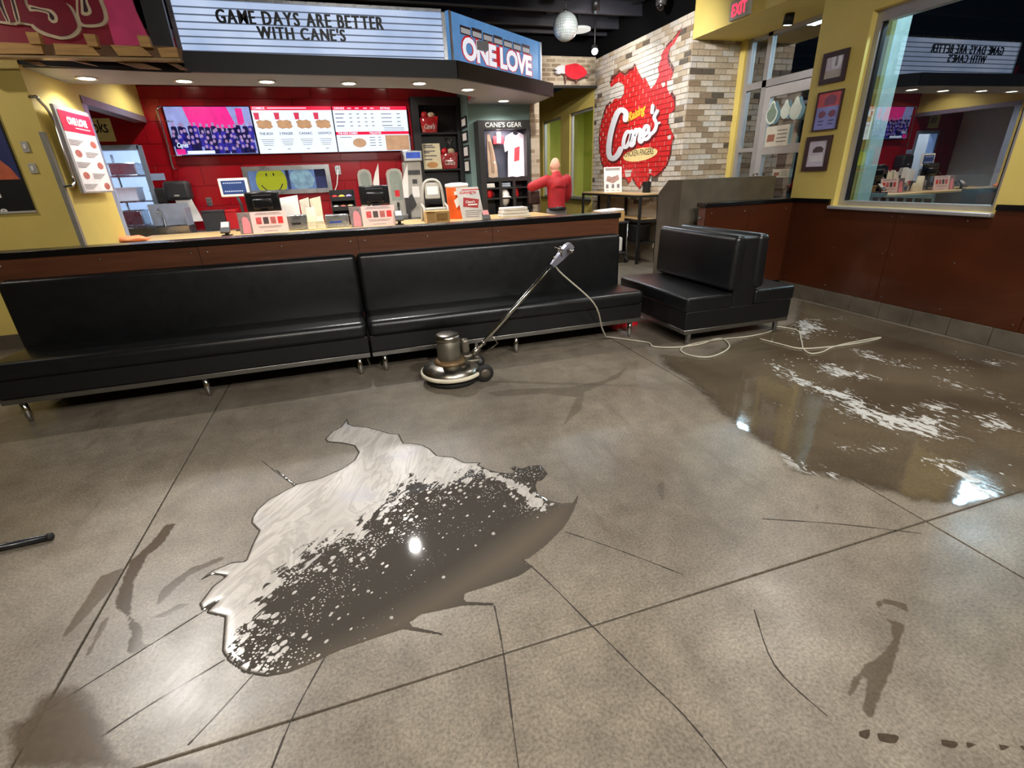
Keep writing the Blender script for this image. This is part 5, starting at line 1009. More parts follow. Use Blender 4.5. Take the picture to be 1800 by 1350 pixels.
# ---- merchandise cabinet
yg = YG-.30; fg = FY(yg); a0, b0, a1, b1 = rectF(fg, 844, 211, 932, 360); t = thing('merchandise_cabinet', ((a0+a1)/2, YG-.15, 0), 'tall black merchandise cabinet with silver heading letters and a lit niche', 'cabinet')
nx0, nx1 = PF(fg, 853, 270)[0], PF(fg, 926, 270)[0]; nz1, nz0 = PF(fg, 888, 227)[1], PF(fg, 888, 312)[1]; cb0_, cb1_ = PF(fg, 888, 380)[1]-.1, nz0-.06
yb = YG-.003; m_cab = M('charcoal_cabinet', (30, 28, 28), .45, var=.1)
add('header', MB().box(a0, a1, yg, yb, nz1, b1), m_cab, t); add('side', MB().box(a0, nx0, yg, yb, 0, nz1), m_cab, t); add('side', MB().box(nx1, a1, yg, yb, 0, nz1), m_cab, t)
f2 = FY(yb-.10)
add('divider', MB().box(nx0, nx1, yg, yb, nz0-.06, nz0), m_cab, t); add('niche_back', MB().box(nx0, nx1, yb-.008, yb, nz0, nz1), M('niche_slate', (70, 72, 84), .5), t); add('base', MB().box(nx0, nx1, yg, yb, 0, cb0_), m_cab, t)
mb = MB(); A_, B_ = PF(fg, 853, 224); text(mb, fg, "CANE'S GEAR", A_, B_, PF(fg, 917, 224)[0]-A_, PF(fg, 885, 213)[1]-PF(fg, 885, 222)[1], .003, .01); add('heading_letters', mb, M('silver_letters', (186, 186, 180), .4, .3), t)
cw_ = (nx1-nx0)/3; sz_ = [cb0_, PF(fg, 888, 347)[1], PF(fg, 888, 329)[1]]
add('cubby_back', MB().box(nx0, nx1, yb-.008, yb, cb0_, cb1_), m_cab, t)
for k in range(1, 3): add('upright', MB().box(nx0+cw_*k-.025, nx0+cw_*k+.025, yg, yb-.008, cb0_, cb1_), m_cab, t)
for z in sz_[1:]: add('cubby_shelf', MB().box(nx0, nx1, yg+.001, yb-.008, z-.025, z), m_cab, t)
li = light('niche_light', 'AREA', ((nx0+nx1)/2, yg+.06, nz1-.02), t, 4.5, (1, .9, .96), .3, ((nx0+nx1)/2, yg+.2, nz0+.1))
def cabthing(nm, lab, cat): return thing(nm, (nx0, yg-.02, nz0), lab, cat)
# T-shirt
def shirt(u0, u1, v0, v1, mt, lab, pr):
    s0, s1 = PF(f2, u0, v0)[0], PF(f2, u1, v0)[0]; t0, t1 = PF(f2, 900, v1)[1], PF(f2, 900, v0)[1]; W, Hh = s1-s0, t1-t0; t = thing('t_shirt', f2.at((s0+s1)/2, t0, .05), lab, 't-shirt')
    P = [(.1, 0), (.3, .015), (.5, -.01), (.72, .015), (.9, .0), (.88, .3), (.86, .62), (1.0, .58), (1.02, .75), (.93, .93), (.66, 1), (.6, .96), (.5, .945), (.4, .96), (.34, 1), (.07, .93), (-.02, .75), (.0, .58), (.14, .62), (.12, .3)]
    mb = MB(); f2.poly(mb, [(s0+p*W, t0+q*Hh) for p, q in P], .02, .06); add('fabric', mb, mt, t)
    if pr: mb = MB(); f2.poly(mb, [(s0+p*W, t0+q*Hh) for p, q in ((.38, .35), (.62, .38), (.66, .7), (.42, .66))], .06, .062); add('red_print', mb, M('shirt_print', (206, 60, 70), .7, var=.4, scale=30), t)
    cx = (s0+s1)/2; add('hanger', MB().tube([f2.at(cx-.12, t1-.03, .04), f2.at(cx, t1+.03, .04), f2.at(cx+.12, t1-.03, .04)], .006, 6).tube([f2.at(cx, t1+.03, .04), f2.at(cx, t1+.07, .04), f2.at(cx-.03, t1+.09, .04)], .005, 6), m_chrome, t)
shirt(885, 924, 234, 311, M('pale_pink_cotton', (226, 214, 224), .8, var=.04), 'white t-shirt with a red print hanging in the cabinet niche', True)
s0, s1 = PF(f2, 849, 270)[0]+.06, PF(f2, 872, 270)[0]; t0, t1 = nz0+.002, PF(f2, 855, 236)[1]; t = thing('hoodie', f2.at(s0, t0, .02), 'tan hooded sweatshirt hanging sideways at the left of the niche', 'sweatshirt'); mb = MB(); W, Hh = s1-s0, t1-t0
f2.poly(mb, [(s0+p*W, t0+q*Hh) for p, q in ((0.02, .02), (.5, 0), (1.0, .02), (.95, .25), (.75, .55), (.5, .82), (.3, 1), (.05, .98), (0, .6))], .02, .06); add('fabric', mb, M('tan_fleece', (176, 150, 126), .9, var=.2, scale=6), t); mb = MB(); stroke(mb, f2, [(s0+W*.3, t0+Hh*.8), (s0+W*.45, t0+Hh*.5), (s0+W*.5, t0+Hh*.15)], .06, .063); add('sleeve_fold_shade', mb, M('tan_fleece_shade', (140, 116, 94), .9), t); mb = MB(); f2.rect(mb, s0+W*.5, t0+Hh*.33, s0+W*.75, t0+Hh*.38, .061, .064); add('tag', mb, m_paper, t)  # crease shade of the sleeve painted as a darker strip of fleece
r_ = rectF(f2, 867, 239, 885, 253); t = thing('price_card', f2.at(r_[0], r_[1], .01), 'small red and white card pinned at the back of the niche', 'card'); mb = MB(); f2.rect(mb, *r_, .001, .008); add('red_card', mb, m_red, t); w_ = r_[2]-r_[0]; mb = MB(); f2.rect(mb, r_[0]+w_*.35, r_[1]+.01, r_[0]+w_*.72, r_[3]+.06, .008, .012); add('white_card', mb, m_paper, t)
for k, (u, v0, v1, mt, lab, nm, row) in enumerate(((862, 332, 346, m_redp, 'red mug in the left cubby of the middle row', 'mug', 1), (890, 330, 346, m_white, 'white cap in the middle cubby of the middle row', 'cap', 1), (911, 331, 346, m_redp, 'slim red tumbler in the right cubby of the middle row', 'tumbler', 1), (888, 352, 372, m_redp, 'red bottle in the bottom row of cubbies', 'bottle', 0), (862, 320, 328, m_white, 'pale folded item in the top left cubby', 'folded item', 2), (890, 320, 328, M('grey_blue_fold', (150, 164, 178), .7), 'grey-blue folded item in the top middle cubby', 'folded item', 2))):
    p = PF(fg, u, v1); q = PF(fg, u, v0); h = q[1]-p[1]; zb = sz_[row]; rr_ = .06 if nm != 'tumbler' else .04; yy = yg+.10; x = p[0]
    t = thing(nm.replace(' ', '_'), (x, yy, zb), lab, nm)
    if row == 2: add('fold', MB().rbox(x-.09, x+.09, yy-.08, yy+.08, zb, zb+h*.5, .01, 2), mt, t); add('fold', MB().rbox(x-.085, x+.085, yy-.075, yy+.08, zb+h*.5, zb+h, .01, 2), mt, t)
    elif nm == 'cap': add('crown', MB().ball((x, yy, zb+.0), .09, .09, h, 14, 8), mt, t); add('brim', MB().rbox(x-.07, x+.07, yy-.16, yy-.06, zb, zb+.012, .005, 1), mt, t)
    else:
        add('body', MB().lathe((x, yy, zb), [(rr_*.85, 0), (rr_, .01), (rr_, h*.8), (rr_*.9, h)], 16), mt, t)
        if nm == 'mug': add('handle', MB().tube([(x+rr_, yy, zb+h*.8), (x+rr_*1.6, yy, zb+h*.5), (x+rr_, yy, zb+h*.2)], .008, 6), mt, t)
        else: add('lid', MB().lathe((x, yy, zb+h), [(rr_*.7, 0), (rr_*.5, .02)], 12), m_white, t)
# ================================================================ SIGNS ABOVE THE COUNTER
YM = 7.08; fmq = FY(YM); mx0, mx1 = PY(303, 45, YM).x, PY(784, 60, YM).x; mz0, mz1 = ZS+.13, PY(500, 4, YM).z+.01
t = thing('marquee_sign', ((mx0+mx1)/2, YM+.1, mz0), 'long backlit marquee sign with black changeable letters above the counter', 'sign')
add('cabinet', MB().box(mx0, mx1, YM+.012, YM+.14, mz0, mz1), m_steel, t)
def marquee_mat():
    n = NT('marquee_panel'); z = n.N.new('ShaderNodeSeparateXYZ'); n.L.new(n.pos, z.inputs[0])
    c = n.ramp(n.noise(1.3, 3), (.3, col((150, 172, 210))), (.7, col((206, 220, 244))))
    n.b.inputs['Base Color'].default_value = col((150, 165, 190), .3); n.L.new(c, n.b.inputs['Emission Color']); n.b.inputs['Emission Strength'].default_value = .55; n.b.inputs['Roughness'].default_value = .3; return n.m
mb = MB(); fmq.rect(mb, mx0+.04, mz0+.03, mx1-.04, mz1-.03, -.008, 0); add('light_panel', mb, marquee_mat(), t)
mb = MB()
for q in ((mx0, mz0, mx1, mz0+.03), (mx0, mz1-.03, mx1, mz1), (mx0, mz0, mx0+.045, mz1), (mx1-.045, mz0, mx1, mz1)): fmq.rect(mb, *q, -.01, .025)
add('frame', mb, m_steel, t); nT = 9
m_trk = EM('clear_track', (150, 166, 196), .16)
for k in range(1, nT): z = mz0+.03+(mz1-mz0-.06)*k/nT; mb = MB(); fmq.rect(mb, mx0+.045, z-.006, mx1-.045, z+.006, .0, .012); add('letter_track', mb, m_trk, t)
m_let = M('black_letter', (18, 18, 20), .4)
def letter_row(fr, s_, A_, B_, zb, h, parent, mt, d):
    wd = {}
    for ch in set(s_):
        if ch != ' ': vs, _ = glyphs(ch); xs = [v[0] for v in vs]; ys = [v[1] for v in vs]; wd[ch] = (max(xs)-min(xs), min(ys), max(ys)-min(ys))
    H0 = glyphs('H')[0]; hh = max(v[1] for v in H0); tot = sum(wd[c][0]+.16 if c != ' ' else .42 for c in s_)-.16; k = (B_-A_)/tot; a = A_; kz = h/hh
    for ch in s_:
        if ch == ' ': a += .42*k; continue
        w_, b0, bh = wd[ch]; mb = MB()
        for q, dx in enumerate((-.035, -.018, 0, .018, .035)): text(mb, fr, ch, a+dx*k*1.5, zb+b0*kz, w_*k, bh*kz, d+q*.0006, .004, thick=.006)
        add('letter', mb, mt, parent); a += (w_+.16)*k
for s_, u0, u1, vb, vt in (('GAME DAYS ARE BETTER', 382, 672, 47, 24), ("WITH CANE'S", 454, 606, 71, 50)):
    um = (u0+u1)/2; A_ = PY(u0, (vb+vt)/2, YM).x; B_ = PY(u1, (vb+vt)/2, YM).x; zb, zt = PY(um, vb, YM).z, PY(um, vt, YM).z
    letter_row(fmq, s_, A_, B_, zb, zt-zb, t, m_let, .022)
# ONE LOVE panel on the slanted fascia
P0 = Vector((PY(786, 60, 7.08).x+.06, 7.08, 0)); P1 = P0+Vector((1.765, 1.36, 0))*1.05; fo = Fr(P0, P1-P0, (0, 0, 1)); LW = (P1-P0).length
oz0 = ZS+.13; tl_, tr2 = PF(fo, 783, 16), PF(fo, 951, 80)
t = thing('slogan_sign', fo.at(LW/2, oz0), 'pale blue angled sign panel with red-edged white words', 'sign'); ot = max(tl_[1], tr2[1]); oa0, oa1 = -.04, tr2[0]
mb = MB(); fo.rect(mb, oa0, oz0, oa1, ot, -.12, 0); add('panel', mb, EM('one_love_blue', (92, 142, 196), .42, .12), t)
mb = MB(); fo.rect(mb, oa0, oz0, oa0+.035, ot, 0, .01); fo.rect(mb, oa1-.035, oz0, oa1, ot, 0, .01); add('edge_trim', mb, m_alu, t)
la0, lb0 = PF(fo, 813, 103); la1, lb1 = PF(fo, 934, 136); lt0, lt1 = PF(fo, 813, 60)[1], PF(fo, 934, 99)[1]
zb, zt = (lb0+lb1)/2, (lt0+lt1)/2; 
mb = MB(); text(mb, fo, 'ONE LOVE', la0-.02, zb-.01, la1-la0+.05, zt-zb+.02, .006, .075, .95); mid = (la0+la1)/2; fo.rect(mb, la0+(la1-la0)*.42, zb+.02, la0+(la1-la0)*.52, zt-.02, .001, .005); add('red_outline', mb, EM('love_red', (206, 24, 40), .4), t)
mb = MB(); text(mb, fo, 'ONE LOVE', la0, zb, la1-la0, zt-zb-.01, .012, .045, .95); add('white_letters', mb, EM('love_white', (236, 236, 244), .5), t)
mb = MB(); mb2 = MB(); a = la0; rr = random.Random(8)
for k in range(7):
    w_ = (la1-la0)/7.6; fo.rect(mb, a-.012, zt+.005, a+w_*.86+.012, zt+.095+.02*rr.random(), .001, .004); fo.rect(mb2, a, zt+.02, a+w_*.86, zt+.075, .004, .006); a += (la1-la0)/7.0
add('small_band_dark', mb, M('band_dark', (60, 30, 40), .6), t); add('small_band_white', mb2, EM('band_white', (230, 226, 230), .2), t)
# red letter sign and timber ledge at the upper left
yl = 6.28; fl3 = FY(yl); lx0, lx1 = PY(-260, 40, yl).x, PY(256, 60, yl).x; lz0 = PY(150, 88, yl).z
t = thing('letter_sign', ((lx0+lx1)/2, yl, lz0), 'red and pink sign with big cream-outlined maroon letters at the upper left', 'sign')
mb = MB(); fl3.rect(mb, lx0, lz0, PY(190, 40, yl).x, lz0+.8, -.03, 0); add('red_board', mb, M('sign_dark_red', (146, 20, 44), .5, var=.15), t)
mb = MB(); fl3.poly(mb, [(PY(190, 40, yl).x, lz0), (PY(240, 70, yl).x, lz0), (lx1-.02, lz0+.06), (lx1+.02, lz0+.09), (lx1-.03, lz0+.33), (lx1-.05, lz0+.8), (PY(190, 40, yl).x, lz0+.8)], -.03, .004); add('pink_cloth', mb, M('pink_cloth', (226, 70, 128), .6, var=.15, scale=4), t)
m_lo = M('letter_cream', (222, 200, 170), .5); m_lf = M('letter_maroon', (134, 22, 48), .45, var=.12)
def bigletter(out, inn, holes, d):
    c = (sum(p[0] for p in out)/len(out), sum(p[1] for p in out)/len(out)); mb = MB(); fl3.poly(mb, crom(out+[out[0]], 4)[:-1], .004+d, .03+d); add('letter_outline', mb, m_lo, t)
    mb = MB(); fl3.poly(mb, crom(inn+[inn[0]], 4)[:-1], .031+d, .045+d); add('letter_face', mb, m_lf, t)
    mb = MB()
    for h in holes: fl3.poly(mb, crom(h[0]+[h[0][0]], 4)[:-1], .046+d, .048+d)
    if holes:
        add('letter_hole_rim', mb, m_lo, t); mb = MB()
        for h in holes: fl3.poly(mb, crom(h[1]+[h[1][0]], 4)[:-1], .049+d, .051+d)
        add('letter_hole', mb, M('letter_hole_dark', (60, 30, 44), .6), t)
def c6(p): q = PY(p[0]/5.4545, p[1]/5.4545, yl); return (q.x, q.z)
def shrink(P, k, cx, cy): return [(cx+(p[0]-cx)*k, cy+(p[1]-cy)*k) for p in P]
S_out = [(230,-300),(500,-320),(640,-150),(560,0),(690,60),(770,200),(790,290),(730,360),(620,388),(520,370),(400,330),(310,250),(290,120),(270,20),(240,-120)]
S_in = [(260,-270),(480,-290),(600,-150),(620,0),(690,90),(740,200),(755,270),(700,335),(620,355),(530,340),(420,300),(345,240),(320,140),(290,30),(265,-120)]
bigletter([c6(p) for p in S_out], [c6(p) for p in S_in], [([c6(p) for p in ((300,60),(420,90),(520,110),(575,170),(575,225),(530,235),(490,200),(480,150),(390,125),(310,120))], [c6(p) for p in ((330,85),(420,105),(500,130),(545,175),(545,205),(525,205),(505,180),(490,135),(390,108),(330,100))])], 0)
U_out = [(740,-320),(1050,-320),(985,-60),(1035,110),(1045,200),(1000,255),(900,272),(800,262),(760,210),(745,100)]
U_in = [(770,-290),(1010,-290),(950,-60),(1000,110),(1010,190),(975,230),(900,242),(815,235),(790,190),(775,90)]
bigletter([c6(p) for p in U_out], [c6(p) for p in U_in], [([c6(p) for p in ((780,-250),(870,-250),(860,0),(900,110),(895,150),(850,168),(805,150),(800,90))], [c6(p) for p in ((805,-250),(845,-250),(840,0),(868,105),(865,130),(845,135),(830,125),(825,80))])], .002)
N_out = [(-300,-320),(260,-320),(275,0),(330,110),(375,250),(200,240),(150,250),(-60,220),(-260,200)]
N_in = [(-280,-300),(235,-300),(250,10),(300,120),(345,235),(215,215),(130,220),(-40,195),(-240,180)]
bigletter([c6(p) for p in N_out], [c6(p) for p in N_in], [([c6(p) for p in ((-30,-200),(20,-100),(75,80),(130,225),(95,225),(30,90),(-40,-60))], [c6(p) for p in ((-20,-180),(15,-90),(60,80),(110,210),(100,210),(35,80),(-25,-60))]), ([c6(p) for p in ((110,-200),(170,0),(225,215),(180,215),(130,20),(80,-150))], [c6(p) for p in ((115,-180),(155,0),(205,200),(190,200),(140,20),(95,-140))])], -.001)
m_wd = M('pale_timber', (196, 152, 92), .6, var=.18, scale=5, stretch=(1, 1, 8)); m_wd2 = M('grey_timber', (120, 88, 60), .65, var=.2, scale=5)
yw = 6.10; fw2 = FY(yw)
t = thing('timber_ledge', ((lx0+lx1)/2, yw, PY(150, 100, yw).z), 'ledge of rough timber boards and upright stubs under the red letter sign', 'ledge')
def wpoly(P, d0, d1, mt, nm): mb = MB(); fw2.poly(mb, [tuple(c6w(p)) for p in P], d0, d1); add(nm, mb, mt, t)
def c6w(p): q = PY(p[0]/5.4545, p[1]/5.4545, yw); return (q.x, q.z)
for P in (((0,415),(410,430),(440,525),(10,525)), ((530,425),(880,440),(985,545),(560,535)), ((1075,440),(1370,455),(1475,550),(1150,545)), ((-600,405),(-60,410),(-40,520),(-620,510)), ((1520,470),(1700,460),(1725,560),(1560,560))): wpoly(P, 0, .04, m_wd, 'board')
for P in (((285,325),(405,330),(435,440),(330,440)), ((828,342),(940,348),(975,465),(880,460)), ((1335,355),(1440,360),(1480,470),(1375,465))): wpoly(P, .002, .07, m_wd, 'upright_stub')
wpoly(((-600,412),(1600,440),(1740,470),(1745,580),(-600,530)), -.03, -.002, m_wd2, 'backing_plank'); wpoly(((-600,528),(1745,572),(1750,592),(-600,550)), -.05, .06, M('ledge_edge', (168, 140, 100), .5), 'edge_strip')
for P in (((150,555),(330,560),(390,610),(330,615)), ((650,565),(760,570),(900,620),(760,590)), ((1560,575),(1650,580),(1780,655),(1700,650)), ((1100,580),(1330,590),(1520,650),(1300,640))): wpoly(P, -.10, -.04, m_wd2, 'under_batten')
add('dark_sign_post', MB().box(PY(258, 40, 6.4).x, PY(296, 40, 6.4).x, 6.37, 6.43, ZS+.1, 3.9), m_dgrey, None, 'dark grey upright panel between the letter sign and the marquee', 'panel')
# tall menu board hung beside the left yellow wall
fL = Fr((XL+.10, 0, 0), (0, 1, 0), (0, 0, 1))        # faces +X
pts = [PX(u, v, XL+.10) for u, v in ((84, 172), (153, 340), (152, 205), (205, 337))]; ya, yb2 = (pts[0].y+pts[1].y)/2, (pts[2].y+pts[3].y)/2; za, zb2 = (pts[1].z+pts[3].z)/2, (pts[0].z+pts[2].z)/2
t = thing('tall_menu_board', (XL+.1, (ya+yb2)/2, za), 'tall white menu board with a red heading hung on the left yellow wall', 'menu board'); W, Hh = yb2-ya, zb2-za
def lrect(mb, a0, b0, a1, b1, d0, d1): fL.rect(mb, ya+W*a0, za+Hh*b0, ya+W*a1, za+Hh*b1, d0, d1)
mb = MB(); lrect(mb, 0, 0, 1, 1, -.03, 0); add('case', mb, M('board_aluminium', (178, 176, 176), .4, .4), t); mb = MB(); lrect(mb, .05, .02, .97, .95, 0, .003); add('poster', mb, M('poster_white', (232, 226, 226), .4), t); mb = MB(); lrect(mb, .05, .72, .97, .95, .003, .005); add('red_heading', mb, M('heading_red', (214, 30, 60), .4, var=.15), t)
mb = MB(); fLm = fL; text(mb, fLm, 'ONE LOVE', ya+W*.22, za+Hh*.80, W*.58, Hh*.09, .007, .06); lrect(mb, .4, .765, .85, .775, .005, .007); add('heading_letters', mb, m_white, t)
mb = MB()
for k in range(5):
    b = .62-.13*k; s_ = .08 if k % 2 == 0 else .45
    for q in range(4): lrect(mb, s_, b-.018*q, s_+.42-.06*q, b-.018*q+.007, .003, .005)
add('menu_lines', mb, m_ink, t); mb = MB()
for k in range(5): b = .6-.13*k; c_ = .8 if k % 2 == 0 else .24; fL.poly(mb, [(ya+W*(c_+.1*math.cos(q*.785)), za+Hh*(b+.045*math.sin(q*.785))) for q in range(8)], .003, .005)
add('food_picture', mb, M('food_print2', (176, 100, 88), .5, var=.3, scale=25), t)
hp = [PX(u, v, XL+.07) for u, v in ((64, 170), (72, 180), (84, 193), (95, 215), (110, 260), (124, 300), (130, 320), (126, 327))]
add('hanging_rail', MB().tube([hp[0]+Vector((-.06, 0, 0))]+[Vector(p) for p in crom([tuple(p) for p in hp], 3)]+[hp[-1]+Vector((-.06, 0, 0))], .014, 8), m_chrome, t)
# poster and switches on the left wall
fl4 = FY(6.36); a1 = PF(fl4, 52, 340)[0]; pb_, pt_ = PF(fl4, 30, 371)[1], PF(fl4, 5, 225)[1]
t = thing('wall_poster', (a1-.5, 6.35, pb_), 'dark framed poster with an orange and blue picture at the left edge', 'poster'); mb = MB(); fl4.rect(mb, a1-1.0, pb_, a1, pt_+.15, .001, .02); add('board', mb, m_black, t); zc = PF(fl4, 40, 315)[1]
mb = MB(); fl4.rect(mb, a1-1.0, zc, a1-.01, pt_+.15, .02, .022); add('blue_ground', mb, M('poster_blue', (40, 48, 100), .5), t); mb = MB(); fl4.poly(mb, [(a1-.95, zc), (a1-.02, zc), (a1-.06, zc+.1), (a1-.2, zc+.28), (a1-.3, zc+.4), (a1-.95, zc+.45)], .022, .024); add('orange_shape', mb, M('poster_orange', (190, 96, 66), .5, var=.2), t)
mb = MB(); text(mb, fl4, 't i', a1-.40, zc-.16, .18, .075, .0215, .02); text(mb, fl4, 'ake', a1-.40, zc-.31, .18, .075, .0215, .02); add('lettering', mb, m_white, t)
add('frame_edge', MB().box(a1-1.0, a1+.005, 6.335, 6.36, pb_-.02, pb_), m_grey, t)
for (u0, v0, u1, v1), lab in (((39, 248, 52, 268), 'upper white wall switch beside the left poster'), ((52, 287, 66, 305), 'lower white wall thermostat beside the left poster')):
    r_ = rectF(fl4, u0, v0, u1, v1); t = thing('wall_switch', fl4.at(r_[0], r_[1]), lab, 'switch', 'switches on the left wall'); mb = MB(); mb.rbox(r_[0], r_[2], 6.345, 6.36, r_[1], r_[3], .004, 1); add('plate', mb, m_grey, t); mb = MB(); cx, cz = (r_[0]+r_[2])/2, (r_[1]+r_[3])/2; mb.rbox(cx-.012, cx+.012, 6.337, 6.346, cz-.02, cz+.02, .003, 1); add('rocker', mb, m_white, t)
# steel rack in the kitchen beyond the doorway
t = thing('kitchen_rack', (-3.15, 10.6, 0), 'steel kitchen rack with pans seen through the doorway', 'rack'); 
for x in (-3.75, -2.75):
    for y in (10.4, 10.9): add('post', MB().tube([(x, y, 0), (x, y, 2.1)], .02, 8), m_steel, t)
for k, z in enumerate((.4, .95, 1.35, 1.75)): add('shelf', MB().box(-3.77, -2.73, 10.38, 10.92, z-.02, z), m_steel, t)
for k, (x, z, w_, h, mt) in enumerate(((-3.6, .95, .35, .25, m_steel), (-3.1, .95, .3, .2, m_white), (-3.55, 1.35, .3, .22, m_white), (-3.05, 1.35, .3, .16, m_dgrey), (-3.5, 1.75, .4, .2, m_steel), (-3.0, 1.75, .25, .25, m_white))):
    t2 = thing('food_container', (x, 10.6, z), ['deep steel pan', 'white tub', 'white box', 'dark tray', 'wide steel pan', 'tall white tub'][k]+' on the kitchen rack beyond the doorway', 'container', 'containers on the kitchen rack'); add('tub', MB().rbox(x-w_/2, x+w_/2, 10.45, 10.8, z, z+h, .02, 2), mt, t2); add('rim', MB().rbox(x-w_/2-.01, x+w_/2+.01, 10.44, 10.81, z+h-.02, z+h, .006, 1), mt, t2)
tk = thing('kitchen_light', (-3.2, 10.2, 2.96), 'cool kitchen ceiling light panel beyond the doorway', 'light'); add('panel', MB().box(-3.5, -2.9, 9.9, 10.5, 2.965, 2.999), EM('kitchen_panel', (210, 228, 255), 6), tk); light('kitchen_lamp', 'AREA', (-3.2, 10.2, 2.95), tk, 42, (.62, .8, 1.0), .5)
# ================================================================ LIGHT FITTINGS
E_dl = EM('downlight_lens', (255, 244, 220), 14)
for k, (x, y) in enumerate(((-2.374, 6.92), (-1.508, 7.01), (-.663, 6.98), (.235, 7.02), (1.069, 6.96), (1.774, 7.375), (2.582, 8.38))):
    t = thing('downlight', (x, y, ZS-.012), ['leftmost recessed soffit downlight above the tall menu board', 'second recessed soffit downlight from the left, above the left screen', 'third recessed soffit downlight from the left', 'fourth recessed soffit downlight from the left', 'fifth recessed soffit downlight, above the black shelf unit', 'sixth recessed soffit downlight, under the angled sign', 'rightmost recessed soffit downlight above the merchandise cabinet'][k], 'downlight', 'soffit downlights')
    add('trim_ring', MB().lathe((x, y, ZS-.012), [(.075, .004), (.10, 0), (.10, .0115), (.075, .0115)], 24), m_white, t); add('lens', MB().lathe((x, y, ZS-.008), [(.073, 0), (.073, .006)], 24), E_dl, t); light('downlight_lamp', 'SPOT', (x, y, ZS-.03), t, DOWN_W*3, NEUT, .07, angle=150, blend=.5)
for k, x in enumerate((-2.1, -1.1, -.1, .9)):
    y, z = 8.7, 3.04; t = thing('kitchen_downlight', (x, y, z), ['first', 'second', 'third', 'fourth'][k]+' kitchen ceiling downlight from the left, mirrored in the red tiles', 'downlight', 'kitchen downlights'); add('trim_ring', MB().lathe((x, y, z), [(.06, .003), (.08, 0), (.08, .0095), (.06, .0095)], 20), m_white, t); add('lens', MB().lathe((x, y, z+.003), [(.058, 0), (.058, .005)], 20), E_dl, t); light('kitchen_downlight_lamp', 'SPOT', (x, y, z-.02), t, DOWN_W*2.6, NEUT, .06, angle=150, blend=.5)
E_sp = EM('spot_lens', (255, 240, 214), 30); E_sp2 = EM('spot_lens_cool', (236, 246, 255), 60)
def track_spot(x, y, z, target, power, lab, color=NEUT, em=E_sp, ang=110, size=.06):
    p = Vector((x, y, z)); d = (Vector(target)-p).normalized(); t = thing('track_spotlight', (x, y, z), lab, 'spotlight', 'ceiling track spotlights')
    add('stem', MB().tube([p-d*.08, p-d*.08+Vector((0, 0, .15)), Vector((x-d.x*.08, y-d.y*.08, 4.45))], .012, 6), m_black, t); add('can', MB().lathe(p-d*.16, [(.03, 0), (.055, .03), (.06, .16), (.056, .16), (.05, .15)], 20, axis=d), m_black, t); add('lens', MB().lathe(p-d*.012, [(.05, 0), (.05, .005)], 20, axis=d), em, t); light('spot_lamp', 'SPOT', p+d*.01, t, power, color, size, target, ang, .7)
track_spot(4.45, 9.0, 3.42, (3.2, 6.0, 1.0), 60, 'bright glaring track spotlight left of the brick mural', COOL, E_sp2, 130)
track_spot(.19, 6.03, 3.6, (.2, 2.2, 0), SPOT_W*.9, 'ceiling spotlight over the half wall, centre', NEUT, E_sp2)
track_spot(-2.37, 4.6, 3.6, (-.62, 1.3, 0), SPOT_W*1.5, 'ceiling spotlight over the left bench', NEUT, E_sp, 36, .12)
track_spot(3.2, 6.2, 3.55, (5.1, 8.8, 1.9), SPOT_W*1.3, 'ceiling spotlight aimed at the brick mural', NEUT)
track_spot(3.9, 7.9, 3.7, (4.9, 10.0, 2.4), SPOT_W*.6, 'ceiling spotlight washing the far end of the mural and the fish', NEUT)
track_spot(4.2, 3.3, 3.6, (3.9, 2.6, 0), SPOT_W*.55, 'ceiling spotlight over the booth seat', NEUT)
track_spot(2.2, .2, 3.7, (1.7, 1.8, 0), SPOT_W, 'ceiling spotlight above the right foreground', NEUT)
track_spot(-1.2, -.6, 3.7, (.0, 1.8, 0), SPOT_W*.8, 'ceiling spotlight above the left foreground', WARM)
track_spot(.6, -1.6, 3.7, (.8, 3.4, .3), SPOT_W*1.75, 'ceiling spotlight behind the viewpoint', NEUT)
track_spot(2.9, -1.2, 3.7, (5.1, 3.4, 1.3), SPOT_W*.9, 'ceiling spotlight aimed at the wainscot wall', NEUT)
track_spot(-4.3, 4.6, 3.6, (-3.6, 6.3, 1.5), SPOT_W*.3, 'ceiling spotlight near the left wall poster', WARM)
track_spot(5.55, 5.9, 3.1, (5.5, 6.2, 0), 18, 'small lamp in the door vestibule', NEUT, ang=140)
p = Vector((3.38, 7.80, 3.456)); t = thing('mirror_ball', (p.x, p.y, p.z-.18), 'silver mirror ball hanging from the ceiling', 'mirror ball')
mbm = M('mirror_facets', (196, 206, 206), .22, .55, var=.08); mb = MB(); r = .18; nv, nu = 16, 32
for i in range(nv):
    for k in range(nu):
        a0, a1 = math.pi*i/nv, math.pi*(i+1)/nv; b0, b1 = 2*math.pi*k/nu, 2*math.pi*(k+1)/nu; q = [(a0, b0), (a1, b0), (a1, b1), (a0, b1)]
        P = [p+Vector((math.sin(a)*math.cos(b), math.sin(a)*math.sin(b), math.cos(a)))*r for a, b in q]; c = sum(P, Vector())/4; mb.flat([c+(v-c)*.93 for v in P])
add('facets', mb, mbm, t); add('core', MB().ball(p, r*.985, None, None, 24, 16), m_dgrey, t); add('cap', MB().lathe((p.x, p.y, p.z+r-.005), [(.03, 0), (.03, .02), (.012, .03)], 12), m_chrome, t); add('cable', MB().tube([(p.x, p.y, p.z+r), (p.x, p.y, 3.82)], .006, 6), m_black, t); add('motor', MB().rbox(p.x-.08, p.x+.08, p.y-.08, p.y+.08, 3.82, 4.45, .02, 2), m_dgrey, t)
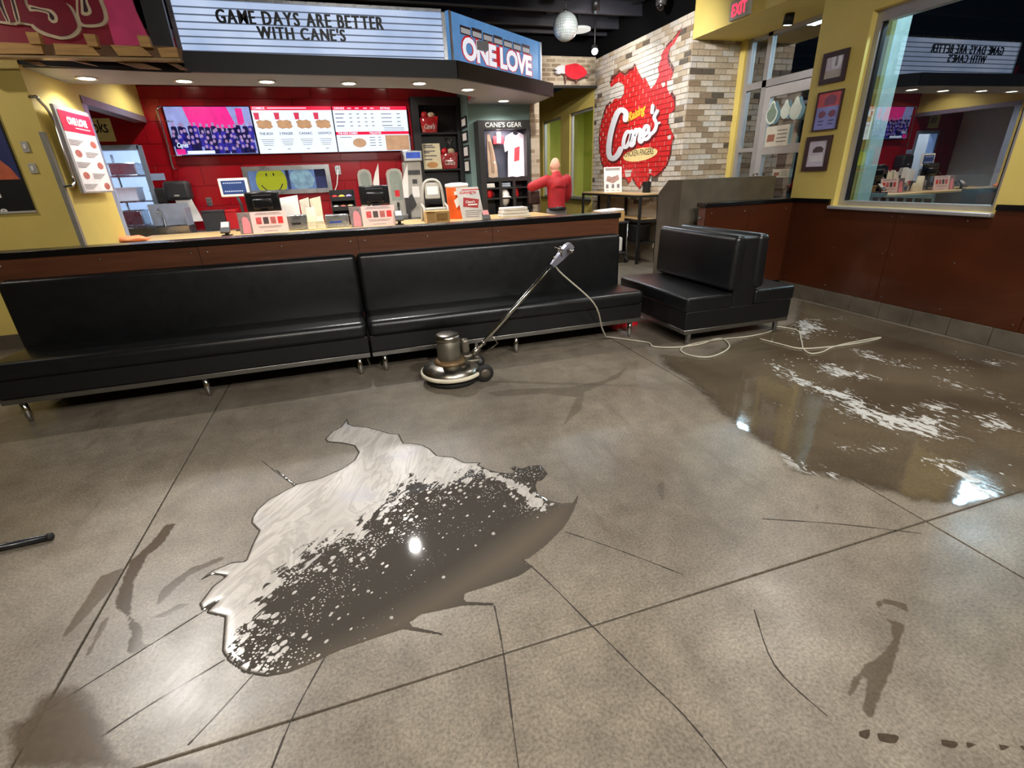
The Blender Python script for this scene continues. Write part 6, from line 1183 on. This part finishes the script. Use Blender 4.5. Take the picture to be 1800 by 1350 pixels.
p = PZ(1018, 54, 3.8); t = thing('ceiling_disc_light', (p.x, p.y, 3.79), 'round white disc light below the ceiling right of the mirror ball', 'light'); add('disc', MB().lathe((p.x, p.y, 3.79), [(.17, 0), (.2, .01), (.2, .04), (.1, .06)], 28), EM('disc_white', (226, 226, 220), .5), t); add('stem', MB().tube([(p.x, p.y, 3.85), (p.x, p.y, 4.45)], .015, 8), m_black, t)  # hung disc light, not a speaker
p = PZ(1162, 14, 3.72); t = thing('dome_camera', (p.x, p.y, p.z), 'black dome security camera under the ceiling above the mural', 'camera'); add('mount', MB().lathe((p.x, p.y, p.z+.03), [(.07, 0), (.08, .02), (.08, .12), (.05, .15)], 18), m_dgrey, t); add('dome', MB().ball((p.x, p.y, p.z+.03), .062, None, None, 16, 10), m_blackg, t); add('stem', MB().tube([(p.x, p.y, p.z+.15), (p.x, p.y, 4.45)], .02, 8), m_black, t)
# exit sign on the yellow beam
fe = FX(XR); a0, b0 = PF(fe, 1287, 33); a1 = PF(fe, 1322, 15)[0]; t = thing('exit_sign', fe.at((a0+a1)/2, b0), 'red EXIT sign on the yellow beam', 'exit sign'); w_ = .34; a0 = (a0+a1)/2-w_/2
b0 = PF(fe, 1300, 33)[1]
mb = MB(); fe.rect(mb, a0, b0, a0+w_, b0+.2, .002, .05); add('housing', mb, m_grey, t); mb = MB(); text(mb, fe, 'EXIT', a0+.04, b0+.035, w_-.08, .13, .052, .02); add('letters', mb, EM('exit_red', (255, 30, 50), 3.5), t)
# fish on the bulkhead
ff = FY(10.25); pcx = lambda u, v: PF(ff, u, v); t = thing('mounted_fish', ff.at(*pcx(985, 145)), 'red painted fish ornament mounted on the far brick bulkhead', 'ornament'); m_fr = M('fish_red', (200, 26, 44), .35, var=.2)
q7 = lambda P: [pcx(700+u/3, v/3) for u, v in P]
mb = MB(); ff.poly(mb, crom(q7([(868,352),(900,345),(925,342),(960,360),(980,390),(960,412),(925,425),(890,415),(868,395),(868,352)]), 3)[:-1], .01, .13); add('red_body', mb, m_fr, t)
mb = MB(); ff.poly(mb, q7([(812,370),(835,352),(868,350),(870,395),(850,392),(835,398),(815,385),(828,378)]), .02, .11); add('head', mb, M('fish_pale', (196, 196, 200), .35), t)
mb = MB(); ff.poly(mb, q7([(975,385),(1000,395),(990,412),(960,410)]), .03, .09); ff.poly(mb, q7([(918,348),(930,338),(945,352)]), .03, .09); ff.poly(mb, q7([(868,400),(880,405),(875,445)]), .03, .09); ff.poly(mb, q7([(925,420),(940,425),(928,440)]), .03, .09); add('fins', mb, M('fish_fin', (120, 84, 80), .4), t)
# ================================================================ MURAL CORNER FURNITURE
TX0, TX1, TY0, TY1, TZ = 4.66, 5.06, 7.6, 9.85, 1.14
t = thing('serving_table', (4.86, 8.7, 0), 'tall table with black metal frame and pale wooden top against the mural wall', 'table')
add('top', MB().rbox(TX0, TX1, TY0, TY1, TZ-.012, TZ+.012, .004, 1), M('pale_wood_top', (196, 164, 116), .5, var=.1, stretch=(1, 6, 1)), t)
for x in (TX0+.02, TX1-.02):
    for y in (TY0+.02, 8.72, TY1-.02): add('leg', MB().box(x-.02, x+.02, y-.02, y+.02, 0, TZ-.012), m_black, t)
for x in (TX0+.02, TX1-.02): add('rail', MB().box(x-.018, x+.018, TY0+.04, TY1-.04, TZ-.045, TZ-.0125).box(x-.018, x+.018, TY0+.04, TY1-.04, .70, .74), m_black, t)
add('rail', MB().box(TX0+.04, TX1-.04, TY0+.002, TY0+.038, TZ-.045, TZ-.0125).box(TX0+.04, TX1-.04, TY0+.002, TY0+.038, .69, .74).box(TX0+.04, TX1-.04, TY0+.002, TY0+.038, .34, .37), m_black, t)
add('shelf', MB().box(TX0+.04, TX1-.04, TY0+.04, TY1-.04, .72, .745), M('shelf_wood', (190, 156, 104), .5), t); add('lower_shelf', MB().box(TX0+.04, TX1-.04, TY0+.04, TY1-.04, .34, .365), m_black, t)
t = thing('storage_crate', (4.86, 8.1, .366), 'dark crate on the lower shelf of the serving table', 'crate'); add('crate_body', MB().rbox(TX0+.06, TX1-.08, 7.75, 8.4, .366, .64, .01, 2), m_black, t); add('crate_rim', MB().rbox(TX0+.05, TX1-.07, 7.74, 8.41, .62, .645, .006, 1), m_dgrey, t)
y = 9.0; a0, a1 = PY(1063, 318, y).x, PY(1092, 318, y).x; z1 = PY(1078, 293, y).z; f = Fr((a0, y, TZ+.012), (1, -.15, 0), (0, .12, 1)); W, Hh = a1-a0, z1-TZ-.012
t = thing('table_sign', (a0+W/2, y, TZ+.012), 'white sign with black print standing on the serving table before the mural', 'sign'); mb = MB(); f.rect(mb, 0, 0, W, Hh, -.008, 0); add('board', mb, m_white, t); mb = MB()
for zz in (.92, .87): f.rect(mb, W*.08, Hh*zz, W*.9, Hh*zz+.014, 0, .003)
for k, (p_, q_) in enumerate(((.1, .16), (.42, .16), (.72, .16))): f.rect(mb, W*p_, Hh*q_, W*p_+.05, Hh*q_+.07, 0, .003); f.rect(mb, W*p_, Hh*.06, W*p_+.05, Hh*.08, 0, .003)
add('print', mb, m_ink, t); mb = MB(); f.poly(mb, [(W*.1, Hh*.45), (W*.5, Hh*.35), (W*.85, Hh*.5), (W*.8, Hh*.68), (W*.45, Hh*.6), (W*.2, Hh*.66)], 0, .003); add('picture', mb, M('sign_picture', (160, 130, 120), .6, var=.4, scale=25), t); add('foot', MB().box(a0, a1, y, y+.12, TZ+.012, TZ+.018), m_white, t)
y = 8.0; p = PY(1137, 343, y); t = thing('napkin_dispenser', (p.x, y, TZ+.012), 'small black and chrome napkin dispenser on the serving table', 'dispenser'); add('case', MB().rbox(p.x-.05, p.x+.03, y-.05, y+.08, TZ+.012, TZ+.19, .008, 2), m_black, t); add('chrome_side', MB().rbox(p.x+.031, p.x+.07, y-.05, y+.08, TZ+.012, TZ+.2, .006, 1), m_chrome, t)
# utility cart with jugs
t = thing('utility_cart', (4.32, 8.1, 0), 'low dark utility cart beside the serving table', 'cart'); cx0, cx1, cy0, cy1 = 4.08, 4.60, 7.85, 8.35
for x in (cx0, cx1):
    for yy in (cy0, cy1): add('post', MB().tube([(x, yy, .1), (x, yy, .70)], .014, 8), m_steel, t); add('caster', MB().lathe((x-.015, yy, .05), [(.02, 0), (.05, .003), (.05, .027), (.02, .03)], 16, axis=(1, 0, 0)), m_black, t); add('caster_fork', MB().box(x-.02, x+.02, yy-.008, yy+.008, .08, .11), m_steel, t)
for z in (.16, .68): add('tray', MB().rbox(cx0-.02, cx1+.02, cy0-.02, cy1+.02, z, z+.03, .008, 1), m_dgrey, t)
for k in range(2): x = 4.28+.2*k; t2 = thing('white_jug', (x, 8.0, .19), ['left', 'right'][k]+' of the two white plastic jugs on the cart', 'jug', 'white jugs'); add('jug_body', MB().rbox(x-.085, x+.085, 7.92, 8.1, .19, .44, .03, 3), m_white, t2); add('jug_cap', MB().lathe((x, 8.01, .44), [(.03, 0), (.03, .03)], 12), m_white, t2)
t = thing('carton', (4.34, 8.1, .71), 'open brown carton with white papers on the cart', 'carton'); add('carton_body', MB().rbox(4.12, 4.56, 7.9, 8.3, .71, .88, .004, 1), m_tan, t); add('papers', MB().obox((4.34, 8.08, .895), (.2, 0, .01), (0, .18, 0), (0, 0, .012)), m_paper, t)
# red cloth under the bench, ring of framed posters, posters on the door
p = PZ(1100, 577); t = thing('red_carton', (p.x, p.y+.1, 0), 'flattened red carton lying under the right end of the bench', 'carton'); add('carton_body', MB().obox((p.x, p.y+.12, .035), (.16, .02, 0), (-.01, .09, 0), (0, 0, .034)), m_redp, t); add('white_band', MB().obox((p.x+.05, p.y+.12, .036), (.03, .003, 0), (-.011, .092, 0), (0, 0, .0345)), m_white, t)
fp = FX(XR); m_fr2 = M('dark_wood_frame', (58, 34, 30), .4, var=.15)
for k, (c4, lab) in enumerate(((((1455, 97), (1501, 79), (1436, 157), (1483, 136)), 'topmost dark-framed picture on the yellow pier, pale with a grey shape'), (((1440, 164), (1487, 155), (1430, 231), (1471, 228)), 'middle thin-framed poster on the yellow pier, red over blue'), (((1422, 243), (1468, 235), (1410, 300), (1452, 301)), 'lowest dark-framed picture on the yellow pier with a dark dome shape'))):
    q = [PF(fp, *c) for c in c4]; a0 = (q[0][0]+q[2][0])/2; a1 = (q[1][0]+q[3][0])/2; b1 = (q[0][1]+q[1][1])/2; b0 = (q[2][1]+q[3][1])/2; g = .012 if k == 1 else .045
    t = thing('framed_picture', fp.at((a0+a1)/2, b0), lab, 'picture', 'framed pictures on the yellow pier'); mb = MB()
    for r_ in ((a0, b1-g, a1, b1), (a0, b0, a1, b0+g), (a0, b0+g, a0+g, b1-g), (a1-g, b0+g, a1, b1-g)): fp.rect(mb, *r_, .001, .025)
    add('frame', mb, m_fr2, t); W, Hh = a1-a0-2*g, b1-b0-2*g; A = lambda k_: a0+g+W*k_; B = lambda k_: b0+g+Hh*k_
    def pr(nm, r, mt): mb = MB(); fp.rect(mb, A(r[0]), B(r[1]), A(r[2]), B(r[3]), .0105+r[4]*.001, .0115+r[4]*.001); add(nm, mb, mt, t)
    if k == 0:
        pr('print', (0, 0, 1, 1, 0), M('print_lilac', (216, 208, 224), .4)); pr('lower_half', (.0, .0, 1, .38, 1), M('print_greige', (188, 180, 172), .4, var=.15)); mb = MB(); fp.poly(mb, [(A(.3), B(.98)), (A(.3), B(.6)), (A(.42), B(.45)), (A(.7), B(.42)), (A(.88), B(.55)), (A(.92), B(.98))], .0135, .0145); add('grey_shape', mb, M('print_white', (234, 232, 238), .4), t); mb = MB(); stroke(mb, fp, [(A(.6), B(.95)), (A(.6), B(.6))], .03, .0150); add('dark_stroke', mb, M('print_grey', (150, 146, 160), .5), t)
    elif k == 1:
        pr('print', (0, 0, 1, 1, 0), M('print_blue', (150, 156, 224), .4, var=.12)); pr('red_heading', (0, .62, 1, 1, 1), M('print_redpink', (214, 96, 104), .4, var=.25)); mb = MB()
        for c_ in (.28, .72): fp.poly(mb, [(A(c_)+.045*math.cos(j*.785), B(.42)+.035*math.sin(j*.785)) for j in range(8)], .0135, .0145)
        fp.poly(mb, [(A(.3), B(.66)), (A(.75), B(.66)), (A(.8), B(.85)), (A(.55), B(.94)), (A(.3), B(.85))], .0135, .0145); add('food_shapes', mb, M('print_food', (140, 84, 110), .5), t); mb = MB()
        for c_ in (.15, .6): fp.rect(mb, A(c_), B(.22), A(c_+.25), B(.25), .0125, .0135); fp.rect(mb, A(c_), B(.13), A(c_+.22), B(.155), .0125, .0135)
        add('print_lines', mb, M('print_ink', (70, 70, 130), .5), t)
    else:
        pr('print', (0, 0, 1, 1, 0), M('print_lilac', (216, 208, 224), .4)); mb = MB(); fp.poly(mb, [(A(.25), B(.55)), (A(.8), B(.55)), (A(.82), B(.68)), (A(.66), B(.78)), (A(.4), B(.77)), (A(.26), B(.68))], .0125, .0135); add('dome_shape', mb, M('print_dome', (84, 66, 70), .5), t); pr('pale_strip', (.1, .2, .85, .45, 1), M('print_white', (234, 232, 238), .4))
fd_ = FX(XD-.002)
for (u0, v0, u1, v1), lab, mt in (((1346, 221, 1386, 257), 'pale notice with printed lines taped to the door glass', M('notice_paper', (206, 200, 184), .6)), ((1358, 297, 1387, 312), 'small pale notice low on the door glass', M('notice_paper', (206, 200, 184), .6))):
    r_ = rectF(fd_, u0, v0, u1, v1); t = thing('door_notice', fd_.at(r_[0], r_[1]), lab, 'notice', 'notices on the door'); mb = MB(); fd_.rect(mb, *r_, .0, .002); add('sheet', mb, mt, t); mb = MB(); w_, h_ = r_[2]-r_[0], r_[3]-r_[1]
    for k in range(4): fd_.rect(mb, r_[0]+w_*.5, r_[1]+h_*(.2+.18*k), r_[0]+w_*.92, r_[1]+h_*(.2+.18*k)+h_*.05, .002, .003)
    add('printed_lines', mb, m_ink, t); mb = MB(); fd_.poly(mb, [(r_[0]+w_*.08, r_[1]+h_*.25), (r_[0]+w_*.4, r_[1]+h_*.25), (r_[0]+w_*.42, r_[1]+h_*.6), (r_[0]+w_*.1, r_[1]+h_*.6)], .002, .003); add('picture', mb, M('notice_picture', (150, 96, 80), .6), t)
m_orn = M('ornament_white', (206, 214, 206), .6); m_org = M('ornament_green', (120, 138, 122), .6)
for (u, v, s), lab, mt in (((1357, 198, .14), 'green pear-shaped paper ornament on the door glass', m_org), ((1381, 192, .11), 'white oval paper ornament on the door glass beside the pear shape', m_orn), ((1399, 190, .13), 'white gift-shaped paper ornament at the edge of the door glass', m_orn)):
    a_, b_ = PF(fd_, u, v); t = thing('paper_ornament', fd_.at(a_, b_-s), lab, 'ornament', 'paper ornaments on the door'); P = [(math.cos(k*.5236)*(.8 if math.sin(k*.5236) < .3 else .42), math.sin(k*.5236)*1.1) for k in range(12)]; mb = MB(); fd_.poly(mb, [(a_+p[0]*s, b_+p[1]*s) for p in P], 0, .002); add('edge', mb, m_orn, t); mb = MB(); fd_.poly(mb, [(a_+p[0]*s*.8, b_+p[1]*s*.8) for p in P], .002, .003); add('centre', mb, mt, t)
# ================================================================ PERSON
PX0, PY0 = 3.345, 8.06
t = thing('person', (PX0, PY0, 0), 'bald person in a red shirt and grey trousers, back turned, arm raised', 'person')
def limb(mb, pts, radii, seg=14):
    P, R_ = [], []
    q = crom([tuple(p)+(r,) for p, r in zip(pts, radii)], 5); mb.tube([Vector(a[:3]) for a in q], .1, seg, radii=[a[3] for a in q]); mb.ball(pts[0], radii[0], None, None, seg, 8); mb.ball(pts[-1], radii[-1], None, None, seg, 8)
def skin_obj(nm, mb, mat, vox, par):
    o = add(nm, mb, mat, par); m_ = o.modifiers.new('remesh', 'REMESH'); m_.mode = 'VOXEL'; m_.voxel_size = vox; m_.use_smooth_shade = True; s_ = o.modifiers.new('smooth', 'SMOOTH'); s_.factor = .5; s_.iterations = 4; return o
def ell(mb, c, rx, ry, rz): mb.ball(c, rx, ry, rz, 16, 12)
V3 = lambda x, y, z: Vector((PX0+x, PY0+y, z))
shL, shR, elL, haL, elR, haR = V3(-.17, .0, 1.42), V3(.18, .0, 1.42), V3(-.40, .10, 1.33), V3(-.26, .33, 1.36), V3(.24, .12, 1.14), V3(.10, .33, 1.12)
body = MB()
ell(body, V3(-.01, .03, 1.645), .072, .095, .112); ell(body, V3(-.02, .06, 1.60), .062, .075, .085); body.ball(V3(-.05, .128, 1.632), .016, .02, .022, 8, 6); body.ball(V3(.0, .14, 1.575), .03, .015, .01, 8, 5)
body.ball(V3(-.088, .03, 1.635), .014, .022, .034, 8, 6); body.ball(V3(.068, .03, 1.635), .014, .022, .034, 8, 6)
limb(body, [V3(0, .0, 1.40), V3(0, .01, 1.48), V3(-.005, .02, 1.56)], [.075, .062, .06]); limb(body, [V3(0, 0, .95), V3(0, .0, 1.1), V3(0, .0, 1.25), V3(0, 0, 1.38)], [.09, .09, .09, .085])
limb(body, [shL, elL, haL], [.05, .042, .03]); limb(body, [shR, elR, haR], [.05, .042, .03])
for sx, foot in ((-.09, -.1), (.09, .1)): limb(body, [V3(sx, 0, .92), V3(foot, .02, .5), V3(foot, -.01, .09)], [.085, .058, .04])
for h, dirv in ((haL, Vector((.5, .8, .1)).normalized()), (haR, Vector((-.2, .95, .1)).normalized())):
    sd = dirv.cross(Vector((0, 0, 1))).normalized(); pm = h+dirv*.05; ell(body, pm, .036, .042, .022)
    for k, ln in enumerate((.062, .072, .068, .052)):
        b_ = pm+sd*(-.03+.02*k)+dirv*.03; limb(body, [b_, b_+dirv*ln*.5+Vector((0, 0, -.012)), b_+dirv*ln*.8+Vector((0, 0, -.035))], [.0095, .009, .0075], 8)
    b_ = pm-sd*.035; limb(body, [b_, b_-sd*.025+dirv*.025, b_-sd*.022+dirv*.05], [.011, .010, .008], 8)
skin_obj('body', body, M('skin', (206, 152, 126), .55, var=.08, scale=14), .010, t)
sh = MB(); limb(sh, [V3(0, 0, .98), V3(0, 0, 1.1), V3(0, .0, 1.25), V3(0, -.005, 1.38), V3(0, .0, 1.45)], [.155, .15, .16, .15, .10], 18); ell(sh, V3(-.1, -.01, 1.38), .1, .1, .1); ell(sh, V3(.11, -.01, 1.38), .1, .1, .1); limb(sh, [shL, elL, haL-(haL-elL)*.12], [.085, .075, .05]); limb(sh, [shR, elR, haR-(haR-elR)*.12], [.085, .072, .05]); limb(sh, [V3(0, .005, 1.46), V3(0, .012, 1.51)], [.078, .072])
sh.v = [(x, PY0+(y-PY0)*(.82 if abs(x-PX0) < .2 and z < 1.3 else 1), z) for x, y, z in sh.v]
skin_obj('shirt', sh, M('red_shirt', (158, 18, 28), .7, var=.15, scale=10, bump=.2), .014, t)
tr = MB(); limb(tr, [V3(0, 0, .98), V3(0, 0, .88)], [.155, .15]); 
for sx, foot in ((-.085, -.1), (.085, .1)): limb(tr, [V3(sx, 0, .92), V3(foot, .02, .5), V3(foot, -.01, .08)], [.105, .085, .068])
tr.v = [(x, PY0+(y-PY0)*.85, z) for x, y, z in tr.v]
skin_obj('trousers', tr, M('grey_trousers', (110, 104, 100), .8, var=.1), .014, t)
add('belt', MB().lathe(V3(0, 0, .955), [(.158, 0), (.163, .005), (.163, .04), (.158, .045)], 28), m_black, t)
for f_ in (-.1, .1): add('shoe', MB().rbox(PX0+f_-.05, PX0+f_+.05, PY0-.09, PY0+.19, 0, .085, .035, 3), m_black, t)
t = thing('dark_handbag', (PX0-.26, PY0+.36, 1.06), 'dark brown bag held by the person in red', 'bag'); add('bag_body', MB().rbox(PX0-.36, PX0-.16, PY0+.34, PY0+.46, 1.04, 1.27, .03, 3), M('dark_brown_leather', (54, 34, 28), .5, var=.3), t); add('strap', MB().tube([(PX0-.34, PY0+.4, 1.25), (PX0-.30, PY0+.40, 1.36), (PX0-.2, PY0+.4, 1.36), (PX0-.18, PY0+.4, 1.25)], .01, 6), m_black, t); ORG[t] = Vector((PX0-.26, PY0+.36, 1.06))
# ================================================================ OUTSIDE
add('ground', MB().box(XR+.22, 40, -12, 34, -.3, -.10), M('asphalt', (52, 52, 54), .75, var=.2, scale=4), kind='structure')
q0 = PX(1513, 363, 5.95); q1 = PX(1482, 340, 5.95)
add('wall_outside_pier', MB().box(5.8, 6.0, q0.y, 4.95-.3, -.1, 3.6), M('pale_render', (196, 214, 212), .6), kind='structure')
t = thing('railing', (7.2, 4.6, -.1), 'grey metal railing outside the window', 'railing'); rx = 7.0; z1 = PX(1560, 340, rx).z; ya, yb3 = PX(1642, 345, rx).y, PX(1512, 345, rx).y+.4; m_rl = M('railing_grey', (150, 156, 158), .5, .3)
add('top_rail', MB().box(rx-.025, rx+.025, ya, yb3, z1-.05, z1), m_rl, t); add('bottom_rail', MB().box(rx-.02, rx+.02, ya, yb3, z1-.85, z1-.81), m_rl, t); n_ = 12
for k in range(n_+1): y = ya+(yb3-ya)*k/n_; add('baluster' if k else 'post', MB().box(rx-.012, rx+.012, y-.012, y+.012, z1-.81 if k else -.1, z1-.05), m_rl, t)
add('post', MB().box(rx-.025, rx+.025, yb3-.05, yb3, -.1, z1-.051), m_rl, t)
# parked car
def car(x, y, lab, paint):
    t = thing('car', (x, y, -.1), lab, 'car'); L_ = 4.5; W_ = 1.8; z0 = -.1
    P = [(-2.2, .32), (-2.25, .6), (-2.1, .82), (-1.2, .95), (-.6, 1.42), (.5, 1.47), (1.3, 1.38), (1.9, 1.0), (2.22, .9), (2.25, .5), (2.15, .3)]
    lo = [(-2.2, .32), (-2.25, .6), (-2.1, .82), (-1.2, .95), (1.9, 1.0), (2.22, .9), (2.25, .5), (2.15, .3)]
    mb = MB(); mb.prism([(x-W_/2, y+p, z0+q) for p, q in lo], (W_, 0, 0)); b_ = add('body', mb, paint, t); bv = b_.modifiers.new('bevel', 'BEVEL'); bv.width = .08; bv.segments = 3
    cab = [(-1.15, .95), (-.6, 1.42), (.5, 1.47), (1.3, 1.38), (1.85, 1.0)]; mb = MB(); mb._add([(x+s*(W_/2-.06-(.18 if q > 1.2 else 0)), y+p, z0+q) for s in (-1, 1) for p, q in cab], [(0, 1, 2, 3, 4), (9, 8, 7, 6, 5)]+[(i, i+5, i+6, i+1) for i in range(4)]); add('windows', mb, m_blackg, t)
    mb = MB(); mb._add([(x+s*(W_/2-.22), y+p, z0+q+.01) for s in (-1, 1) for p, q in cab[1:4]], [(0, 3, 4, 1), (1, 4, 5, 2)]); add('roof', mb, paint, t)
    for sx in (-1, 1):
        for py in (-1.35, 1.4): w_ = add('wheel', MB().lathe((x+sx*(W_/2-.1)-.1, y+py, z0+.32), [(.2, 0), (.32, .02), (.32, .18), (.2, .2)], 24, axis=(1, 0, 0)), m_rub, t); add('rim', MB().lathe((x+sx*(W_/2-.1)-.105, y+py, z0+.32), [(.02, 0), (.2, .004), (.2, .206), (.02, .21)], 16, axis=(1, 0, 0)), m_steel, w_)
        add('headlight', MB().rbox(x+sx*.6-.2, x+sx*.6+.2, y-2.24, y-2.1, z0+.58, z0+.74, .04, 2), m_white, t)
car(11.0, 8.6, 'silver car parked outside the window', M('silver_paint', (150, 160, 170), .15, .8)); car(9.0, 4.4, 'dark car parked outside low in the window', M('dark_green_paint', (50, 62, 60), .2, .5))
def pole_lamp(x, y, z, lab, hw, em, power):
    t = thing('street_lamp', (x, y, -.1), lab, 'street lamp', 'car park lamps'); add('pole', MB().tube([(x+hw+.2, y, -.1), (x+hw+.2, y, z+.1)], .06, 10), m_dgrey, t); add('head', MB().rbox(x-hw-.03, x+hw+.2, y-hw*.7-.03, y+hw*.7+.03, z+.05, z+.15, .03, 2), m_dgrey, t); add('lens', MB().box(x-hw, x+hw, y-hw*.7, y+hw*.7, z+.03, z+.049), EM('street_lens', (214, 236, 255), em), t); light('street_lamp_light', 'SPOT', (x-.08, y, z), t, power, COOL, .12, (x-6, y-4, 0), 150, .5)
pole_lamp(7.2, 7.15, 3.46, 'bright outdoor lamp seen through the door transom', .16, 60, POLE_W*.4); pole_lamp(9.5, 4.42, 3.84, 'bright outdoor car park lamp outside the windows', .45, 60, POLE_W)
tw_ = thing('pier_fill_lamp', (6.3, 3.4, 3.2), 'unseen lamp added outside to light the pale pier', 'lamp'); add('case', MB().rbox(XR+.22, XR+.4, 3.3, 3.6, 3.1, 3.25, .02, 2), m_dgrey, tw_); light('pier_fill_light', 'SPOT', (XR+.55, 3.5, 3.1), tw_, 60, COOL, .08, (6.0, 4.4, 1.5), 140, .5)  # unseen lamp, added to brighten the pier outside the window
ts = thing('side_room_light', (XR+.9, 12, 3.15), 'ceiling light in the green side room', 'light'); add('panel', MB().box(XR+.7, XR+1.1, 11.4, 12.6, 3.16, 3.199), EM('side_room_panel', (255, 244, 210), 3), ts); light('side_room_lamp', 'AREA', (XR+.9, 12, 3.14), ts, 30, NEUT, .5)
